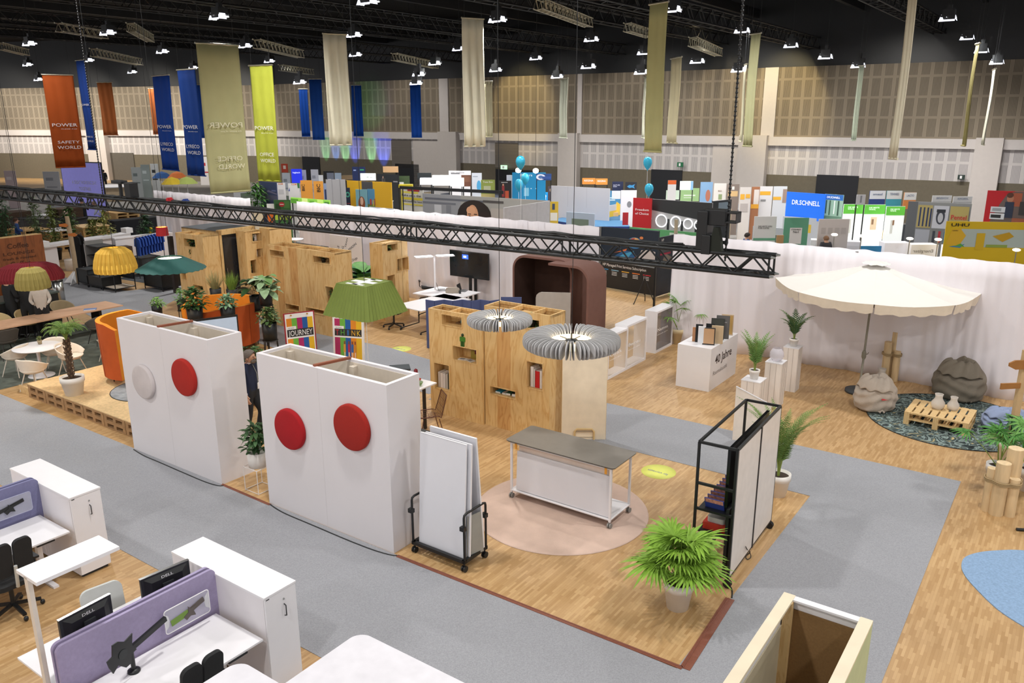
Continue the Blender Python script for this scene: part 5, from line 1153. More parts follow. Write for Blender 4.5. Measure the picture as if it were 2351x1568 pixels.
def pleats(b, prof, n, m, amp=.02, sq=0.0, n2=None):
    """lathe with vertical pleats; sq squashes toward a square plan"""
    k = n*4; rings = []
    for r_, z_ in prof:
        row = []
        for j in range(k):
            a = 2*math.pi*j/k; f = 1.0
            if sq: f = 1/max(abs(math.cos(a)), abs(math.sin(a)))**sq
            rr = r_*f+amp*(1 if j % 4 < 2 else -1)*min(1, r_*3); row.append((rr*math.cos(a), rr*math.sin(a), z_))
        rings += row
    b.add(rings, [(i*k+j, i*k+(j+1) % k, (i+1)*k+(j+1) % k, (i+1)*k+j) for i in range(len(prof)-1) for j in range(k)], m, False)
t = pendant('square_lampshade', 838, 682, 2.92, 'green pleated square lampshade hanging above the THINK poster'); GS = mat('olive_green_shade', '#75843a', .8, vary=.05)
b = MB(); b.tf((0, 0, 0), R(45+12)); 
for i in range(4):
    a0 = R(90*i+45); a1 = R(90*i+135); t0, t1 = .36, .56
    for k in range(26):
        q0, q1 = k/26, (k+1)/26; e = .012*(1 if k % 2 else -1)
        def P_(r_, q, z, e): p0 = Vector((r_*1.41*math.cos(a0), r_*1.41*math.sin(a0))); p1 = Vector((r_*1.41*math.cos(a1), r_*1.41*math.sin(a1))); p = p0.lerp(p1, q); c_ = (1-abs(2*q-1)**6*.06); nn = Vector((math.cos((a0+a1)/2), math.sin((a0+a1)/2))); p = p*c_+nn*e; return (p.x, p.y, z)
        b.add([P_(t1, q0, -.28, e), P_(t1, q1, -.28, -e), P_(t0, q1, .27, -e), P_(t0, q0, .27, e)], [(0, 1, 2, 3)], GS)
part('shade', b, t, solid=.004)
b = MB(); b.tf((0, 0, .27), R(57)); b.box(-.33, .33, -.33, .33, -.012, 0, GS); b.box(-.26, .26, -.06, .06, 0, .006, PRINTW); b.box(-.06, .06, -.26, .26, 0, .0061, PRINTW); b.box(-.26, -.2, -.2, .2, 0, .006, PRINTW); b.box(.2, .26, -.2, .2, 0, .006, PRINTW); part('top_plate', b, t)
b = MB(); b.cyl((0, 0, -1.2), (0, 0, -.2), .006, WHITE, n=6); part('pull_cord', b, t); bulb(t, -.05, .06, 15)
def ribbed_dome(px, py, z, r, h, m, label, n=30, stretch=None):
    t = pendant('ribbed_lampshade', px, py, z, label); b = MB(); prof = [(r*.25, h*.5), (r*.55, h*.47), (r*.8, h*.3), (r*.93, 0), (r, -h*.3), (r*.97, -h*.5)]
    if stretch: b.X = Matrix.Rotation(stretch[1], 4, 'Z') @ Matrix.Diagonal((stretch[0], 1, 1, 1))
    pleats(b, prof, n, m, r*.035); part('shade', b, t, solid=.006); return t
YEL = mat('yellow_lamp_felt', '#c9a03a', .7, vary=.05, emit=.12, ecol='#c9942a'); OLV = mat('olive_lamp_felt', '#9a8c4c', .85); BURG = mat('burgundy_lamp_felt', '#6e0f1c', .85)
t = ribbed_dome(263, 596, 2.85, .45, .56, YEL, 'yellow ribbed dome lampshade lit from inside', 26); bulb(t, -.12, .07, 45)
b = MB(); b.lathe([(.405, -.02), (.44, -.15), (.43, -.27)], mat('yellow_lamp_lit', '#dcb548', .6, emit=.35), n=60); part('lit_band', b, t)
t = ribbed_dome(73, 638, 2.75, .325, .44, OLV, 'olive ribbed dome lampshade in front of the long red one', 24); bulb(t, -.15, .05, 25)
t = ribbed_dome(67, 624, 2.3, .345, .45, BURG, 'long burgundy ribbed lampshade at the left edge', 56, (2.15, R(30))); bulb(t, -.1, .05, 15)
t = pendant('teal_lampshade', 391, 603, 2.85, 'wide flat teal lampshade with glowing opening on top'); TEAL = mat('teal_shade', '#2c5e58', .7, vary=.05)
b = MB(); n = 28
for i in range(n):
    a0 = 2*math.pi*i/n; a1 = 2*math.pi*(i+1)/n
    for (r0_, z0_), (r1_, z1_) in (((.28, .12), (.5, .0)), ((.5, 0), (.74, -.13))):
        am = (a0+a1)/2; b.add([(r0_*math.cos(a0), r0_*math.sin(a0), z0_), (r0_*math.cos(a1), r0_*math.sin(a1), z0_), (r1_*math.cos(a1), r1_*math.sin(a1), z1_), (r1_*1.015*math.cos(am), r1_*1.015*math.sin(am), z1_-.015), (r1_*math.cos(a0), r1_*math.sin(a0), z1_)], [(0, 4, 3, 2, 1)], TEAL)
part('shade', b, t, solid=.008); b = MB(); b.disc((0, 0, .09), .27, mat('teal_lamp_glow', '#fff3dd', .5, emit=3), 30); part('light_disc', b, t)
x, y = at(372, 531, 2.9); t = pendant('drum_lampshade', 372, 531, 2.9, 'small red drum lampshade near the far left curtain'); b = MB(); b.lathe([(.15, .12), (.17, -.12)], mat('red_shade', '#a3161c', .7), n=30); b.lathe([(.14, .12), (.155, -.12)], mat('red_shade_lit', '#e07038', .7, emit=.8), n=30); part('shade', b, t); bulb(t, 0, .04, 25)
# things hung on / standing on the truss
def black_kit(px, label, w_, h_, seed, parts_):
    p = truss_point(px, .14); t = thing('stage_light', label, 'stage light', tuple(p), tr_ang, 'stage gear on the black truss')
    for nm, q in parts_:
        b = MB()
        for a in q: b.box(*a, BLACK)
        part(nm, b, t, bevel=.01)
    return t
black_kit(1640, 'black stage spotlight with bags on the right end of the truss', 0, 0, 1, [('lamp_body', [(-.12, .16, -.1, .1, .32, .52)]), ('yoke', [(-.14, -.11, -.02, .02, .1, .45), (.15, .18, -.02, .02, .1, .45), (-.14, .18, -.03, .03, .08, .12)]), ('bag', [(-.2, -.06, -.14, .12, .0, .5), (-.12, .0, -.16, .1, -.05, .2)]), ('clamp', [(-.03, .05, -.05, .05, -.05, .1)]), ('barn_door', [(.16, .3, -.1, .1, .36, .38), (.16, .3, -.1, .1, .48, .5), (.29, .3, -.1, .1, .36, .5)])])
p = truss_point(1650, .14); b = MB(); b.prismy([(-.09, 0), (.1, -.05), (.07, .14), (.03, .3), (-.03, .3)], -.14, -.05, mat('dark_green_cloth', '#20241c', .9)); solo('dark_cloth', b, 'dark cloth bundle hanging beside the spotlight on the truss', 'cloth', tuple(p), tr_ang)
black_kit(316, 'black loudspeaker box standing on the left part of the truss', 0, 0, 2, [('cabinet', [(-.1, .1, -.1, .1, .03, .34)]), ('bracket', [(-.12, .12, -.02, .02, 0, .04)])])
black_kit(292, 'flat black moving light left of the loudspeaker on the truss', 0, 0, 2, [('lamp_head', [(-.2, .16, -.08, .08, .3, .37)]), ('arm', [(-.03, .03, -.03, .03, .0, .3)])])
for px, hx, lb in ((400, '#c0202a', 'red clamp lying on top of the truss'), (436, '#27448c', 'blue clamp lying on top of the truss')):
    p = truss_point(px, .16); b = MB(); b.box(-.08, .08, -.03, .03, 0, .05, col(hx)); b.box(-.02, .02, -.05, .05, .02, .07, col(hx)); solo('truss_clamp', b, lb, 'clamp', tuple(p), tr_ang, 'clamps on the truss')
# ================================================================== posters, stool, tables in the middle
def flip(o, rz, w_, h_, lean, label, body, tcols, word, wc, frame, back=None, zb=.62):
    t = thing('poster_stand', label, 'poster', o, rz, 'striped posters'); b = MB(); b.tf((0, 0, 0), 0, -lean); b.box(0, w_, 0, .03, zb, zb+h_, frame); part('board', b, t)
    b = MB(); b.tf((0, 0, 0), 0, -lean); m_ = .05; cw = (w_-2*m_)/5
    b.box(m_*.5, w_-m_*.5, -.004, 0, zb+.02, zb+h_-.02, PRINTW)
    for i, c_ in enumerate(tcols): b.box(m_+i*cw, m_+(i+1)*cw, -.007, -.004, zb+.05, zb+h_-.12, col(c_))
    b.box(m_, w_-m_, -.009, -.007, zb+h_*.56, zb+h_*.70, col('#2c2c2e')); b.box(m_, w_-m_, -.0085, -.007, zb+h_*.53, zb+h_*.56, PRINTW); b.box(m_, m_+.3*w_, -.009, -.007, zb+h_*.70, zb+h_*.755, PRINTW)
    if body == 'people':
        for i, (x, c_) in enumerate(((.38, '#e0a040'), (.52, '#c02a55'), (.63, '#2a66b0'), (.72, '#d08830'))): b.box(x*w_-.025, x*w_+.025, -.011, -.008, zb+h_*.24, zb+h_*.4, col(c_)); b.box(x*w_-.015, x*w_+.015, -.011, -.008, zb+h_*.12, zb+h_*.24, col('#e6c8a8')); b.box(x*w_-.017, x*w_+.017, -.011, -.008, zb+h_*.4, zb+h_*.46, col('#8a4a30'))
    else: b.add([(w_*.6, -.01, zb+.05), (w_-m_, -.01, zb+.05), (w_-m_, -.01, zb+h_*.3), (w_*.62, -.01, zb+h_*.27)], [(0, 1, 2, 3)], col('#1f4c9a')); b.add([(w_*.62, -.012, zb+h_*.2), (w_*.9, -.012, zb+h_*.26), (w_*.68, -.012, zb+h_*.16), (w_*.9, -.012, zb+h_*.12), (w_*.85, -.012, zb+h_*.1), (w_*.6, -.012, zb+h_*.16)], [(0, 1, 2, 3, 4, 5)], PRINTW)
    part('print', b, t)
    b = MB(); b.tf((0, 0, 0), 0, -lean)
    if len(wc) == 1: text_mb(b, word, col(wc[0]), w_/2, zb+h_*.58, h_*.1, w_*.78, y=-.008)
    else:
        for i, (ch, c_) in enumerate(zip(word, wc)): text_mb(b, ch, col(c_), m_+(i+.5)*(w_-2*m_)/len(word), zb+h_*.575, h_*.11, (w_-.16)/len(word)*(.3 if ch == 'I' else .75), y=-.008)
    text_mb(b, 'WE MAKE', BLACKP, m_+.02, zb+h_*.715, h_*.02, w_*.2, y=-.008, align='L'); part('lettering', b, t)
    for x in (.03, w_-.06): b = MB(); b.tf((0, 0, 0), 0, -lean); b.box(x, x+.03, .0, .03, .0, zb, frame); part('leg', b, t)
    if back: b = MB(); b.bar((w_/2, .2, zb+h_*.8), (w_/2, .6, 0), .03, .02, frame); part('rear_leg', b, t)
    b = MB(); b.tf((0, 0, 0), 0, -lean)
    for x in (.16, w_-.16): b.cyl((x, -.03, zb+h_-.05), (x, 0, zb+h_-.05), .018, col('#b98a2e', .4), n=8)
    part('clip', b, t); return t
SC5 = ['#e08a1e', '#6cb33f', '#b01f68', '#1a5ca8', '#e6b820']
p0 = at(653, 722, 1.85); p1 = at(724, 714, 1.85); a_ = math.atan2(p1[1]-p0[1], p1[0]-p0[0]); flip(p0, a_, math.hypot(p1[0]-p0[0], p1[1]-p0[1]), 1.22, R(4), 'flip chart with red frame showing the word JOURNEY', '', SC5, 'JOURNEY', ['#f1f1f1'], col('#9c1028', .5), True)
p0 = at(757, 720, 1.78); p1 = at(829, 724, 1.78); a_ = math.atan2(p1[1]-p0[1], p1[0]-p0[0]); flip(p0, a_, math.hypot(p1[0]-p0[0], p1[1]-p0[1]), 1.15, R(4), 'flip chart with white frame showing the word THINK', 'people', ['#b02560', '#6cb33f', '#1a5ca8', '#e08a1e', '#e6b820'], 'THINK', ['#c8283c', '#58a83a', '#2a6ab8', '#e0a828', '#e8c030'], WHITE, True)
# free-standing display screen behind the left box
p1 = at(545, 724, 1.85); t = thing('display_stele', 'tall slim display with pale blue screen behind the left white box', 'display', p1, R(212)); b = MB(); b.box(0, .98, -.02, .02, .1, 1.87, BLACK); part('frame', b, t); b = MB(); b.box(.03, .95, .02, .024, .25, 1.83, mat('pale_screen_lit', '#a9b8ca', .3, emit=.35)); part('screen', b, t); b = MB(); b.box(.05, .93, -.25, .25, 0, .1, BLACK); part('base', b, t)
# black stool, white desk, wire chair behind the right box
p = at(918, 842, .48); t = thing('wooden_stool', 'small wooden stool with dark grey cushion on the grey carpet', 'stool', p, R(12)); b = MB(); b.box(-.21, .21, -.17, .17, .02, .43, PLY); part('body', b, t); b = MB(); b.box(-.23, .23, -.19, .19, .43, .48, mat('grey_cushion', '#474c4f', .9)); part('cushion', b, t, bevel=.015)
p = at(1003, 878, .9); t = thing('white_side_table', 'white table corner with glass bowl and fruit behind the right white box', 'table', p, GA, None)
b = MB(); b.box(-1.2, 0, -.62, 0, .87, .9, WHITE); part('table_top', b, t, bevel=.004)
for x, y in ((-.08, -.3), (-1.1, -.3)): b = MB(); b.box(x-.025, x+.025, y-.025, y+.025, .0, .87, BLACK); part('leg', b, t)
p2 = at(962, 886, .9); b = MB(); b.lathe([(0, .01), (.05, .01), (.085, .08), (.08, .08), (.05, .02), (0, .02)], mat('green_glass', '#7c9a5c', .1, alpha=.6), n=20); solo('glass_bowl', b, 'small green glass bowl on the white table corner', 'bowl', (*p2, .902))
for i, (px, py, hx, lb) in enumerate(((958, 872, '#c4452a', 'flat orange red dish on the white table corner'), (955, 862, '#7a1020', 'dark red bottle top on the white table corner'))):
    q_ = at(px, py, .9); b = MB(); b.lathe([(0, 0), (.07-.03*i, 0), (.08-.04*i, .02+.1*i), (0, .03+.12*i)], col(hx, .4), n=18); solo('tableware', b, lb, 'tableware', (*q_, .902))
def wire_chair(loc, rz, label):
    t = thing('wire_chair', label, 'chair', loc, rz); m = mat('copper_brown_wire', '#5a3326', .4, metal=.3); b = MB()
    def S(u, v):   # seat/back surface
        if v < .5: q = v/.5; return (u*.23*(1-.1*q), -.22+.42*q, .46-.05*math.sin(math.pi*q)*(1-abs(u))+.04*abs(u)**2)
        q = (v-.5)/.5; return (u*.23*(1-.15*q), .2+.12*q, .47+.42*q-.0*abs(u))
    for i in range(11): u = -1+.2*i; b.tube([S(u, k/14) for k in range(15)], .004, m, 4)
    for k in range(0, 15, 2): b.tube([S(-1+.2*i, k/14) for i in range(11)], .0035, m, 4)
    part('wire_seat', b, t); b = MB(); b.tube([S(-1, k/14) for k in range(15)]+[S(1, k/14) for k in range(14, -1, -1)], .009, m, 6, closed=True); part('rim', b, t)
    for x, y in ((-.2, -.2), (.2, -.2), (-.2, .24), (.2, .24)): b = MB(); b.tube([(x*.9, y*.7, .43), (x*1.15, y*1.15, 0)], .009, m, 6); part('leg', b, t)
p = at(985, 1005); wire_chair((p[0], p[1]), R(-70), 'brown wire chair half hidden behind the right white box')
p = at(970, 985, .78); t = thing('dark_side_table', 'small dark table behind the white boards, beside the wire chair', 'table', (p[0]-.05, p[1]-.25, 0), GA); b = MB(); b.box(-.35, .3, -.3, .3, .72, .75, BLACK); part('table_top', b, t); b = MB(); b.box(-.3, .25, -.25, .25, .05, .7, mat('purple_grey', '#5d5560', .7)); part('body', b, t)
# ================================================================== desks and screen at the curtain
def office_desk(c1, c2, W_, label, legm=BLACK, z=.74):
    """c1 near-left corner on plan, runs along A to c2"""
    L_ = math.hypot(c2[0]-c1[0], c2[1]-c1[1]); a = math.atan2(c2[1]-c1[1], c2[0]-c1[0]); t = thing('meeting_table', label, 'table', c1, a, 'white meeting tables'); b = MB(); b.box(0, L_, 0, W_, z-.025, z, WHITE); part('table_top', b, t)
    for x in (.15, L_-.15): b = MB(); b.tube([(x, .08, .06), (x, W_*.4, .09), (x, W_*.4, z-.03)], .018, legm, 6); b.tube([(x, W_-.08, .06), (x, W_*.6, .09), (x, W_*.6, z-.03)], .018, legm, 6); b.ball((x, .08, .03), .03, BLACK, 8, 6); b.ball((x, W_-.08, .03), .03, BLACK, 8, 6); part('leg', b, t)
    return t
office_desk(at(905, 700, .74), at(968, 714, .74), 2.0, 'white folding table nearest the green lampshade')
office_desk(xy(-16.6, 18.2), xy(-14.95, 18.2), 1.3, 'white meeting table with two laptops in front of the television')
def laptop(px, py, z, rz, label):
    p = at(px, py, z); t = thing('laptop', label, 'laptop', (*p, z), rz, 'laptops on the meeting table'); b = MB(); b.box(-.16, .16, -.11, .11, 0, .015, mat('laptop_grey', '#8b8c8e', .4)); part('keyboard', b, t); b = MB(); b.tf((0, .11, .015), 0, R(-15)); b.box(-.16, .16, 0, .008, 0, .21, DARK); part('screen', b, t)
laptop(1015, 666, .74, R(100), 'left laptop on the white meeting table'); laptop(1064, 668, .74, R(75), 'right laptop on the white meeting table')
p = at(1056, 674, .74); b = MB(); b.lathe([(0, 0), (.035, 0), (.04, .09), (.03, .09), (0, .02)], DARK, n=14); solo('cup', b, 'small dark cup between the laptops', 'cup', (*p, .742))
tu0, tu1 = u_at(1035, 19.75), u_at(1122, 19.75); p0 = xy(tu0, 19.75); tz1 = zat(*p0, 573); tz0 = zat(*p0, 632); t = thing('television', 'large black television on a twin-leg stand before the curtain', 'television', p0, GA); TW = (tu1-tu0)/1.5; TS = (tz1-tz0)/.87; t.scale = (TW, 1, 1); b = MB(); b.box(0, 1.5, 0, .06, tz0, tz1, mat('tv_housing', '#131518', .4)); part('housing', b, t)
b = MB(); b.box(.02, 1.48, -.004, 0, tz0+.02, tz1-.02, mat('tv_screen', '#1c2126', .15, vary=.2, vscale=2)); b.box(.5, .74, -.006, -.004, tz1-.24, tz1-.1, mat('tv_logo_lit', '#3460e0', .4, emit=1.4)); b.box(.55, .66, -.007, -.006, tz1-.2, tz1-.14, mat('tv_logo_white', '#e8e8ff', .4, emit=1.2)); part('screen', b, t)
for x in (.72, .92): b = MB(); b.box(x, x+.07, .03, .1, 0.05, tz0+.02, BLACK); part('leg', b, t)
b = MB(); b.box(.4, 1.2, -.2, .2, 0, .05, BLACK); part('base', b, t)
# LED lamp with two wings
p = at(998, 676, .0); p = xy(*[a for a in guv(1000, 690, .4)]); t = thing('twin_led_lamp', 'white standing lamp with two glowing wings at the meeting table', 'floor lamp', p, 0); zz = zat(*p, 588)
b = MB(); b.box(-.022, .022, -.022, .022, 0, zz, WHITE); part('pole', b, t); b = MB(); b.box(-.2, .2, -.15, .15, 0, .015, WHITE); part('base', b, t)
for s_, a in ((-1, R(200)), (1, R(15))): b = MB(); b.tf((0, 0, zz), a); b.box(.05, .62, -.14, .14, -.012, .012, WHITE); b.box(.08, .6, -.12, .12, .012, .016, LEDM); b.box(.08, .6, -.12, .12, -.016, -.012, LEDM); part('light_wing', b, t)
office_chair('white-backed office chair behind the meeting table', at(985, 690), R(10), shell=WHITE, backs=1, hb=1.1)
office_chair('black office chair at the right end of the meeting table', at(1118, 706), R(-75), backs=1, hb=1.12)
office_chair('black swivel chair under the edge of the folding table', at(905, 752), R(160), backs=1, hb=.8)
office_chair('grey-backed office chair in front of the meeting table', at(1042, 722), R(180), shell=mat('taupe_shell', '#b0a596', .6), backs=1, hb=.92)
# blue zig-zag screen
p0 = guv(976, 690, 1.35); p1 = guv(1145, 690, 1.35); BZ = mat('blue_fabric_screen', '#4c5680', .9, vary=.05, bump=.2); t = thing('folding_screen', 'blue zigzag folding screen in front of the meeting tables', 'folding screen', xy(*p0), GA+math.atan2(p1[1]-p0[1], p1[0]-p0[0])); L_ = math.hypot(p1[0]-p0[0], p1[1]-p0[1]); n = 8
for i in range(n): x0, x1 = L_*i/n, L_*(i+1)/n; y0, y1 = (.0, .16) if i % 2 else (.16, .0); b = MB(); b.bar((x0, y0, .68), (x1, y1, .68), .03, 1.32, BZ); part('screen_leaf', b, t)
p = at(1150, 683, 1.35); t = thing('room_divider', 'straight blue fabric panel right of the zigzag screen', 'screen', p, R(-4)); b = MB(); b.box(0, .55, 0, .04, .05, 1.36, BZ); part('panel', b, t); b = MB(); b.box(0, .04, -.2, .2, 0, .05, BLACK); b.box(.5, .54, -.2, .2, 0, .05, BLACK); part('foot', b, t)
c_ = xy(u_at(1098, 15.2), 15.2); feather_palm((c_[0], c_[1], 0), .16, .35, 16, .95, '#5d8f5a', 'bushy palm between the blue zigzag screen and the plywood unit', 71, upright=.95, leaflet=.16, nl=12, lw=.02)
# brown felt pod
POD = mat('brown_pod_felt', '#7d5a50', .95, vary=.05, bump=.3, bscale=120); PODI = mat('dark_brown_pod_inside', '#4a3228', .95, vary=.08)
vr = 17.95; ur0, ur1 = u_at(1262, vr), u_at(1368, vr+.4); vl = 18.35; ul0, ul1 = u_at(1177, vl), u_at(1312, vl)
t = thing('felt_pod', 'curved brown felt shell with open front, right part of the pod', 'seating pod', xy(ur1-.95, vr), GA)
def arch(b, W_, H_, D_, r, m, mi, x0=0, full=True, th=.06, over=0):
    pts = [(W_, 0), (W_, H_-r)]+[(W_-r+r*math.cos(R(a)), H_-r+r*math.sin(R(a))) for a in range(10, 90, 10)]+[(W_-r, H_), (over, H_-.0)]
    if full: pts = pts[:-1]+[(r, H_)]+[(r+r*math.cos(R(a)), H_-r+r*math.sin(R(a))) for a in range(100, 180, 10)]+[(0, H_-r), (0, 0)]
    n = len(pts); inner = []
    for i, (x, z) in enumerate(pts):
        d = Vector(pts[min(i+1, n-1)])-Vector(pts[max(i-1, 0)]); d.normalize(); nn = Vector((-d.y, d.x)); inner.append((x+nn.x*th, z+nn.y*th))
    vs = [(x+x0, 0, z) for x, z in pts]+[(x+x0, D_, z) for x, z in pts]+[(x+x0, 0, z) for x, z in inner]+[(x+x0, D_, z) for x, z in inner]
    b.add(vs, [(i, n+i, n+i+1, i+1)[::-1] for i in range(n-1)], m, True); b.add(vs, [(2*n+i, 3*n+i, 3*n+i+1, 2*n+i+1) for i in range(n-1)], mi, True)
    b.add(vs, [(i, i+1, 2*n+i+1, 2*n+i) for i in range(n-1)], m); b.add(vs, [(n+i, 3*n+i, 3*n+i+1, n+i+1) for i in range(n-1)], m)
b = MB(); arch(b, .95, zat(*xy(ur1-.4, vr+.4), 606), .95, .42, POD, POD, 0, False, .06, -.3); part('shell', b, t)
b = MB(); b.box(.2, .9, .1, .8, .0, .42, mat('pod_seat', '#5a4138', .95)); part('seat', b, t, bevel=.03)
t = thing('felt_pod', 'dark brown rounded felt pod with pale low divider, left part', 'seating pod', xy(ul0, vl), GA)
Wl = ul1-ul0; b = MB(); arch(b, Wl, zat(*xy(ul0+.6, vl), 588), 1.1, .4, POD, PODI, 0, True); b.box(.05, Wl-.05, 1.04, 1.1, 0, zat(*xy(ul0+.6, vl), 588)-.1, PODI); part('shell', b, t)
b = MB(); b.box(.15, 1.4, .3, 1.0, .0, .44, PODI); part('bench', b, t, bevel=.03)
q_ = xy(u_at(1230, 17.7), 17.7); t = thing('grey_divider', 'pale grey beige divider with rounded corner standing in front of the pod', 'screen', q_, GA+R(20)); b = MB(); pts = [(0, 0), (.95, 0), (.95, 1.48), (.15, 1.46), (.07, 1.43), (.02, 1.38), (0, 1.3)]; b.prismy(pts, 0, .05, mat('beige_felt', '#b0a8a0', .95)); part('panel', b, t)
# glass frames
def glass_frame(px, py, L_, D_, H_, label, tint, word, al):
    o = at(px, py); t = thing('glass_showcase', label, 'display frame', o, GA, 'white frames holding glass panes'); th = .05
    b = MB(); b.box(-D_, 0, 0, .05, 0, H_, WHITE); b.box(-D_, 0, L_-.05, L_, 0, H_, WHITE); b.box(-D_, 0, .05, L_-.05, 0, .06, WHITE); b.box(-D_, 0, .05, L_-.05, H_-.05, H_, WHITE); part('frame', b, t)
    b = MB(); b.box(-.03, -.022, .05, L_-.05, .06, H_-.05, mat('pane_'+tint[1:], tint, .08, alpha=al, vary=0)); g_ = part('glass_pane', b, t)
    b = MB(); bb = MB(); text_mb(bb, word, PRINTW, L_*.42, H_*.5, .085, L_*.6, rot=0, bold=.01); text_mb(bb, 'acoustic glass', PRINTW, L_*.42, H_*.41, .03, L_*.6); b.add([(-.018, x, z) for x, y, z in bb.v], bb.f, PRINTW); part('lettering', b, g_)
glass_frame(1437, 850, 1.08, .34, 1.12, 'white frame with clear glass pane, middle of three', '#e8d5b8', 'Bernau', .25)
glass_frame(1504, 812, 1.05, .34, 1.12, 'white frame with grey glass pane, farthest of three', '#6e6664', 'Numea', .6)
glass_frame(1394, 873, 1.0, .3, 1.06, 'white frame with clear glass pane behind the cream panel, nearest of three', '#e8cda0', 'Glas', .25)
# 40 Jahre plinth
o = at(1551, 885); o2 = at(1627, 897); Wd = math.hypot(o2[0]-o[0], o2[1]-o[1]); a_ = R(-32); t = thing('white_counter', 'white counter block lettered 40 Jahre with sample boards on top', 'counter', o, GA)
b = MB(); b.box(0, .80, 0, 1.66, 0, 1.0, WHITE); part('block', b, t); bb = MB(); b = MB(); SER = col('#3b2f2c'); text_mb(bb, '40 Jahre', SER, .78, .58, .2, 1.02, bold=.014); text_mb(bb, 'Raumakustik', col('#8d8685'), .62, .33, .1, .86); b.add([(.803, x, z) for x, y, z in bb.v], bb.f, SER); 
b.mi = []; b.ms = bb.ms; b.mi = list(bb.mi); part('lettering', b, t)
def sample(x, y, w_, h_, hx, hx2, label, rz=0, txt=False):
    p = loc2(o, GA, x, y); t = thing('sample_board', label, 'sample board', (p[0], p[1], 1.0), GA+R(18)+rz, 'sample boards on the white counter'); b = MB(); b.box(0, w_, 0, .03, 0, h_, col(hx, .5)); part('frame', b, t); b = MB(); b.box(.02, w_-.02, -.004, 0, .03, h_-.02, col(hx2, .7)); part('face', b, t)
    if txt: b = MB(); text_mb(b, 'vitAcoustic', PRINTW, w_/2, h_*.7, .035, w_*.6, y=-.005); text_mb(b, 'panel\nsystem', PRINTW, w_*.22, h_*.5, .025, None, y=-.005, align='L'); part('lettering', b, t)
sample(.18, .38, .1, .33, '#c08a5a', '#c8926a', 'small brown sample board at the left end of the white counter'); sample(.26, .36, .16, .42, '#14181c', '#14181c', 'black sample board with white button on the white counter')
sample(.4, .62, .2, .4, '#14181c', '#191b1e', 'black folder standing behind the white boxes on the counter'); sample(.38, .22, .16, .42, '#e8e8ea', '#dfe2e6', 'white sample box in front on the counter')
sample(.48, .25, .27, .4, '#2a2624', '#c49c74', 'tan wood sample board with dark edge on the counter'); sample(.60, .46, .26, .42, '#cfb896', '#c9b08c', 'pale oak sample board on the counter')
sample(.45, .8, .3, .5, '#3a3c38', '#464842', 'dark green grey board standing behind the oak sample'); sample(.52, .93, .3, .55, '#63625f', '#6c6a69', 'grey board with white lettering on the counter', txt=True)
sample(.5, 1.3, .28, .5, '#c9b49a', '#c59f5c', 'cork coloured framed board at the far end of the counter')
# tall fan plant behind the frames and HP tripod
c_ = at(1556, 788); t = fan_palm((c_[0], c_[1], 0), .2, .42, 12, .34, '#6f9c44', 'fan palm in a cream pot behind the farthest glass frame', 81, None, 1.0, 1.6, mat('cream_pot', '#d9c7a0', .7), 14)
p = at(1478, 697); zt_ = zat(*p, 655); t = thing('tripod', 'black tripod standing on the floor before the dark print wall', 'tripod', p, 0)
for a in (R(200), R(-25), R(75)): b = MB(); b.tube([(0, 0, .85), (.38*math.cos(a), .38*math.sin(a), 0)], .015, BLACK, 6); part('leg', b, t)
b = MB(); b.tube([(0, 0, .3), (0, 0, 1.0)], .014, BLACK, 6); part('column', b, t)
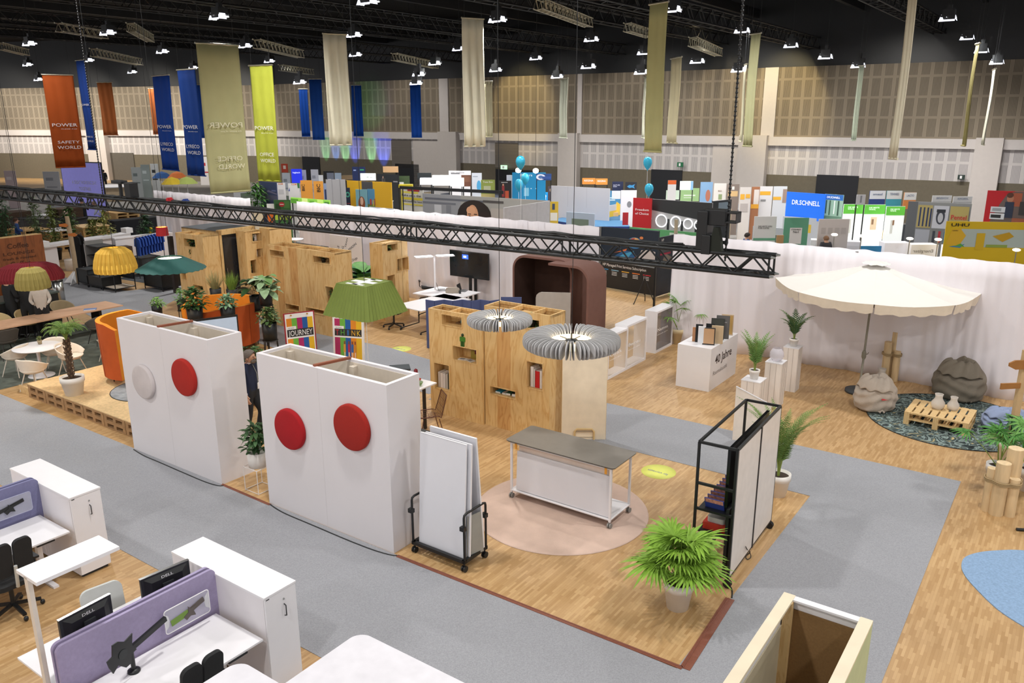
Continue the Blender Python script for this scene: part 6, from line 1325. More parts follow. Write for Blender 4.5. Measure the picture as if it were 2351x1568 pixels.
# ================================================================== people
SKIN = mat('skin', '#c79a80', .55, vary=.05, sub=.0); HAIRD = mat('dark_hair', '#2a211c', .8); HAIRG = mat('grey_hair', '#6a6058', .8, vary=.2, vscale=60)
def person(loc, rz, h, top, legs, hair, label, pose=None, shoes='#1c1c1e', hands=False, arms_skin=False, extra=None, beard=False, cat='person', longhair=False):
    """local frame: faces -y; joints in units of the body height"""
    P0 = dict(pelvis=(0, 0, .52), waist=(0, .0, .60), chest=(0, 0, .72), neck=(0, 0, .825), head=(0, -.012, .89), crown=(0, -.008, .955),
        shL=(.105, .0, .80), elL=(.135, .02, .635), haL=(.125, -.04, .49), shR=(-.105, .0, .80), elR=(-.135, .02, .635), haR=(-.125, -.04, .49),
        hpL=(.052, 0, .50), knL=(.06, -.01, .28), anL=(.06, .02, .045), toL=(.065, -.09, .015), hpR=(-.052, 0, .50), knR=(-.06, -.01, .28), anR=(-.06, .02, .045), toR=(-.065, -.09, .015))
    P0.update(pose or {}); J = {k: Vector(v)*h for k, v in P0.items()}
    rad = dict(pelvis=.082, waist=.076, chest=.088, neck=.034, head=.056, crown=.045, shL=.04, elL=.028, haL=.018, shR=.04, elR=.028, haR=.018, hpL=.062, knL=.038, anL=.026, toL=.02, hpR=.062, knR=.038, anR=.026, toR=.02)
    E = [('pelvis', 'waist'), ('waist', 'chest'), ('chest', 'neck'), ('neck', 'head'), ('head', 'crown'), ('chest', 'shL'), ('shL', 'elL'), ('elL', 'haL'), ('chest', 'shR'), ('shR', 'elR'), ('elR', 'haR'),
        ('pelvis', 'hpL'), ('hpL', 'knL'), ('knL', 'anL'), ('anL', 'toL'), ('pelvis', 'hpR'), ('hpR', 'knR'), ('knR', 'anR'), ('anR', 'toR')]
    if hands:
        for s in 'LR':
            d = (J['ha'+s]-J['el'+s]).normalized(); sd = d.cross(Vector((0, 0, 1))); sd = sd.normalized() if sd.length > .05 else Vector((1, 0, 0)); fwv = Vector((0, -1, 0)); fwv = (fwv-d*fwv.dot(d)).normalized()
            J['pa'+s] = J['ha'+s]+d*.05*h*.9; rad['pa'+s] = .02; E.append(('ha'+s, 'pa'+s))
            for k in range(4):
                b0 = J['pa'+s]+fwv*(.6-.4*k)*.028*h+d*.012*h; ln = (.038, .043, .04, .032)[k]*h; a, c_ = 'f%d%s' % (k, s), 'g%d%s' % (k, s)
                J[a] = b0+d*ln*.5; J[c_] = b0+d*ln+sd*(.006 if s == 'L' else -.006)*h; rad[a] = .0052; rad[c_] = .0045; E += [('pa'+s, a), (a, c_)]
            J['t0'+s] = J['ha'+s]+d*.018*h+fwv*.02*h; J['t1'+s] = J['t0'+s]+d*.022*h+fwv*.012*h; rad['t0'+s] = .0058; rad['t1'+s] = .005; E += [('ha'+s, 't0'+s), ('t0'+s, 't1'+s)]
    names = list(J); me = bpy.data.meshes.new('body'); me.from_pydata([J[k] for k in names], [(names.index(a), names.index(c_)) for a, c_ in E], [])
    o = bpy.data.objects.new('body', me); COL.objects.link(o); sk = o.modifiers.new('skin', 'SKIN'); sk.use_smooth_shade = True
    lay = me.skin_vertices[0] if me.skin_vertices else None
    if lay is None:
        bpy.context.view_layer.objects.active = o; lay = me.skin_vertices[0]
    for i, k in enumerate(names):
        r_ = rad[k]*h*(1.2 if k[:2] in ('hp', 'kn', 'an') else 1.12 if k[:2] in ('ch', 'wa', 'pe', 'sh', 'el') else 1); lay.data[i].radius = (r_*1.15 if k in ('chest', 'waist', 'pelvis') else r_, r_*.78 if k in ('chest', 'waist', 'pelvis') else r_); lay.data[i].use_root = (k == 'pelvis')
    sb = o.modifiers.new('sub', 'SUBSURF'); sb.levels = 2; sb.render_levels = 2
    dg = bpy.context.evaluated_depsgraph_get(); m2 = bpy.data.meshes.new_from_object(o.evaluated_get(dg)); bpy.data.objects.remove(o); bpy.data.meshes.remove(me)
    T_ = mat('cloth_'+top[1:], top, .9, vary=.08, vscale=8, bump=.2); Lg = mat('trousers_'+legs[1:], legs, .9, vary=.08, vscale=8, bump=.2); Sh = mat('shoe_'+shoes[1:], shoes, .5)
    m2.materials.clear()
    for m in (SKIN, T_, Lg, Sh): m2.materials.append(m)
    def segd(p, a, c_): ab = c_-a; t_ = max(0, min(1, (p-a).dot(ab)/max(1e-9, ab.dot(ab)))); return (p-(a+ab*t_)).length
    segm = []
    for a, c_ in E:
        k = 1
        if 'head' in (a, c_) or 'crown' in (a, c_): k = 0
        elif a[:2] in ('ha', 'pa') or a[0] in 'fgt' and len(a) == 3: k = 0
        elif a[:2] == 'el' and arms_skin: k = 0
        elif a[:2] in ('hp', 'kn') or c_[:2] == 'hp': k = 2
        elif a[:2] == 'an': k = 3
        segm.append((J[a], J[c_], k, rad[a]*h))
    for p in m2.polygons:
        c_ = Vector(p.center); best = min(segm, key=lambda q: segd(c_, q[0], q[1])-q[3]*.3); k = best[2]
        if k == 1 and c_.z > J['neck'].z-.0*h and abs(c_.x-J['neck'].x) < .05*h: k = 0
        if k == 1 and c_.z < J['pelvis'].z-.01*h and (c_-J['haL']).length > .09*h and (c_-J['haR']).length > .09*h: k = 2
        p.material_index = k; p.use_smooth = True
    b = MB(); nv = len(m2.vertices)
    # face: nose, ears, eyes, mouth, merged into the body mesh
    hd = J['head']; fb = MB(); EY = mat('eye_dark', '#1e1614', .4); LP = mat('lips', '#9a5f52', .6)
    fb.ball((hd.x, hd.y-.056*h, hd.z+.002*h), (.009*h, .013*h, .015*h), SKIN, 8, 6)
    for s in (-1, 1): fb.ball((hd.x+s*.055*h, hd.y+.004*h, hd.z), (.006*h, .013*h, .018*h), SKIN, 8, 6); fb.ball((hd.x+s*.02*h, hd.y-.049*h, hd.z+.014*h), (.006*h, .005*h, .004*h), EY, 8, 6)
    fb.ball((hd.x, hd.y-.05*h, hd.z-.026*h), (.014*h, .006*h, .004*h), LP, 8, 6)
    vs = [tuple(v.co) for v in m2.vertices]+fb.v; fs = [tuple(p.vertices) for p in m2.polygons]+[tuple(i+nv for i in f) for f in fb.f]
    mi = [p.material_index for p in m2.polygons]+[{SKIN: 0, EY: 4, LP: 5}[fb.ms[i]] for i in fb.mi]
    me = bpy.data.meshes.new('person_body'); me.from_pydata(vs, [], fs)
    for m in (SKIN, T_, Lg, Sh, EY, LP): me.materials.append(m)
    me.polygons.foreach_set('material_index', mi); me.polygons.foreach_set('use_smooth', [True]*len(fs)); me.update(); bpy.data.meshes.remove(m2)
    o = bpy.data.objects.new('person', me); COL.objects.link(o); o.location = (loc[0], loc[1], loc[2] if len(loc) > 2 else 0); o.rotation_euler = (0, 0, rz); tag(o, label, cat)
    hm = {'g': HAIRG, 'd': HAIRD}.get(hair) or mat('hair_'+hair[1:], hair, .8); b = MB(); n, k = 20, 12; vs = []; c_ = hd+Vector((0, .007*h, .018*h))
    for i in range(k+1):
        th = math.pi*.62*i/k
        for j in range(n):
            a = 2*math.pi*j/n; fr_ = max(0, -math.sin(a)); t_ = th*(1-.55*fr_); rr = .064*h*(1+.03*math.sin(j*3+i)); vs.append((c_.x+rr*.93*math.sin(t_)*math.cos(a), c_.y+rr*1.1*math.sin(t_)*math.sin(a), c_.z+rr*1.02*math.cos(t_)))
    b.add(vs, [(i*n+j, (i+1)*n+j, (i+1)*n+(j+1) % n, i*n+(j+1) % n) for i in range(k) for j in range(n)], hm, True)
    if longhair: b.ball((c_.x, c_.y+.035*h, c_.z-.05*h), (.055*h, .035*h, .08*h), hm, 14, 10)
    part('hair', b, o, solid=.006)
    if beard: b = MB(); b.ball((hd.x, hd.y-.034*h, hd.z-.036*h), (.036*h, .026*h, .026*h), HAIRG, 14, 10); part('beard', b, o)
    return o, J
# the man between the two boxes, walking to the right and looking down
p = at(583, 1004)
walk = dict(head=(0, -.04, .885), crown=(0, -.058, .945), neck=(0, -.012, .825), knL=(.055, -.1, .30), anL=(.055, -.03, .06), toL=(.06, -.12, .03), knR=(-.055, .0, .28), anR=(-.055, .06, .045), toR=(-.06, -.04, .015), elR=(-.125, .03, .64), haR=(-.13, -.03, .505), elL=(.13, .02, .64), haL=(.12, -.06, .50))
o, J = person(p, R(78), 1.83, '#1b2540', '#26292e', 'g', 'man in navy jumper with grey hair and beard walking between the white boxes', walk, hands=True, beard=True)
b = MB(); b.tube([(J['neck'].x+.058*math.cos(a), J['neck'].y+.062*math.sin(a), J['neck'].z-.005-.02*math.sin(a)) for a in [i*.45 for i in range(14)]], .02, mat('shirt_white', '#dcdde6', .8), 8, closed=True); part('shirt_collar', b, o)
b = MB(); b.tube([(.04, -.09, 1.47), (.06, -.15, 1.3), (.05, -.165, 1.12)], .006, mat('lanyard_grey', '#a8aaa0', .7), 5); b.box(.01, .09, -.18, -.17, 1.0, 1.12, PRINTW); part('name_badge', b, o)
b = MB(); b.tube([(J['haR'].x+.0, J['haR'].y, J['haR'].z+.02), (J['haR'].x+.004, J['haR'].y+.004, J['haR'].z+.055)], .037, mat('shirt_white', '#dcdde6', .8), 10); part('shirt_cuff', b, o)
fwd = dict(elL=(.14, -.02, .66), haL=(.1, -.13, .62), elR=(-.14, -.02, .66), haR=(-.1, -.13, .62))
lean = dict(pelvis=(0, .06, .52), waist=(0, .02, .6), chest=(0, -.07, .69), neck=(0, -.15, .77), head=(0, -.2, .82), crown=(0, -.23, .87), shL=(.1, -.12, .745), shR=(-.1, -.12, .745), elL=(.12, -.16, .6), haL=(.1, -.22, .5), elR=(-.12, -.16, .6), haR=(-.1, -.22, .5), hpL=(.05, .05, .5), hpR=(-.05, .05, .5))
def hp(px, py, h): return at(px, py, h)      # stand a person by the crown of the head
person(hp(35, 500, 1.66), R(120), 1.7, '#2b4a86', '#22324f', '#4a3020', 'person in a blue jacket holding papers, behind the brown wall at the left edge', fwd)
person(hp(150, 484, 1.76), R(200), 1.8, '#18191c', '#1c1d20', '#b8a090', 'bald man in a black suit behind the wooden pole', None)
person(hp(186, 455, 1.76), R(180), 1.8, '#1d1f22', '#202226', 'd', 'person in black standing behind the truss left of the leaning man', fwd)
person(hp(232, 466, 1.52), R(-70), 1.8, '#c9cfe4', '#1d2740', '#6a5040', 'man in a pale shirt leaning over the pallet counter', lean)
o, J = person(hp(327, 488, 1.68), R(150), 1.72, '#17181b', '#1b2030', 'd', 'person in black with a yellow bag beside the black draped counter', None)
b = MB(); b.box(-.3, -.06, -.2, -.14, .62, .98, mat('yellow_bag', '#d4c22a', .7)); o2 = solo('shopping_bag', b, 'yellow shopping bag carried by the person in black', 'bag', tuple(o.location), R(150))
# bar staff and guests under the lamps
person(hp(14, 632, 1.78), R(150), 1.82, '#1a1c1e', '#1a1b1d', 'd', 'man in black at the coffee bar, cut by the left edge', fwd)
person(hp(86, 648, 1.62), R(30), 1.7, '#b5aca2', '#17181b', '#c8b8a4', 'person in a beige knitted jumper seen below the olive lamp', fwd, longhair=True)
person(hp(52, 640, 1.66), R(20), 1.7, '#1f2022', '#1f2022', 'd', 'barista in black behind the coffee bar', fwd)
# distant visitors
for px, py, h, top, leg, hr, lb, rz in ((236,389,1.75,'#1a1c20','#1c1d22','d','person in black standing far off by the curved counter',200),(591,415,1.75,'#1d1f24','#1d1f24','#a09080','man in a dark suit standing far off below the lime banner',40),(621,421,1.68,'#e3ddda','#d8d2cf','#a88a60','person dressed in white far off below the lime banner',170),(1986,492,1.76,'#7e8694','#30343c','#4a3a30','man in a grey jacket gesturing in front of the green lit panels',60),(1716,533,1.7,'#2b4c80','#22262e','d','person with dark hair just behind the white curtain',100),(1898,540,1.66,'#3a3a40','#22262e','#7a5a40','person with short brown hair behind the lit counters',190),(1627,449,1.72,'#202226','#202226','#15110f','person with curly black hair beyond the mirror wall',180),(2290,447,0,'','','','',0)):
    if h: person(hp(px, py, h*.985), R(rz), h, top, leg, hr, lb, fwd if 'gestur' in lb else None)
# ================================================================== coffee corner, left
BRW = plywood('brown_stained_wood', '#8a4f28', '#6d3b1c', .6)
p0 = guv(0, 549, 2.5); p1 = guv(96, 537.5, 2.5); o = xy(p1[0], p1[1]-4.2)
t = thing('brown_wall', 'brown wooden wall with burnt coffee lettering at the left edge', 'partition wall', o, GA+math.pi/2)
b = MB(); b.box(0, 4.2, 0, .35, 0, 2.5, BRW); b.box(0, 4.2, .005, .345, 2.5, 2.505, PLY); part('wall_body', b, t)
x_, z_ = hit(45, 590, o, GA+math.pi/2); b = MB(); DB = col('#4a2712', .8)
for k, (wd, dz, hh, ww) in enumerate((('Coffee', .28, .15, .62), ('LOUNGE', .08, .09, .9), ('fresh & roasted', -.06, .07, .95), ('Coffee', -.26, .14, .6), ('Espresso', -.44, .08, .5))): text_mb(b, wd, DB, x_, z_+dz, hh, ww, y=-.002, bold=.02)
part('lettering', b, t)
# coffee bar
p0 = at(20, 690, 1.05); p1 = at(132, 668, 1.05); o = p0; a_ = math.atan2(p1[1]-p0[1], p1[0]-p0[0]); L_ = math.hypot(p1[0]-p0[0], p1[1]-p0[1])
t = thing('coffee_bar', 'black coffee bar counter under the red and olive lamps', 'bar counter', loc2(o, a_, -1.5, 0), a_); b = MB(); b.box(0, L_+1.5, 0, .8, 0, 1.0, mat('black_bar_front', '#141617', .6)); part('body', b, t); b = MB(); b.box(-.02, L_+1.53, -.03, .83, 1.0, 1.05, mat('grey_bar_top', '#4a5552', .35)); part('counter_top', b, t)
c = at(138, 690); h = .95; t = thing('waste_bin', 'round steel waste bin with domed lid at the end of the coffee bar', 'bin', c, 0); b = MB(); b.lathe([(0, 0), (.17, 0), (.17, .68), (0, .68)], CHROME, n=24); part('body', b, t); b = MB(); b.lathe([(.172, .68), (.175, .76), (.16, .84), (.1, .93), (0, .95)], CHROME, n=24); b.lathe([(.176, .66), (.178, .70)], BLACK, n=24); part('lid', b, t)
for i, (px, py, kind) in enumerate(((112, 662, 'g'), (44, 686, 'c'), (30, 680, 'c'), (60, 676, 'c'))):
    q_ = at(px, py, 1.05)
    if kind == 'g': t = thing('coffee_grinder', 'chrome coffee grinder on the right end of the bar', 'coffee grinder', (*q_, 1.05)); b = MB(); b.cyl((0, 0, 0), (0, 0, .1), .1, DARK); b.cyl((0, 0, .1), (0, 0, .4), .04, CHROME); part('body', b, t); b = MB(); b.lathe([(.05, .4), (.11, .46), (.11, .55), (.06, .6), (0, .61)], CHROME, n=18); part('hopper', b, t)
    else: b = MB(); b.lathe([(0, 0), (.03, 0), (.042, .1), (.036, .1), (0, .02)], PRINTW, n=14); solo('paper_cup', b, 'white paper cup on the coffee bar', 'cup', (*q_, 1.052), 0, 'white paper cups on the coffee bar')
b = MB(); q_ = at(58, 664, 1.05); t = thing('espresso_machine', 'espresso machine with chrome top behind the olive lamp', 'espresso machine', (*q_, 1.051), a_); b = MB(); b.box(-.4, .4, 0, .45, 0, .35, DARK); part('body', b, t); b = MB(); b.box(-.4, .4, 0, .45, .35, .42, CHROME); part('top_tray', b, t)
# long wooden table with lounge chairs
LTW = mat('pinkish_oak_top', '#c79f80', .5, vary=.1, vscale=3)
c1 = guv(190, 701, .74); c2 = guv(262, 710, .74); W_ = .95; o = xy(-23.35, 8.0)
t = thing('long_table', 'long oak communal table running to the left edge', 'table', o, GA); b = MB(); b.box(0, .95, 0, 4.2, .71, .74, LTW); b.box(.0, .95, 1.98, 1.985, .741, .742, DARK); part('table_top', b, t)
for y in (.5, 3.6): b = MB(); b.box(.25, .7, y, y+.08, 0, .71, BLACK); part('leg', b, t)
q_ = at(207, 711, .74); b = MB(); b.box(-.16, .16, -.11, .11, 0, .02, mat('magazine_blue', '#6d84b0', .5)); b.box(-.15, .15, -.112, .1, .003, .017, PRINTW); solo('magazine', b, 'blue and white magazine lying on the long oak table', 'magazine', (*q_, .743), R(20))
def shell_arm_chair(loc, rz, hexc, label, legs='#d8cfc0', group='lounge chairs at the long table', arm=True, zseat=.44, hb=.82, wood=False):
    t = thing('lounge_chair', label, 'chair', loc, rz, group); m = mat('shell_'+hexc[1:], hexc, .8, vary=.05); b = MB(); n, k = 24, 8; vs = []
    for i in range(k+1):
        q = i/k
        for j in range(n+1):
            a = R(-35+250*j/n); hgt = zseat+.05+(hb-zseat-.05)*q*max(.35, min(1, .55+.5*math.sin(a))); rr = .26+.06*q; vs.append((rr*1.0*math.cos(a), rr*.95*math.sin(a)+.0, hgt))
    b.add(vs, [(i*(n+1)+j, i*(n+1)+j+1, (i+1)*(n+1)+j+1, (i+1)*(n+1)+j) for i in range(k) for j in range(n)], m, True)
    b.lathe([(0, zseat), (.2, zseat-.01), (.27, zseat+.06)], m, n=24); part('shell', b, t, solid=.02)
    b = MB(); b.prism(rrect(.42, .42, .14, 5), zseat+.01, zseat+.05, m); part('seat_cushion', b, t)
    for x, y in ((-.17, -.17), (.17, -.17), (-.17, .17), (.17, .17)): b = MB(); b.tube([(x*.7, y*.7, zseat), (x*1.35, y*1.35, 0)], [.014, .01], mat('leg_'+legs[1:], legs, .5), 8); part('leg', b, t)
    return t
for px, py, hx, rz, lb in ((-4, 722, '#b9a478', 60, 'beige lounge chair at the far side of the long table, cut by the left edge'), (62, 712, '#bfa97c', 55, 'beige lounge chair at the far side of the long table, second from left'), (142, 693, '#8f7f62', 55, 'brownish lounge chair at the far side of the long table, nearest the bin'), (222, 722, '#55504a', 235, 'dark grey lounge chair at the near side of the long table, right end'), (8, 752, '#4a443e', 235, 'dark grey lounge chair at the near side of the long table, left edge')):
    q_ = at(px, py, .82); shell_arm_chair((q_[0], q_[1]), R(rz), hx, lb, '#2a2826')
# small cafe group
c = at(96, 862); t = thing('round_cafe_table', 'round white cafe table with a trumpet foot at the left edge', 'table', c, 0); b = MB(); b.lathe([(0, .70), (.52, .70), (.53, .715), (.52, .73), (0, .73)], WHITE, n=48); part('table_top', b, t); b = MB(); b.lathe([(.29, 0), (.29, .015), (.12, .04), (.05, .14), (.035, .4), (.05, .7)], WHITE, n=32); part('foot', b, t)
q_ = at(92, 790, .73); t = bushy((*q_, .731), .055, .1, .06, .1, 20, .06, .03, ['#7a8a50'], 'small plant in a beige cup on the round cafe table', 91, pm=mat('beige_cup', '#a89878', .7))
for px, py, rz, lb in ((38, 838, -100, 'white shell chair left of the round cafe table'), (80, 870, 170, 'white shell chair nearest the camera at the round cafe table'), (128, 828, 20, 'white shell chair behind the round cafe table'), (166, 838, 75, 'white shell chair right of the round cafe table, behind the palm')):
    q_ = at(px, py, .25); shell_arm_chair((q_[0], q_[1]), R(rz), '#e2d6c6', lb, '#e0d6c8', 'white shell chairs at the round cafe table', hb=.78)
q_ = at(262, 775, .6); shell_arm_chair((q_[0]-.1, q_[1]), R(-110), '#e2d6c6', 'white shell chair beside the orange high sofa', '#e0d6c8', 'white shell chairs at the round cafe table', hb=.78)
q_ = at(268, 752, .7); t = thing('round_cafe_table', 'round white cafe table mostly hidden by the left white box', 'table', (q_[0]+.1, q_[1], 0), 0); b = MB(); b.lathe([(0, .70), (.4, .70), (.4, .72), (0, .72)], WHITE, n=40); part('table_top', b, t); b = MB(); b.lathe([(.25, 0), (.25, .015), (.05, .05), (.035, .4), (.05, .7)], WHITE, n=24); part('foot', b, t)
# patterned carpet under the cafe tables
DR = mat('forest_pattern_rug', '#5a5f58', .95, vary=.35, vscale=4, bump=.2, spec=.1); q_ = [at(-60, 770), at(60, 752), at(200, 745), at(262, 775), at(268, 830), at(190, 850), at(60, 880), at(-40, 905)]
slab('floor_carpet_6', q_, 0.0, .005, DR)
# pallet platform
OSB = mat('osb_board', '#d9b988', .8, vary=.16, vscale=18, bump=.3, bscale=40); RAWP = mat('raw_pallet_wood', '#a8835a', .85, vary=.15)
v0 = 7.72; u0, u1 = -18.6, -13.9; t = thing('pallet_platform', 'low wooden platform built on stacked pallets under the potted palm', 'platform', xy(u0, v0), GA); PLW_ = u1-u0; PD = 2.6; 
b = MB(); b.box(0, PLW_, 0, PD, .29, .31, OSB); part('osb_top', b, t)
for zb in (0, .145):
    for k in range(6):
        b = MB(); x0 = k*PLW_/6; w_ = PLW_/6-.02
        for zz, hh in ((zb, .022), (zb+.1, .022), (zb+.122, .02)): b.box(x0, x0+w_, 0, .1, zz, zz+hh, RAWP); b.box(x0, x0+w_, .5, PD, zz, zz+hh, RAWP)
        for x in (x0, x0+w_/2-.05, x0+w_-.1): b.box(x, x+.1, .005, .15, zb+.022, zb+.1, RAWP); b.box(x, x+.1, PD-.15, PD-.005, zb+.022, zb+.1, RAWP)
        b.box(x0, x0+w_, .3, .32, zb, zb+.12, DARK); part('pallet', b, t)
b = MB(); b.box(0, .5, 0, .6, 0, .14, PINE); b.box(0, .5, 0, .6, .14, .16, OSB); solo('wooden_step', b, 'small wooden step at the left end of the pallet platform', 'step', xy(u0-.55, v0+.05), GA)
c = at(171, 905, .31); feather_palm((*c, .31), .24, .4, 46, .62, '#5f8238', 'palm with a thick brown trunk in a white pot on the platform', 24, trunk=.85, upright=.85, leaflet=.13, nl=20, lw=.01, droop=1.3)
c = at(285, 905, .31); GRR = mat('grey_marbled_rug', '#96989a', .95, vary=.3, vscale=6, bump=.3, spec=.1); b = MB(); b.lathe([(0, .01), (.82, .01), (.83, 0)], GRR, n=48); o = solo('round_rug', b, 'round grey marbled rug on the platform under the orange sofa', 'rug', (c[0]+.45, c[1]+.35, .312)); b = MB(); b.tube([(.83*math.cos(i*.105), .83*math.sin(i*.105), .006) for i in range(60)], .008, DARK, 5, closed=True); part('border', b, o)
# orange sofas
ORG = mat('orange_fabric', '#c0561f', .9, vary=.04, bump=.2); ORI = mat('orange_inside', '#e08a20', .9, vary=.04)
def curved_sofa(loc, rz, Rr, h, arc, label, zs=.35, z0=.16, lean=.0):
    t = thing('curved_sofa', label, 'sofa', loc, rz, 'orange curved sofas'); n = 30; b = MB(); o_ = []; i_ = []
    for j in range(n+1):
        a = R(90-arc/2+arc*j/n); e = 1-max(0, abs(2*j/n-1)-.75)*.35
        for r_, L_ in ((Rr, o_), (Rr-.09, i_)): L_.append([(r_*math.cos(a), r_*math.sin(a), z0), (r_*1.04*math.cos(a), r_*1.04*math.sin(a), z0+(h-z0)*e)])
    V = [p for r_ in o_ for p in r_]; W = [p for r_ in i_ for p in r_]; k = len(V)
    b.add(V, [(2*j, 2*j+2, 2*j+3, 2*j+1)[::-1] for j in range(n)], ORG, True); b.add(W, [(2*j, 2*j+2, 2*j+3, 2*j+1) for j in range(n)], ORI, True)
    b.add(V+W, [(2*j+1, 2*j+3, k+2*j+3, k+2*j+1) for j in range(n)]+[(0, 1, k+1, k), (2*n, 2*n+1, k+2*n+1, k+2*n)], ORI); part('backrest', b, t)
    b = MB(); pts = [((Rr-.1)*math.cos(R(90-arc/2+arc*j/n)), (Rr-.1)*math.sin(R(90-arc/2+arc*j/n))) for j in range(n+1)]; b.prism(pts, zs-.1, zs+.08, ORI); part('seat', b, t, bevel=.02)
    for a in (60, 90, 120): b = MB(); b.cyl((Rr*.8*math.cos(R(a)), Rr*.8*math.sin(R(a)), 0), (Rr*.8*math.cos(R(a)), Rr*.8*math.sin(R(a)), zs-.1), .015, BLACK, n=8); part('leg', b, t)
    for j in (8, 15, 22): a = R(90-arc/2+arc*j/n); b = MB(); b.bar((Rr*1.003*math.cos(a), Rr*1.003*math.sin(a), z0), (Rr*1.043*math.cos(a), Rr*1.043*math.sin(a), h-.01), .004, .006, mat('dark_seam', '#7a3414', .9)); part('seam', b, t)
    return t
c = at(300, 868, .31); t = curved_sofa((c[0]+.3, c[1]+.15, .31), R(95), .85, 1.4, 150, 'orange high-backed curved sofa partly hidden by the left white box')
c = at(508, 800, 0); t = curved_sofa((c[0], c[1]+.2, 0), R(-45), .95, 1.25, 290, 'round orange sofa pod behind the flowering plants')
# ================================================================== plant group on black stands
def stand_plant(px, py, z, r, h, label, seed, cols, rad, hgt, n, L, w, flowers=None, base=None, stand=True, big=False):
    c = at(px, py, z); t = None
    if stand and z > .25:
        t = thing('plant_stand', 'black stand under the '+' '.join(label.split()[:9]), 'plant stand', (c[0], c[1], 0), 0, None); b = MB()
        for k in range(3): a = k*2.1; b.tube([(r*.9*math.cos(a), r*.9*math.sin(a), z), (r*1.2*math.cos(a), r*1.2*math.sin(a), 0)], .012, BLACK, 6)
        b.tube([(r*math.cos(i*.5), r*math.sin(i*.5), z-.01) for i in range(12)], .01, BLACK, 6, closed=True); part('frame', b, t)
    return bushy((c[0], c[1], z), r, h, rad, hgt, n, L, w, cols, label, seed, flowers=flowers, pm=mat('black_planter', '#1b1e20', .5), rim=False)
stand_plant(450, 742, .95, .2, .42, 'dark leaved plant with orange flowers left of the orange sofa pod', 101, ['#2c4a28', '#39602f', '#4a6a38'], .42, .5, 170, .18, .09, '#e07a28')
stand_plant(525, 735, .95, .19, .38, 'pale green leafy plant in front of the orange sofa pod', 102, ['#6f9470', '#8fae88', '#56805a'], .32, .3, 150, .13, .07)
stand_plant(590, 712, 1.0, .17, .4, 'plant with large dark brown-green leaves on a tall black stand', 103, ['#2f3a24', '#4a4030', '#3a5a30'], .4, .5, 26, .36, .22)
stand_plant(612, 700, 1.25, .17, .38, 'plant with big pale green leaves high on a black stand', 104, ['#9ab58a', '#7aa060', '#b4c8a4'], .36, .42, 34, .38, .24)
stand_plant(621, 780, .5, .19, .45, 'bushy variegated plant in a black planter on the lower stand', 105, ['#5a7040', '#7a8450', '#44602f'], .33, .42, 130, .15, .09)
stand_plant(620, 728, .75, .12, .25, 'yellow green sprigs behind the variegated plant', 106, ['#7a9a40', '#8aa84a'], .22, .4, 60, .16, .05)
stand_plant(592, 866, .18, .2, .35, 'low round shrub right behind the walking man', 107, ['#3a5a28', '#55733a'], .3, .4, 140, .11, .07)
stand_plant(565, 850, .1, .15, .3, 'dark sprigs between the display and the walking man', 108, ['#2c4a2c', '#3c5c38'], .16, .3, 50, .12, .05)
stand_plant(418, 712, .7, .12, .3, 'light green sprig plant at the left of the plant group', 109, ['#6f9a58', '#86ac6c'], .2, .35, 50, .12, .06)
stand_plant(362, 722, .5, .15, .3, 'light green plant peeping over the left white box', 110, ['#6f9a48', '#86ac5c'], .3, .2, 70, .14, .05)
def grass(px, py, z, label, seed, hx, n=160, h=.6, sp=.4):
    c = at(px, py, z); rnd = random.Random(seed); t = thing('ornamental_grass', label, 'potted grass', (*c, z)); pot_parts(t, .17, .35, mat('black_planter', '#1b1e20', .5), rim=False); b = MB(); m = leafmat(hx)
    for i in range(n):
        a = rnd.uniform(0, 6.28); q = rnd.uniform(.1, 1); blade(b, (math.cos(a)*.08, math.sin(a)*.08, .3), (math.cos(a)*q*sp, math.sin(a)*q*sp, 1), (math.cos(a), math.sin(a), 0), h*rnd.uniform(.7, 1.1), .012, m, .3*q, 4, .1, .5)
    part('blades', b, t); b = MB(); b.box(-.13, .13, -.13, .13, -z, 0, BLACK); part('stand', b, t)
grass(535, 690, .75, 'bright green upright grass before the glass door', 5, '#7f9c42'); grass(497, 688, .7, 'dry beige green grass left of the glass door', 6, '#a09a6a', 140, .6, .6); grass(575, 705, .75, 'dry beige grass between the orange pod and the black stands', 7, '#b39a72', 90, .6, .7)
c = xy(u_at(836, 17.3), 17.3); bz = zat(*c, 655); bushy((c[0], c[1], 0), .22, bz, .42, .55, 26, .55, .42, ['#3f7a4a', '#5c9448', '#2f6048'], 'plant with very large green leaves behind the green lampshade', 111, pm=POT)
bushy((*at(1110, 700, .95), .95), .1, .01, .3, .45, 110, .14, .04, ['#4f8a5a', '#6ea06c'], 'feathery green fern tops showing behind the left plywood unit', 112, pot=False) if False else None
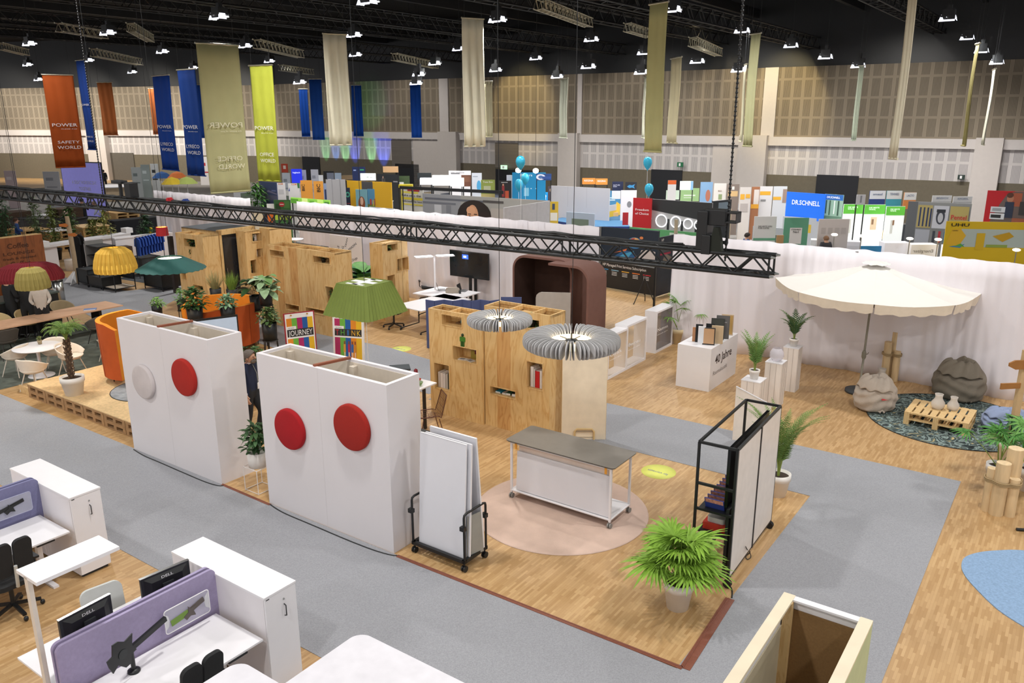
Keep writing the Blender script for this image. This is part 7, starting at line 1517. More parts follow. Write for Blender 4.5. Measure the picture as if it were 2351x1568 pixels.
# ================================================================== behind the coffee bar: counter, racks, rugs, pallets
PLT = mat('pallet_wood', '#b8935f', .85, vary=.12)
v_c = None
a = guv(98, 566, 1.1); c = guv(300, 536, 1.1); t = thing('long_white_counter', 'long white counter slab running behind the wooden pole', 'counter', xy(*a), GA+math.atan2(c[1]-a[1], c[0]-a[0])); L_ = math.hypot(c[0]-a[0], c[1]-a[1])
b = MB(); b.box(0, L_, 0, .6, 1.02, 1.12, WHITE); part('counter_top', b, t)
for x0, x1 in ((.02, .16), (.36, .46), (.6, .78), (.9, .99)): b = MB(); b.box(L_*x0, L_*x1, .1, .5, 0, 1.02, PAINT); part('support', b, t)
a = guv(264, 548, 1.25); c = guv(425, 531, 1.25); t = thing('white_low_wall', 'white low wall under the red drum lampshade', 'partition wall', xy(*a), GA+math.atan2(c[1]-a[1], c[0]-a[0])); L_ = math.hypot(c[0]-a[0], c[1]-a[1]); b = MB(); b.box(0, L_, 0, .3, 0, 1.22, PAINT); part('body', b, t); b = MB(); b.box(-.03, L_+.03, -.03, .33, 1.22, 1.27, WHITE); part('ledge', b, t)
# pole with arrows
c = at(178, 650); zt = zat(*c, 497); t = thing('wooden_pole', 'tall rough wooden pole with small orange arrows', 'signpost', c, 0); b = MB(); b.tube([(0, 0, 0), (.02, 0, zt*.4), (-.02, .02, zt*.8), (-.03, 0, zt)], [.09, .08, .085, .07], mat('weathered_pole', '#b09a7c', .85, vary=.15, vscale=3), 12); part('post', b, t)
b = MB()
for a in (0, 1.57, 3.14, 4.71): b.add([(.05*math.cos(a), .05*math.sin(a), .5), (.5*math.cos(a), .5*math.sin(a), .02), (.05*math.cos(a), .05*math.sin(a), .02)], [(0, 1, 2)], PRINTW)
part('brace', b, t, solid=.03)
for dx, z, dy in ((-.3, zt*.86, 0), (-.02, zt*.72, -.1)): b = MB(); b.prismy([(dx, z), (dx+.24, z-.03), (dx+.34, z+.03), (dx+.24, z+.11), (dx, z+.08)], -.12, -.1, col('#cf7a35')); part('arrow_sign', b, t)
def rack(px0, py0, px1, py1, h, label, cloth, nc, drop, rz=None):
    a = Vector(at(px0, py0)); c = Vector(at(px1, py1)); L_ = (c-a).length; t = thing('clothes_rack', label, 'clothes rack', a, math.atan2(c.y-a.y, c.x-a.x)); b = MB(); b.tube([(0, 0, 0), (0, 0, h), (L_, 0, h), (L_, 0, 0)], .015, BLACK, 6); b.tube([(0, -.2, 0), (0, .2, 0)], .012, BLACK, 6); b.tube([(L_, -.2, 0), (L_, .2, 0)], .012, BLACK, 6); part('frame', b, t)
    ob = None
    for i in range(nc):
        x = L_*(i+.6)/(nc+.2); b = MB(); m = mat('garment_'+cloth[1:], cloth, .9, vary=.1, bump=.3); w_ = .2
        b.prismy([(0, 0), (w_, -.08), (w_+.05, -.35), (w_-.02, -.37), (w_-.05, -.18), (w_-.05, -drop), (-w_+.05, -drop), (-w_+.05, -.18), (-w_+.02, -.37), (-w_-.05, -.35), (-w_, -.08)], -.025, .025, m)
        p = a.lerp(c, (i+.6)/(nc+.2)); g = solo('garment', b, ('blue shirt hanging in the row on the black rack' if cloth != '#16181b' else 'long black coat hanging on the rack beside the wooden pole'), 'garment', (p.x, p.y, h-.03), math.atan2(c.y-a.y, c.x-a.x)+R(62), 'blue shirts on the rack' if nc > 2 else 'black coats on the rack')
rack(322, 640, 382, 622, 1.6, 'thin black rack carrying blue shirts', '#22489a', 9, .7); rack(182, 642, 200, 634, 1.7, 'thin black rack carrying a long black coat', '#16181b', 2, 1.25)
def module(px, py, L_, D_, H_, label, m, rz=0, parts2=None, open_=False):
    o = at(px, py); t = thing('display_module', label, 'display module', o, GA+rz, 'black display modules'); b = MB()
    for x in (0, L_):
        for y in (0, D_): b.bar((x, y, 0), (x, y, H_), .025, .025, BLACK)
    for z in (.12, H_):
        for y in (0, D_): b.bar((0, y, z), (L_, y, z), .025, .025, BLACK)
        for x in (0, L_): b.bar((x, 0, z), (x, D_, z), .025, .025, BLACK)
    part('frame', b, t)
    if not open_: b = MB(); b.box(.01, L_-.01, .01, D_-.01, .13, H_-.01, m); part('box', b, t)
    else: b = MB(); b.box(.01, L_-.01, .01, D_-.01, .11, .13, mat('pale_shelf', '#b8aa98', .7)); b.box(.01, L_-.01, D_-.03, D_-.01, H_*.5, H_, m); part('shelf', b, t)
    return t
GM = mat('charcoal_box', '#33373a', .7); module(181, 654, .75, .6, .62, 'charcoal display box at the foot of the wooden pole', GM); module(203, 660, 1.0, .7, .45, 'low black display box right of the wooden pole', BLACK); module(233, 665, .95, .75, .75, 'open black frame display below the yellow lamp', BLACK, open_=True)
module(334, 662, 1.1, .8, .62, 'black display box below the teal lampshade', BLACK); module(303, 630, .8, .8, .7, 'dark grey display box beside the rack of blue shirts', GM)
o = at(204, 640); t = thing('tall_shelf', 'tall grey and black shelf panel behind the low display boxes', 'shelf', o, GA); b = MB(); b.box(0, .08, 0, .7, 0, 1.45, mat('grey_shelf_side', '#8f8d8a', .6)); b.box(.9, .95, 0, .7, 0, 1.3, BLACK); part('side', b, t); b = MB(); [b.box(.08, .9, .02, .68, z, z+.03, DARK) for z in (.5, .9, 1.27)]; part('shelf_board', b, t)
c = at(166, 620); b = MB(); b.lathe([(0, 0), (.24, 0), (.25, .42), (.24, .45), (0, .45)], mat('pouf_fabric', '#cfc4b8', .9), n=28); solo('pouf', b, 'round beige pouf behind the wooden pole', 'pouf', c)
c = at(405, 672); b = MB(); b.box(-.07, .07, -.07, .07, 0, 2.0, mat('dark_brown_column', '#2c211c', .7)); solo('dark_column', b, 'dark brown slender column below the teal lampshade', 'column', c, GA)
b = MB(); q_ = [at(270, 640), at(330, 625), at(400, 634), at(345, 652)]; slab('floor_carpet_7', q_, 0, .006, mat('charcoal_rug', '#4c5054', .95, bump=.3))
def pallet_stack(px, py, z, n, L_, W_, label, m=PLT, rz=0, top=None):
    """top surface seen at px,py,z"""
    o = at(px, py, z); t = thing('pallet_stack', label, 'pallet stack', o, GA+rz, 'stacks of wooden pallets'); h = z/n
    for k in range(n):
        z0 = k*h; b = MB(); b.box(0, L_, 0, W_, z0+h*.8, z0+h*.97, m); b.box(0, L_, 0, W_, z0, z0+h*.16, m)
        for x in (0, L_/2-.05, L_-.1): b.box(x, x+.1, 0, W_, z0+h*.16, z0+h*.8, m)
        part('pallet', b, t)
    if top: b = MB(); b.box(-.02, L_+.02, -.02, W_+.02, z, z+.03, top); part('top_board', b, t)
    return t
DKP = mat('dark_pallet_wood', '#4a382a', .9)
pallet_stack(54, 531, 1.0, 6, 1.2, 1.6, 'light pallet stack just behind the brown wall', PLT, R(90)); pallet_stack(112, 534, .9, 5, 1.1, 1.2, 'light pallet stack right of the brown wall, with white top', PLT, R(90), WHITE)
pallet_stack(190, 524, 1.05, 6, 1.2, 1.3, 'pallet counter where the man in the pale shirt leans', PLT, R(85), PINE); pallet_stack(266, 490, 1.25, 8, 1.2, 1.4, 'tall pallet stack above the black draped counter', PLT, R(85)); pallet_stack(-10, 486, 1.3, 8, 1.2, 1.2, 'dark pallet stack cut by the left edge', DKP); pallet_stack(112, 478, 1.5, 9, 1.0, 1.2, 'dark pallet stack left of the black suited man', DKP); pallet_stack(232, 566, .95, 6, .9, .8, 'dark pallet stack under the long white counter', DKP)
a = guv(262, 508, 1.1); b = MB(); b.box(0, 2.6, 0, .8, 0, 1.1, mat('black_drape', '#14161a', .9)); t = solo('draped_counter', b, 'black draped counter behind the long white counter', 'counter', xy(*a), GA+R(85))
for i, (px, ty, w_, hx, lb) in enumerate(((173,468,.42,'#44602f','tall dark green hedge column behind the wooden pole'),(250,480,.5,'#8a8c48','yellow green bush right of the leaning man'),(222,500,.3,'#7c8444','low yellow green bush between the pallet stacks'),(133,466,.35,'#6d7a40','olive bush left of the black suited man'),(344,492,.42,'#2c4a2c','dark leafy bush right of the person with the yellow bag'),(25,446,.45,'#3c5a3a','dark plant behind the dark pallet stack, left edge'),(95,448,.4,'#5c6f4a','grey green plant left of the lilac screen'))):
    c = at(px, 596, 0); h = zat(*c, ty); bushy((c[0], c[1], 0), .22, .5, w_, h-.5, 240, .2, .1, [hx, hx], lb, 120+i, pm=BLACK)
b = MB(); c = at(95, 492, 1.05); b.lathe([(0, 0), (.3, 0), (.05, .04), (.05, 1.0), (0, 1.0)], BLACK, n=20); o = solo('bar_table', b, 'high table with white top behind the brown wall', 'table', c); b = MB(); b.lathe([(0, 1.0), (.45, 1.0), (.45, 1.04), (0, 1.04)], WHITE, n=30); part('table_top', b, o)
p_ = at(40, 497, 1.1); b = MB(); b.box(-.1, 3.4, -.5, .5, 0, 1.0, mat('dark_grey_counter', '#3c3d40', .6)); o = solo('dark_counter', b, 'dark grey bar counter behind the person in blue', 'counter', p_, GA+R(30)); b = MB(); b.box(-.15, 3.45, -.55, .55, 1.0, 1.05, BLACK); part('counter_top', b, o)
DF = mat('dark_grey_event_floor', '#5b5c62', .9); slab('floor_carpet_8', [at(-200, 520), at(60, 505), at(200, 505), at(330, 500), at(330, 515), at(180, 545), at(0, 540), at(-200, 560)], 0, .006, DF)
for i, (px, py, lb) in enumerate(((292, 534, 'stack of white plates on the white ledge'), (100, 566, 'white box at the left end of the long counter'))): c = at(px, py, 1.27 if i == 0 else 1.12); b = MB(); b.box(-.2, .2, -.15, .15, 0, .2, PRINTW); solo('white_box', b, lb, 'box', (*c, 1.125 if i else 1.272), GA)
# ================================================================== projection screen and coloured parasols
x0, y0 = at(139, 378, 3.9); k = 49/y0; x0, y0 = x0*k, y0*k; zt = zat(x0, y0, 372); x1, y1 = at(230, 378, 3.9); k = 47.5/y1; x1, y1 = x1*k, y1*k
t = thing('projection_screen', 'large lilac projection screen in a black frame below the orange banner', 'projection screen', (x0, y0, 0), math.atan2(y1-y0, x1-x0)); W_ = math.hypot(x1-x0, y1-y0); zb = zat(x0, y0, 492)
b = MB(); b.box(-.05, W_+.05, 0, .06, zb-.06, zt+.06, BLACK); part('frame', b, t); b = MB(); b.box(0, W_, -.01, 0, zb, zt, mat('lilac_screen_lit', '#8480c4', .5, emit=.5, ecol='#7d7ac0')); part('screen', b, t)
b = MB(); text_mb(b, 'A GREAT WORKING DAY.', PRINTW, W_*.55, zb+(zt-zb)*.60, .19, W_*.62, y=-.016, bold=.02); text_mb(b, 'TOGETHER.', PRINTW, W_*.55, zb+(zt-zb)*.48, .19, W_*.3, y=-.012, bold=.02); part('lettering', b, t)
for x in (.1, W_-.1): b = MB(); b.box(x-.03, x+.03, .02, .08, 0, zb, BLACK); part('leg', b, t)
for px, py, hx, lb in ((371,396,'#2a5a9a','small blue parasol far off'),(406,396,'#e07a3a','small orange parasol far off'),(394,409,'#e0c030','small yellow parasol far off'),(428,408,'#b8c86a','small lime green parasol far off')):
    c = at(px, py, 2.35); t = thing('small_parasol', lb, 'parasol', c, 0, 'coloured small parasols'); b = MB(); b.lathe([(0, 2.42), (.35, 2.3), (.66, 2.0)], col(hx, .8), n=10, smooth=False); part('canopy', b, t, solid=.01); b = MB(); b.cyl((0, 0, 0), (0, 0, 2.4), .02, WHITE, n=8); part('pole', b, t)
# curved reception desk and gap plant
c = at(262, 425, 1.1); b = MB(); b.lathe([(1.25, 0), (1.3, 1.0), (0, 1.0)], mat('beige_desk', '#cbb596', .7), n=30); o = solo('curved_counter', b, 'curved beige counter with white top right of the lilac screen', 'counter', c); b = MB(); b.lathe([(0, 1.0), (1.5, 1.0), (1.5, 1.08), (0, 1.08)], WHITE, n=30); part('counter_top', b, o)
c = at(594, 500, .4); t = bushy((c[0], c[1], 0), .35, .95, .7, 1.5, 220, .35, .12, ['#3f6e2c', '#5c8a3a', '#2c5020'], 'tall bushy plant in a yellow pot in the gap of the curtain', 140, pm=mat('mustard_pot', '#b98a20', .6))
# ================================================================== the fair beyond the curtains
slab('floor_carpet_9', PU([(-75, 20.3), (-20, 20.3), (-20, 26.4), (16, 26.4), (16, 70), (-75, 70)]), 0, .006, mat('fair_carpet', '#86837f', .95, vary=.12, vscale=.5))
def sign(name, x0, yt, x1, z, hexc, label, cat='booth wall', yb=None, y1=None, lit=0, patches=(), texts=(), th=.05, group=None, z0=0.0, mirror=False, legs=False, dfix=None, vis=None):
    """upright board whose top edge (at height z) is seen between x0,yt and x1,y1; face units 0..1"""
    if dfix:
        a = Vector(at(x0, 600, 0)).normalized()*1.0; a = a*(dfix/a.y); c = Vector(at(x1, 600, 0)).normalized(); c = c*(dfix/c.y); z = zat(a.x, a.y, yt)
    else: a = Vector(at(x0, yt, z)); c = Vector(at(x1, yt if y1 is None else y1, z))
    W = (c-a).length; zb = zat(a.x, a.y, yb) if yb else z0; zb = max(zb, 0)
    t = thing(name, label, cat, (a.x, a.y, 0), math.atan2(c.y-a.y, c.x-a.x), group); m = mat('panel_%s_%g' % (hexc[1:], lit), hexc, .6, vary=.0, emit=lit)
    b = MB(); b.box(0, W, 0, th, zb, z, m); H_ = z-zb
    if yb is None and z0 == 0 and not dfix:
        zv = max(0, zat(a.x, a.y, vis or yt+46)); zb, H_ = zv, z-zv
    for i, q in enumerate(patches):
        hx = q[-1]; mm = mat('panel_%s_%g' % (hx[1:], lit), hx, .6, vary=0, emit=lit); e = .004+.003*i
        if len(q) == 5: u0_, v0_, u1_, v1_ = q[:4]; b.add([(u0_*W, -e, zb+v0_*H_), (u1_*W, -e, zb+v0_*H_), (u1_*W, -e, zb+v1_*H_), (u0_*W, -e, zb+v1_*H_)], [(0, 1, 2, 3)], mm)
        else:
            pts = q[0]
            if pts[0] == 'o': _, cx, cz, rx, rz_ = pts; pts = [(cx+rx*math.cos(k*.3142), cz+rz_*math.sin(k*.3142)) for k in range(20)]
            b.add([(u*W, -e, zb+v*H_) for u, v in pts], [tuple(range(len(pts)))], mm)
    part('board', b, t)
    if texts:
        b = MB(); e = .008+.003*len(patches)
        for tx in texts:
            body, cx, cz, hh, ww, hx = tx[:6]; text_mb(b, body, mat('print_%s_%g' % (hx[1:], lit), hx, .6, vary=0, emit=lit), cx*W, zb+cz*H_, hh*H_, ww*W, y=-e, mirror=mirror, rot=tx[6] if len(tx) > 6 else 0, bold=.012)
        part('lettering', b, t)
    if (yb is not None and zb > .3) or legs:
        for x in (.03*W, .97*W): b = MB(); b.box(x-.02, x+.02, .01, th-.01, 0, zb+.01 if zb > .02 else .02, BLACK); part('leg', b, t)
    return t
def O(cx, cz, rx, rz_, hx): return (('o', cx, cz, rx, rz_), hx)
# --- wide photo wall of the grey booth
sign('photo_wall', 970, 444, 1262, 2.5, '#9a9892', 'wide photo wall showing the head of a woman with curly dark hair', 'photo wall', vis=502, y1=461,
     patches=((0,.0,.32,1,'#8d8e92'),(.02,.78,.5,.86,'#5e6068'),(.0,.62,.28,.7,'#6a6c74'),(.1,0,.16,.6,'#b8b8bc'),(.2,.0,.24,.6,'#77787e'),(.5,.8,.66,.88,'#4a4644'),(.56,.2,.66,.6,'#a8a098'),O(.43,.28,.135,.58,'#241914'),O(.345,.1,.06,.36,'#1f1612'),O(.515,.1,.055,.36,'#2a1a16'),O(.418,.26,.046,.42,'#c9936f'),O(.405,.46,.036,.16,'#d39d78'),O(.395,.22,.010,.045,'#2a1a14'),O(.440,.22,.010,.045,'#2a1a14'),(.382,.31,.406,.34,'#33201a'),(.430,.31,.456,.34,'#33201a'),O(.418,.06,.010,.08,'#b8805e')))
a = guv(1158, 477, 2.5); c = guv(1262, 461, 2.5); t = thing('grey_booth_wall', 'plain light grey booth wall right of the photo of the woman', 'booth wall', xy(a[0], a[1]), GA+math.atan2(c[1]-a[1], c[0]-a[0])); L_ = math.hypot(c[0]-a[0], c[1]-a[1]); b = MB(); b.box(0, L_, 0, .06, 0, 2.5, mat('light_grey_board', '#b3b2b5', .6)); part('board', b, t)
b = MB(); [b.box(x-.01, x+.01, -.006, 0, 0, 2.5, mat('grey_joint', '#97979a', .6)) for x in (L_*.35, L_*.37, L_*.7)]; part('panel_joint', b, t)
sign('printed_wall', 917, 430, 971, 2.5, '#d8d4cc', 'white and yellow booth wall reading Lake sees the', 'booth wall', vis=485, y1=434, patches=((0,.0,.16,.9,'#d8c95a'),(.1,.78,.8,.86,'#ded05a'),(.05,.52,.98,.62,'#d9c63c'),(.1,.3,.98,.36,'#e0cf50'),(.35,.88,.85,.98,'#a3202c'),(0,.95,1,1,'#24221e')), texts=(('Lake sees the',.52,.66,.09,.8,'#2b2a26'),('unboxed the best',.55,.42,.09,.84,'#2b2a26')))
t = sign('black_truss_booth', 917, 427, 1155, 2.75, '#1c1d20', 'black booth fascia with lit product boxes above the photo wall', 'booth fascia', yb=434, y1=438, legs=True)
for x0, y0, x1, yb, e, hx, lb in ((964,409,991,424,1.5,'#f2f2ff','small lit white box, left of three'),(992,403,1032,426,1.7,'#ffffff','larger lit white box, middle of three'),(1034,409,1064,428,1.5,'#f0f4ee','lit white box, right of three')):
    sign('light_box', x0, y0, x1, 2.9, hx, lb+' above the black fascia', 'light box', yb=yb, lit=e, th=.3, group='lit boxes above the photo wall', patches=((.2,.3,.6,.7,'#c8c8d0'),), texts=(('KYOCERA',.62,.08,.16,.5,'#555860'),))
sign('yellow_roof_sign', 915, 424, 946, 2.8, '#d9c41e', 'yellow strip on the booth roof left of the lit boxes', 'sign', yb=431, th=.4)
# --- banners and rollups, left to right
T = sign
T('roll_up', 634,420,654,2.2,'#e6e2e0','white roll-up display with orange logo, left of the pair','roll-up',vis=457, patches=((.25,.9,.75,.97,'#d8701e'),(.2,.3,.8,.6,'#c9c6c6')),texts=(('BIC',.5,.91,.05,.35,'#ffffff'),))
T('roll_up', 661,421,687,2.2,'#e4e2e0','white roll-up display with orange logo and tricolour corner','roll-up',vis=457, patches=((.3,.9,.75,.97,'#d8701e'),(((0,.5),(.12,.75),(.12,.5)),'#2a4a9a'),(((.85,.7),(1,.7),(1,1),(.8,1)),'#3c7a4a')),texts=(('BIC',.5,.91,.05,.3,'#ffffff'),))
T('orange_booth_wall', 689,414,716,2.4,'#e09a3c','orange booth wall with black vertical lettering, left one','booth wall',vis=455, texts=(('BIC',.35,.6,.16,.55,'#201c18',1.57),))
T('orange_booth_wall', 719,416,741,2.4,'#e09a3c','orange booth wall with black vertical lettering, right one','booth wall',vis=457, texts=(('BIC',.7,.62,.2,.8,'#201c18',1.57),))
T('blue_bottle_poster', 741,421,751,2.2,'#8a9ab8','narrow poster with dark blue bottle right of the orange walls','poster',patches=((.3,.2,.7,.7,'#26365e'),))
T('grey_booth_wall', 748,412,792,2.6,'#b9b8bb','plain pale grey booth walls left of the yellow wall','booth wall',vis=470, patches=((.3,0,.32,1,'#8c8c90'),(.72,0,.74,1,'#8c8c90')))
T('yellow_booth_wall', 793,414,898,2.5,'#dba91c','bright yellow booth wall with a dark grey stripe','booth wall',vis=478, y1=419,patches=((0,0,.03,1,'#26262a'),(.36,0,.60,1,'#4a4a4c')))
T('poster_board', 787,431,813,2.1,'#26324c','dark blue poster with a teal ring symbol','poster',patches=(O(.4,.66,.2,.14,'#4aa890'),O(.4,.66,.1,.07,'#26324c'),(.3,.2,.8,.24,'#a84a5a')))
T('poster_board', 816,435,842,2.1,'#7cb0bc','poster of a laughing person with red hair on sky blue','poster',patches=(O(.5,.3,.3,.36,'#8a4a26'),O(.5,.42,.15,.2,'#e0b498'),(.2,0,.8,.12,'#d8c0a8')))
T('poster_board', 843,434,868,2.1,'#5a96bc','poster with blue sky and small coloured figures','poster',patches=((0,0,1,.25,'#7a8a4a'),(.2,.2,.35,.5,'#c84030'),(.45,.15,.55,.45,'#e0c040'),(.6,.2,.75,.52,'#b8642a')))
T('low_white_bench', 816,470,855,.9,'#d6d2d4','low white rounded bench beneath the two portrait posters','bench')
T('leafy_fascia', 667,453,756,3.0,'#86c04a','lit bright green fascia with leaf print above the white curtain','booth fascia',yb=466,y1=460,lit=.5,patches=((.0,.0,.2,.8,'#4f8a2a'),(.3,.2,.45,1,'#c8e08a'),(.5,.0,.62,.7,'#5c9a34'),(.7,.3,.85,1,'#b8da70'),(.88,0,1,.7,'#3f7a2a')))
T('tea_poster', 628,459,666,2.6,'#3a6a36','green tea poster with a red round emblem','poster',patches=((0,0,1,.35,'#a8c040'),(.1,.5,.4,.8,'#23461f'),(.6,.6,.95,.95,'#4f8440'),O(.48,.78,.17,.12,'#c0262e'),(.36,.76,.6,.8,'#f0e8e0')))
T('roll_up', 612,468,628,2.3,'#e2e0dc','roll-up with orange lower part in the gap of the curtain','roll-up',patches=((0,.0,1,.72,'#dd6a1e'),))
T('night_photo_wall', 595,416,634,2.4,'#3b4566','dark blue night city photo wall below the lime banner','photo wall',y1=419,patches=((0,.1,1,.35,'#59586e'),(((0,.3),(.5,.6),(1,.45),(1,.4),(.5,.5),(0,.22)),'#77708a'),(.7,.55,.95,.62,'#6a6f9a')))
T('poster_board', 645,376,660,2.6,'#c0452c','far red and white poster right of the lime banner','poster',yb=396,patches=((.3,.4,.7,.8,'#e8d8c8'),))
T('lit_blue_sign', 668,388,692,2.6,'#2434d8','glowing deep blue sign far off','light box',lit=.7,yb=420,texts=(('logitech',.5,.7,.1,.7,'#ffffff'),))
for i, (x0, yt, x1, hx, hb, lb) in enumerate(((647,397,665,'#aab0ba','#7a828c','grey printed panel below the far red poster'),(686,390,702,'#d2d4da','#a8acb4','small white panel right of the glowing blue sign'),(713,389,730,'#d4d6dc','#a8acb4','small white panel right of the green hedge'),(731,402,741,'#c9cdd2','#9aa0a8','narrow white panel before the black screen'),(750,397,766,'#6d7484','#cfd2d8','grey panel with white mark, far centre left'),(768,397,783,'#93a4b8','#cfd2d8','pale blue panel far off, before the green lit wall'),(906,404,940,'#384a2c','#d8d8d6','dark green poster wall with white heading far off'),(8,392,34,'#cbb8ba','#e6dcdc','pinkish far booth wall at the left edge'),(97,394,134,'#b8b8bc','#8e9096','pale far booth wall left of the lilac screen'),(300,384,322,'#aeb4b4','#6f7a7a','grey glass cabin wall far off'),(322,378,342,'#8f9a98','#b9c4c4','greenish glass cabin wall far off'),(344,376,362,'#c3c6c6','#2a2c2e','white framed cabin far off'),(455,360,480,'#d5d2d2','#b02a30','white sign with red mark behind the olive banner'))):
    T('far_panel', x0,yt,x1,2.5,hx,lb,'booth wall',patches=((.15,.55,.6,.7,hb),(.15,.2,.8,.26,hb)))
T('black_screen_booth', 742,393,766,2.6,'#101216','small black screen far off left of the green lit wall','screen',yb=411)
T('dark_blue_booth', 808,383,838,2.9,'#1b2c5c','dark blue booth in front of the blue lit wall','booth wall',patches=((.1,.8,.3,.86,'#9ab0e0'),(.6,.82,.9,.88,'#3fae78')))
T('lit_white_screen', 827,398,862,2.9,'#eef4f2','bright white screen far off left of the black picture wall','light box',lit=.8,yb=414,patches=((.4,.4,.55,.55,'#9aa8a8'),(.62,.4,.8,.46,'#6a7878')))
T('black_picture_wall', 865,399,915,2.6,'#23262a','black picture wall with a person, above the yellow wall','photo wall',y1=401,patches=((0,.0,.2,.5,'#3c434c'),(.22,.5,.38,.8,'#4f4c4c'),O(.29,.84,.03,.06,'#b09080'),(.75,.62,.95,.68,'#8c8c90')))
T('wooden_crate_wall', 879,382,914,3.2,'#b8946c','light wooden board panel far off before the shutter','booth wall',yb=396)
T('black_box_wall', 916,460,945,2.4,'#17181b','black hanging box beside the printed wall','screen',yb=474) if False else None
T('low_wood_counter', 784,403,848,1.3,'#c2a47e','pale wooden counter far off before the blue booth','counter',yb=412,th=.6)
# centre
T('far_panel', 1030,392,1081,2.9,'#cfced2','large white booth wall with small print, above the lit boxes','booth wall',vis=430, patches=((.1,.8,.5,.86,'#77777c'),),texts=(('one platform',.4,.86,.07,.6,'#5a5a60'),))
T('far_panel', 1083,397,1106,2.6,'#c6ccd6','pale panel with a light blue cartoon shape','booth wall',patches=(O(.7,.35,.22,.28,'#4a9ac8'),(.1,.8,.6,.84,'#8a94a4')))
T('black_booth_screen', 958,397,990,2.8,'#1c2428','black screen standing at the far white pillar','screen',yb=412)
T('hand_prop', 1059,402,1081,3.0,'#7a4c3a','large brown hand shaped display above the lit boxes','display figure',yb=428,patches=((.3,.4,.9,.9,'#8a5c46'),))
T('green_yellow_poster', 1104,413,1136,2.6,'#98a650','green and yellow poster far centre','poster',patches=((0,0,1,.3,'#c8b878'),(.2,.35,.7,.7,'#c0c4a0')),texts=(('Tesa Eco',.5,.86,.08,.7,'#f0f0e8'),))
T('black_sports_poster', 1145,415,1174,2.6,'#1d1a1c','black poster with red dancing figures','poster',patches=((.25,.2,.45,.75,'#8a2a2c'),(.5,.1,.8,.5,'#b04a2c'),O(.35,.8,.07,.05,'#c08a70')),texts=(('tenos',.45,.9,.05,.5,'#e8e8e8'),))
T('small_white_panel', 1163,402,1184,2.8,'#c6cad4','small white panel left of the cyan wall','booth wall')
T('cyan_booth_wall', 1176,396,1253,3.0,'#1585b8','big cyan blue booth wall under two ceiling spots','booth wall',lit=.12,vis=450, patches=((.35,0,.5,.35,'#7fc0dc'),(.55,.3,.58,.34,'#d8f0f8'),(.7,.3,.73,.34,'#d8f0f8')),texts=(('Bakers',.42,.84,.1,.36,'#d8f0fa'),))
T('round_logo_sign', 1231,399,1266,3.2,'#20407a','round white emblem with dark blue speech shape on the cyan wall','sign',yb=414,patches=(O(.3,.5,.3,.45,'#d8dce8'),O(.3,.5,.16,.25,'#4a6aa0'),(.4,.2,.95,.6,'#2a4a8c')))
T('white_rounded_counter', 1219,430,1248,1.2,'#d8d2d4','white hexagonal counter before the cyan wall','counter',th=1.0)
T('lit_counter', 1192,441,1212,1.6,'#dfe8f4','glowing white cube beside the dark blue counter','light box',yb=456,lit=.6,th=.8)
T('lit_counter', 1213,443,1239,1.6,'#17286a','dark blue counter between two lit cubes','counter',yb=457,lit=.05,th=.8)
T('lit_counter', 1240,444,1259,1.6,'#0f8ad0','cyan lit cube with a white head symbol','light box',yb=460,lit=.4,th=.8,patches=(O(.5,.6,.25,.3,'#f0f8ff'),(.3,.1,.7,.45,'#f0f8ff')))
T('portrait_poster', 1258,428,1287,2.4,'#4a4450','portrait photo of a fair haired person right of the cyan wall','poster',patches=(O(.45,.6,.22,.26,'#d8b8a0'),(.5,.1,.95,.9,'#c0c4c0'),O(.4,.82,.26,.14,'#cbb49a')))
T('white_booth_wall', 1264,426,1400,2.5,'#bfbdc1','long white booth wall behind the blue stage','booth wall',y1=433,patches=((.3,0,.305,1,'#a8a6aa'),(.62,0,.625,1,'#a8a6aa')))
T('yellow_note_board', 1262,463,1282,2.0,'#c9a832','small yellow and white notice board left of the blue stage','poster',patches=((.1,.05,.9,.45,'#dad6cc'),(.3,.6,.6,.9,'#30405c')))
T('yellow_poster', 1344,432,1366,2.2,'#dcb425','yellow poster with small product picture','poster',vis=490, patches=(O(.7,.5,.15,.08,'#c84a3a'),(.3,.35,.5,.6,'#e8e4dc'),(.5,.2,.8,.35,'#3a4a66')))
T('small_orange_poster', 1337,409,1367,2.9,'#e08c3a','orange sign with white lettering, left of two above the white wall','sign',yb=423,texts=(('REGINA',.5,.45,.3,.7,'#f4ece4'),))
T('small_orange_poster', 1368,410,1395,2.9,'#e08c3a','orange sign with white lettering, right of two above the white wall','sign',yb=424,texts=(('REGINA',.5,.45,.3,.7,'#f4ece4'),))
T('navy_poster', 1406,417,1431,2.6,'#20284a','navy blue poster right of the orange signs','poster',texts=(('NATURE\nIDEA',.4,.8,.06,.6,'#c8cce0'),))
T('fish_poster', 1436,418,1462,2.6,'#24242a','black poster with a blue fish shape','poster',patches=((((.15,.78),(.35,.86),(.6,.84),(.85,.9),(.75,.78),(.85,.68),(.6,.73),(.35,.70)),'#3a8ac0'),))
T('blue_text_poster', 1385,438,1425,2.2,'#4486b0','light blue poster with yellow fruit picture','poster',vis=500, patches=((.5,.7,1,1,'#d8dadc'),(((.5,.1),(.8,.6),(1,.5),(1,.1)),'#d8b440'),(.1,.72,.6,.76,'#c8e0ee'),(.1,.64,.7,.68,'#c8e0ee')))
T('white_board_wall', 1426,437,1462,2.4,'#d8d5d8','white booth wall with a grey can picture','booth wall',patches=(O(.55,.3,.15,.16,'#7c7c80'),))
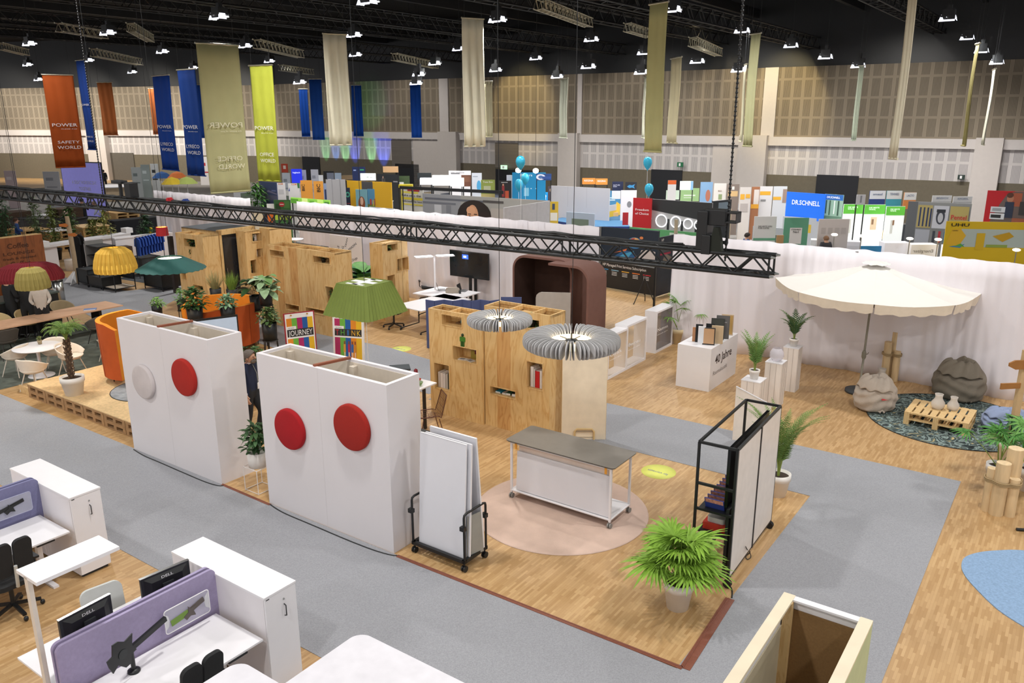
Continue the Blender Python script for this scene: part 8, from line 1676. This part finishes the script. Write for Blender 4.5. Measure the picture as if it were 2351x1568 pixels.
# blue stage
b = MB(); q_ = [at(1262, 507), at(1345, 490), at(1420, 492), at(1446, 516), at(1440, 524)]; c = q_[0]
b.prism([(x-c[0], y-c[1]) for x, y in [at(1262,505,.9), at(1346,488,.9), at(1425,492,.9), at(1446,520,.9), at(1360,520,.9)]], 0, .9, mat('navy_wall', '#1c3a80', .6), mat('light_blue_carpet', '#3f6c90', .9)); solo('blue_stage', b, 'blue platform with navy edge behind the curtain', 'platform', c)
for i, (px, py) in enumerate(((1300,475),(1308,472),(1316,474),(1324,476),(1332,474),(1340,477))): c = at(px, py, 1.4); b = MB(); b.lathe([(0, 0), (.07, 0), (.08, .25), (.03, .33), (.03, .4), (0, .4)], col(('#d8c83a', '#e0dcd0', '#6a78a8')[i % 3]), n=10); solo('bottle', b, 'small yellow or white bottle on the white shelf behind the blue stage', 'bottle', (*c, 1.36), 0, 'bottles on the shelf behind the blue stage')
a = at(1292, 478, 1.35); b = MB(); b.box(0, 1.4, 0, .4, 1.31, 1.35, WHITE); b.box(0, .05, 0, .4, 0, 1.31, WHITE); b.box(1.35, 1.4, 0, .4, 0, 1.31, WHITE); solo('white_shelf', b, 'white shelf carrying the small bottles', 'shelf', a)
T('wooden_counter', 1376,488,1420,1.1,'#c9a674','wooden counter in front of the light blue poster','counter',th=.8)
T('red_roll_up', 1430,488,1443,1.5,'#a81c24','small red box with white mark left of the red wall','poster')
# red wall and ring light wall
T('red_booth_wall', 1454,454,1497,2.6,'#b3121c','red booth wall reading Freedom of Choice','booth wall',vis=522, y1=456,texts=(('Freedom',.5,.58,.075,.72,'#f0dcdc'),('of Choice',.5,.45,.075,.72,'#f0dcdc')))
T('ring_light_wall', 1498,457,1636,2.55,'#a9a7a9','exhibition wall with dark top and four ring lights','booth wall',vis=530, y1=466,patches=((((0,.66),(1,.42),(1,1),(0,1)),'#2a2b2e'),(.0,0,1,.04,'#c8c8ca'))+tuple((.27+.235*i,.08,.31+.235*i,.42-.04*i,'#232427') for i in range(3)))
for i, (px, py, rr) in enumerate(((1518,507,.27),(1551,510,.24),(1579,514,.21),(1604,517,.20))):
    ow = at(1498, 457, 2.55); oc = at(1636, 466, 2.55); an = math.atan2(oc[1]-ow[1], oc[0]-ow[0]); x, z = hit(px, py, ow, an, -.06); p = loc2(ow, an, x, -.05)
    b = MB(); b.tube([(rr*.95*math.cos(k*.2618), 0, rr*.95*math.sin(k*.2618)) for k in range(24)], .022, mat('ring_light_lit', '#ffffff', .4, emit=1.6), 6, closed=True); o = solo('ring_light', b, ('first', 'second', 'third', 'fourth')[i]+' glowing ring from the left on the dark-topped wall', 'ring light', (p[0], p[1], z), an, 'ring lights on the exhibition wall')
T('black_side_wall', 1637,462,1680,2.6,'#2a2c30','black side wall right of the ring lights with picture panels','booth wall',y1=458,patches=((.3,.55,.9,.9,'#7a8894'),(.35,.1,.6,.5,'#b8b4ae')))
T('green_low_wall', 1445,521,1618,1.5,'#4a8a56','long low green wall below the red wall','low wall',y1=536,patches=((.55,.1,.75,.9,'#b0c0b0'),))
T('picture_wall', 1375,521,1512,2.95,'#1e2936','dark picture wall with colourful planets above the black print wall','photo wall',y1=531,yb=600,patches=(O(.62,.62,.13,.16,'#3f78a8'),O(.62,.66,.09,.11,'#e8b06a'),(((.53,.6),(.56,.74),(.62,.76),(.6,.62)),'#b83c3c'),O(.73,.78,.03,.04,'#d8824a'),O(.72,.70,.018,.025,'#c89a6a'),(((.2,.1),(.45,.4),(.62,.36),(.7,.1)),'#2c5c88'),(((.28,.3),(.5,.45),(.48,.38)),'#d8703a'),(((.3,.12),(.45,.3),(.62,.4),(.5,.16)),'#4a9cc0'),(((.4,.02),(.62,.2),(.7,.3),(.66,.05)),'#c8503a'),(((.66,.02),(.97,.02),(.97,.42),(.86,.46),(.74,.44)),'#c9bdb6')),th=.1)
hpo = at(1373, 597, 2.0); 
a = Vector(at(1373, 660)); c = Vector(at(1503, 683)); t = thing('print_services_wall', 'black wall with Managed Print Services lettering and five coloured bars', 'booth wall', a, math.atan2(c.y-a.y, c.x-a.x)); W_ = (c-a).length; H_ = zat(a.x, a.y, 597); b = MB(); b.box(0, W_, 0, .08, .06, H_, mat('black_print_wall', '#15171a', .5)); b.box(-.03, 0, -.02, .1, 0, H_+.8, ALU); b.box(0, W_, -.02, .1, 0, .06, ALU)
for i, hx in enumerate(('#3a8ac8', '#8ab8d0', '#e0b040', '#e07a30', '#c82a3c')): b.box(W_*(.05+.185*i), W_*(.18+.185*i), -.006, 0, H_*.70, H_*.73, col(hx)); [b.box(W_*(.06+.185*i), W_*(.15+.185*i), -.006, 0, H_*z_, H_*(z_+.015), PRINTW) for z_ in (.64, .59, .54)]
part('board', b, t); b = MB(); text_mb(b, 'HP Managed Print Services Subscription', PRINTW, W_*.46, H_*.84, .10, W_*.76, y=-.008); part('lettering', b, t)
a = Vector(at(1507, 684)); c = Vector(at(1546, 672)); t = thing('galaxy_wall', 'narrow dark wall with blue space photo beside the print wall', 'booth wall', a, math.atan2(c.y-a.y, c.x-a.x)); W_ = (c-a).length; H_ = zat(a.x, a.y, 546); b = MB(); b.box(0, W_, 0, .06, .05, H_, mat('galaxy_print', '#1c2230', .5, vary=.4, vscale=2)); b.add([(W_*.1, -.004, H_*.5), (W_*.8, -.004, H_*.42), (W_*.9, -.004, H_*.6), (W_*.4, -.004, H_*.72)], [(0, 1, 2, 3)], col('#7c7268')); b.box(W_*.1, W_*.9, -.004, 0, H_*.74, H_*.9, col('#4a4c50')); b.box(W_*.1, W_*.7, -.006, 0, H_*.70, H_*.73, col('#a02a44')); b.box(W_, W_+.05, -.02, .1, 0, H_+.5, ALU); part('board', b, t)
b = MB(); text_mb(b, 'HP', PRINTW, W_*.2, H_*.93, .09, None, y=-.008); part('lettering', b, t)
T('green_edge_panel', 1505,545,1512,2.9,'#3c7a48','thin green upright between the two dark walls','trim panel') if False else None
# right: posters row
for x0, yt, x1, hx, ps, tx, lb in ((1534,414,1553,'#d2d0d0',((0,.85,1,1,'#d8622c'),),(),'white poster with an orange top edge'),(1609,418,1637,'#7fa4c8',(O(.65,.5,.2,.22,'#b0705a'),(0,0,1,.15,'#c8503a')),(),'light blue poster of a raised hand'),(1640,421,1668,'#d3cfca',((.4,.4,.7,.6,'#8a9a70'),),(('BIO',.5,.7,.05,.3,'#8a6a5a'),),'white poster with small green picture'),(1670,423,1698,'#7a6e66',((.1,.55,.9,.75,'#c8a878'),(.4,.8,.6,.92,'#d8d4d0')),(),'brown grey poster with pale text block'),
    (1700,430,1725,'#cfc9c4',((.05,.55,.45,.75,'#e0a838'),(.55,.6,.95,.75,'#e0a838'),(.1,.1,.8,.4,'#b0a8a4')),(),'white and orange booth wall with photos'),(1727,429,1745,'#a06a48',((.3,.3,.95,.9,'#d8cfc8'),(0,.2,1,.36,'#e0a030')),(),'brown booth panel with an orange band'),(1746,428,1775,'#d9d7d7',((0,.68,.85,.82,'#e2aa32'),(.1,.45,.5,.52,'#8a8a8a')),(),'white booth panel with yellow bar, left of two'),(1777,428,1808,'#cdd0d4',((0,.5,.6,.62,'#e2aa32'),(.7,.4,1,.9,'#9a8478')),(),'white booth panel with yellow bar, right of two')):
    T('poster_wall', x0,yt,x1,2.6,hx,lb+' in the row before the right door','poster',vis=yt+62,patches=ps,texts=tx)
T('lit_green_booth', 1562,416,1592,2.9,'#e6f2ee','bright lit white booth above a green counter','light box',yb=436,lit=.9,patches=((.8,0,1,1,'#6a8ca8'),))
T('lit_green_counter', 1562,432,1606,2.0,'#a4c88c','lit green leafy counter right of the black mirror wall top','counter',lit=.25,yb=462,patches=((.2,.4,.8,.5,'#e8f4e0'),(.2,.25,.6,.3,'#e8f4e0')))
T('lit_green_counter', 1530,437,1560,2.0,'#cfe0cc','pale glowing glass cabinet left of the green counter','counter',lit=.3,yb=458)
T('blue_billboard', 1807,440,1896,2.6,'#1a6ae0','large lit blue board with white lettering','light box',yb=501,y1=446,lit=.35,texts=(('DR.SCHNELL',.52,.55,.17,.72,'#f4f8ff'),))
T('forest_board', 1894,445,1937,2.6,'#8fae9c','lit board with forest picture right of the blue board','light box',y1=448,yb=508,lit=.35,patches=((0,.8,1,1,'#2a64b0'),(.1,.3,.16,.78,'#2c4a3c'),(.3,.25,.36,.78,'#33523f'),(.55,.3,.6,.78,'#e8f0ec'),(.75,.25,.82,.78,'#2c4a3c'),(0,0,1,.22,'#5a7a68')),texts=(('DR.SCHNELL',.5,.86,.07,.7,'#ffffff'),))
for i, (x0, yt, x1, lb) in enumerate(((1938,469,1984,'left'),(1986,470,2034,'middle'),(2036,474,2079,'right'))):
    T('green_white_light_wall', x0,yt,x1,2.4,'#eef2f0','glowing white wall with green heading, %s of three' % lb,'light box',lit=.55,vis=552,group='green and white glowing walls',patches=((0,.74,1,1,'#5cb43c'),(.3,.2,.45,.6,'#c8c8c0') if i != 1 else (.35,.3,.65,.66,'#d8c0a0'),(.1,.1,.3,.3,'#3a78c0') if i == 0 else (.4,.45,.5,.6,'#8a6a50')),texts=(('DIE BESTE\nWAHL',.45,.9,.04,.5,'#f4fff0'),))
T('text_poster', 1733,497,1784,2.2,'#dcdad8','white poster with one line of grey lettering behind the curtain','poster',vis=552, patches=((0,0,1,.1,'#6aa888'),),texts=(('DER BESTE WEG\nFUER KAFFEE',.5,.56,.06,.62,'#55504c'),))
T('green_booth_wall', 1802,500,1858,2.2,'#5f9f80','green wall with a white sheet picture behind the curtain','booth wall',vis=560, patches=((.25,.0,.75,.62,'#e2dedb'),),texts=(('STEINBEIS',.5,.53,.05,.4,'#2c2a28'),('No1',.5,.42,.09,.22,'#2c2a28')))
T('carton_stack_wall', 1784,540,1800,1.6,'#b08a5c','brown cartons between the white poster and green wall','carton')
T('beige_poster_wall', 1881,503,1951,2.2,'#cfc6c2','pale beige wall with faint framed prints','booth wall',vis=552, patches=((.1,.3,.25,.6,'#bdb4b0'),(.32,.3,.47,.6,'#bdb4b0'),(.54,.3,.69,.6,'#bdb4b0'),(.76,.3,.91,.6,'#bdb4b0')))
T('tall_sail_flag', 1968,447,1988,3.0,'#c8c8cc','white rounded flag with vertical lettering','flag',yb=470,patches=((.4,.2,.6,.9,'#8a8c92'),))
for x0, yt, x1, top, bot, w_, lb in ((1998,438,2034,'#d8dae0','#26407c','smead','white and dark blue hanging poster'),(2037,438,2072,'#d8dee0','#3f9cb0','TENNIES','white and turquoise hanging poster'),(2077,442,2105,'#dedcda','#d88848','LACTO','white and orange hanging poster'),(2142,449,2186,'#d6d6d6','#c8c8c8','BRESCH','white hanging poster, left of the last two'),(2190,451,2233,'#d6d6d6','#c8c8c8','SIGEL','white hanging poster, right of the last two')):
    T('hanging_poster', x0,yt,x1,2.8,bot,lb+' above the grey pen booth','poster',patches=((0,.55,1,1,top),),texts=((w_,.5,.76,.12,.6,'#5a6a8a'),),yb=480)
# grey pen booth
T('pen_booth_wall', 2086,462,2232,2.6,'#8a8c8c','grey booth wall with pen pictures, portrait sketch and red lettering','booth wall',vis=562, y1=468,patches=((0,0,.16,1,'#63666a'),(.17,.42,.4,.93,'#b4a468'),(.20,.45,.225,.88,'#26365c'),(.26,.45,.285,.88,'#26365c'),(.32,.45,.345,.88,'#26365c'),(.37,.45,.395,.86,'#26365c'),(.42,.42,.66,.93,'#c4c6ce'),O(.54,.68,.07,.17,'#3c404a'),O(.54,.66,.042,.11,'#b8bac0'),(.47,.78,.61,.85,'#2c3038'),(.68,.42,.97,.93,'#b0a060'),(.17,.02,.40,.38,'#a8abb4'),(.45,.1,.49,.36,'#3a3e48'),(.54,.1,.58,.36,'#b02c38'),(.63,.1,.67,.36,'#2c7a98'),(.7,.02,.96,.38,'#6d6f72')),texts=(('Pentel',.825,.64,.1,.24,'#c0242c'),))
T('kitchen_poster_wall', 2268,437,2400,2.6,'#b8141f','red wall with photo of a person at white kitchen appliances','photo wall',vis=512, y1=442,patches=((((.25,.6),(.35,.9),(.5,1),(1,1),(1,0),(.1,0)),'#6a5a54'),(.45,.55,.62,.95,'#a8583c'),O(.42,.78,.06,.12,'#b47a5c'),O(.41,.88,.06,.08,'#5a3424'),(.34,.2,.5,.68,'#2c3448'),(.1,.35,.36,.52,'#d4d6d8'),(.13,.39,.29,.48,'#9aa0a4'),(.1,.14,.36,.32,'#dcdedf'),(.12,.18,.30,.28,'#2a2c2e'),(.6,.3,1,.7,'#3c3836'),(.5,.05,.8,.2,'#a05a40')))
T('glue_booth_wall', 2174,508,2420,2.5,'#dcb80e','bright yellow wall with black capitals and pictures of glue sticks','booth wall',vis=572, y1=512,patches=((.15,.1,.85,.74,'#b8c4bc'),(((.02,.2),(.06,.7),(.14,.75),(.2,.5),(.14,.1)),'#e2b428'),(((.05,.1),(.2,.2),(.16,.06)),'#4a88b0'),(((.1,.12),(.16,.22),(.2,.1)),'#5aa848'),(.3,.0,.38,.6,'#d8b018'),(((.45,.5),(.6,.65),(.65,.5),(.55,.3)),'#c89c14'),(.4,.1,.6,.2,'#94a848')),texts=(('UHU',.13,.83,.11,.17,'#181610'),('UHU',.09,.66,.04,.05,'#181610')))
# lit counters behind the right curtain
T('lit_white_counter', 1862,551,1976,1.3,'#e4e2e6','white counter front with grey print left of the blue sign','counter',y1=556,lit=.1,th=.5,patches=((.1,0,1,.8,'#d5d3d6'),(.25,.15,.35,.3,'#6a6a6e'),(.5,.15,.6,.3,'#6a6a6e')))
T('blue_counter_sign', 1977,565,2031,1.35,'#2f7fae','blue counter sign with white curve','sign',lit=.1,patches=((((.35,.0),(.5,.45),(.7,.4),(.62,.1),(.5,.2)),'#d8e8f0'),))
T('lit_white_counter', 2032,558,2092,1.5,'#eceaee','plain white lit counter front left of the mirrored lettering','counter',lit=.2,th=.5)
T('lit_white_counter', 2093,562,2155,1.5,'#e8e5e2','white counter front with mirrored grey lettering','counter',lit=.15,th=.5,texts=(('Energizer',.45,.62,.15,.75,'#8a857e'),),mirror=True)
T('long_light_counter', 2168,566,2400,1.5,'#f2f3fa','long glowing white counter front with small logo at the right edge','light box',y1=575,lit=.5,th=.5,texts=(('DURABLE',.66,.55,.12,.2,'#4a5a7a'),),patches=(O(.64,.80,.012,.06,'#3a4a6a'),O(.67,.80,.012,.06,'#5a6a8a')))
for i, (px, py) in enumerate(((1916,538),(1978,541),(2089,547),(2154,549),(2332,556),(2334,573))): c = at(px, py, 1.75); t = thing('small_spot', 'tiny glowing display lamp on the counters behind the curtain', 'lamp', (*c, 0), 0, 'tiny display lamps behind the curtain'); b = MB(); b.cyl((0, 0, 0), (0, 0, 1.7), .02, CHROME, n=6); part('rod', b, t); b = MB(); b.ball((0, 0, 1.74), (.12, .12, .05), mat('display_lamp_lit', '#fff2dc', .4, emit=6), 10, 6); part('lamp_head', b, t)
# balloons
def balloon(px, py, z, label, r=.2, ln=2.5):
    c = at(px, py, z); t = thing('balloon', label, 'balloon', (*c, z), 0, 'cyan balloons'); b = MB(); b.lathe([(0, .26), (.08, .245), (.15, .19), (.185, .09), (.19, .0), (.165, -.1), (.11, -.2), (.04, -.28), (.012, -.31), (.025, -.335), (0, -.335)], mat('cyan_balloon', '#2fa8cc', .25), n=24); part('balloon_body', b, t); b = MB(); b.tube([(0, 0, -.33), (.02, 0, -1.2), (0, 0, -ln)], .006, PRINTW, 4); part('string', b, t)
balloon(1195,373,4.2,'single cyan balloon high in front of the roller shutter',ln=4.19); balloon(1487,374,4.0,'upper cyan balloon above the red wall',ln=3.99); balloon(1490,435,2.9,'lower cyan balloon above the red wall',ln=2.89); balloon(1191,424,2.9,'lower left cyan balloon at the cyan wall',ln=2.89); balloon(1206,410,3.1,'balloon just right of the lower left one at the cyan wall',ln=3.09)
for i, (px, py) in enumerate(((1190, 391), (1230, 392))): c = at(px, py, 3.5); b = MB(); b.ball((0, 0, 0), (.14, .14, .12), mat('booth_spot_lit', '#fff6e4', .4, emit=8), 12, 8); o = solo('booth_spot', b, ('left' if i == 0 else 'right')+' bright ceiling spot above the cyan wall', 'spotlight', (*c, 3.5), 0, 'booth spots'); b = MB(); b.cyl((0, 0, .1), (0, 0, 8), .008, BLACK, n=5); part('cable', b, o)
# exit signs and small wall boards
def wall_sign(px, py, w_, h, hx, lit, label):
    s0, p0 = on_wall(px); n_ = Vector((wdir.y, -wdir.x)); q = p0+n_*.35; z = zat(q.x, q.y, py); b = MB(); b.box(-w_/2, w_/2, 0, .08, -h/2, h/2, mat('exit_sign_%s_%g' % (hx[1:], lit), hx, .5, emit=lit)); b.box(-w_*.2, w_*.1, -.004, 0, -h*.3, h*.3, PRINTW); solo('exit_sign', b, label, 'exit sign', (q.x, q.y, z), R(-34.1), 'small signs on the far wall')
wall_sign(1162, 384, .55, .3, '#b8e8c0', 1.2, 'lit pale green exit sign under the roller shutter'); wall_sign(1570, 378, .4, .3, '#1c6a44', 0, 'small dark green sign on the slotted wall right of the upper balloon'); wall_sign(2224, 407, .35, .25, '#2a3a34', 0, 'small dark sign on the slotted wall left of the right pillar'); wall_sign(275, 357, .6, .35, '#eef6c8', 1.5, 'lit exit sign above the grey door, far left') if False else None
# crowd of plain booth partitions, tables and boxes that fill the aisles
rnd = random.Random(12); k = 0
spots = []
for u in range(-44, 6, 3):
    for v in (25, 29, 33, 37, 41):
        spots.append((u+rnd.uniform(-1, 1), v+rnd.uniform(-1, 1)))
CL = ['#d9d7d8', '#cfcdd0', '#c4c6ca', '#dedcd8', '#b9bcc2', '#a8b4c4', '#cdbb9c', '#3a3d44']
for i, (u, v) in enumerate(spots):
    if rnd.random() < .25: continue
    p = xy(u, v); w_ = rnd.uniform(1.4, 3); h = rnd.choice((1.0, 1.2)) if v < 31 else rnd.choice((1.2, 1.5)); b = MB(); o_ = GA+rnd.choice((0, math.pi/2)); hx = rnd.choice(CL)
    if -15.5 < u < -10 and v < 28: continue
    if v < 27: continue
    if rnd.random() < .55: b.box(0, w_, 0, .06, 0, h, mat('partition_'+hx[1:], hx, .6, vary=0)); b.box(w_*.2, w_*.8, -.004, 0, h*.55, h*.8, mat('partition_print_%d' % (i % 5), ['#8aa0b8', '#b87a5a', '#6c7a6c', '#d0b040', '#5a6070'][i % 5], .6, vary=0)); solo('booth_partition', b, 'plain booth partition with a small print in the aisles of the fair', 'booth wall', p, o_, 'plain booth partitions')
    else:
        b.box(0, w_*.6, 0, .6, 0, 1.0, mat('partition_'+hx[1:], hx, .6, vary=0)); b.box(-.04, w_*.6+.04, -.04, .64, 1.0, 1.04, WHITE); solo('booth_counter', b, 'plain booth counter in the aisles of the fair', 'counter', p, o_, 'plain booth counters')
        if i % 3 == 0: b = MB(); [b.box(.1+j*.25, .25+j*.25, .1, .3, 0, .2+.05*(j % 2), col(('#c83a34', '#3a6ab0', '#e0c040', '#d8d8d8')[(i+j) % 4])) for j in range(1)]; solo('product_box', b, 'small product box standing on a booth counter', 'box', (p[0], p[1], 1.042), o_, 'product boxes on booth counters')
# word poster and black frame against the long curtain
o = xy(u_at(766, 19.6), 19.6); W_ = u_at(838, 19.6)-u_at(766, 19.6); zt = zat(*o, 538); zb = zat(*o, 640); t = thing('word_cloud_board', 'white board with scattered black words including WORK, before the long curtain', 'board', o, GA)
b = MB(); b.box(0, W_, 0, .03, zb, zt, WHITE); part('board', b, t); b = MB()
for wd, cx, cz, hh, ww, ro in (('SKILLS', .25, .62, .10, .3, 1.2), ('TRAINING', .4, .55, .10, .45, 1.35), ('LEADERSHIP', .62, .44, .09, .5, .3), ('VISION', .7, .75, .08, .35, .6), ('TEAM', .55, .85, .07, .22, 1.2)): text_mb(b, wd, BLACKP, cx*W_, zb+cz*(zt-zb), hh, ww*W_, y=-.004, rot=ro)
b.tf((W_*.78, -.006, zb+.2*(zt-zb)), 0, 0, R(-14)); b.box(-.36, .36, 0, .004, -.14, .14, BLACKP); b.tf(); text_mb(b, 'WORK', PRINTW, W_*.78, zb+.17*(zt-zb), .18, .6, y=-.012, rot=R(14)); part('lettering', b, t)
for x in (.05, W_-.1): b = MB(); b.box(x, x+.04, .0, .03, 0, zb, WHITE); part('leg', b, t)
o = xy(u_at(668, 19.2), 19.2); W_ = u_at(768, 19.2)-u_at(668, 19.2); z0 = zat(*o, 556); t = thing('black_gate_frame', 'low black tube frame showing behind the widest plywood unit', 'frame', o, GA)
b = MB(); b.tube([(0, 0, 0), (0, 0, z0-.15), (.15, 0, z0), (W_-.15, 0, z0), (W_, 0, z0-.15), (W_, 0, 0)], .04, BLACK, 8); part('tube_frame', b, t)
c = xy(u_at(688, 18.9), 18.9); z0 = zat(*c, 548); b = MB(); b.lathe([(.03, 0), (.03, z0-.04), (0, z0-.04)], WHITE, n=10); o = solo('round_bar_table', b, 'round white bar table top behind the widest plywood unit', 'table', c); b = MB(); b.lathe([(0, z0-.04), (.3, z0-.04), (.3, z0), (0, z0)], WHITE, n=28); part('table_top', b, o); b = MB(); b.lathe([(.28, 0), (.28, .02), (0, .03)], WHITE, n=20); part('foot', b, o)
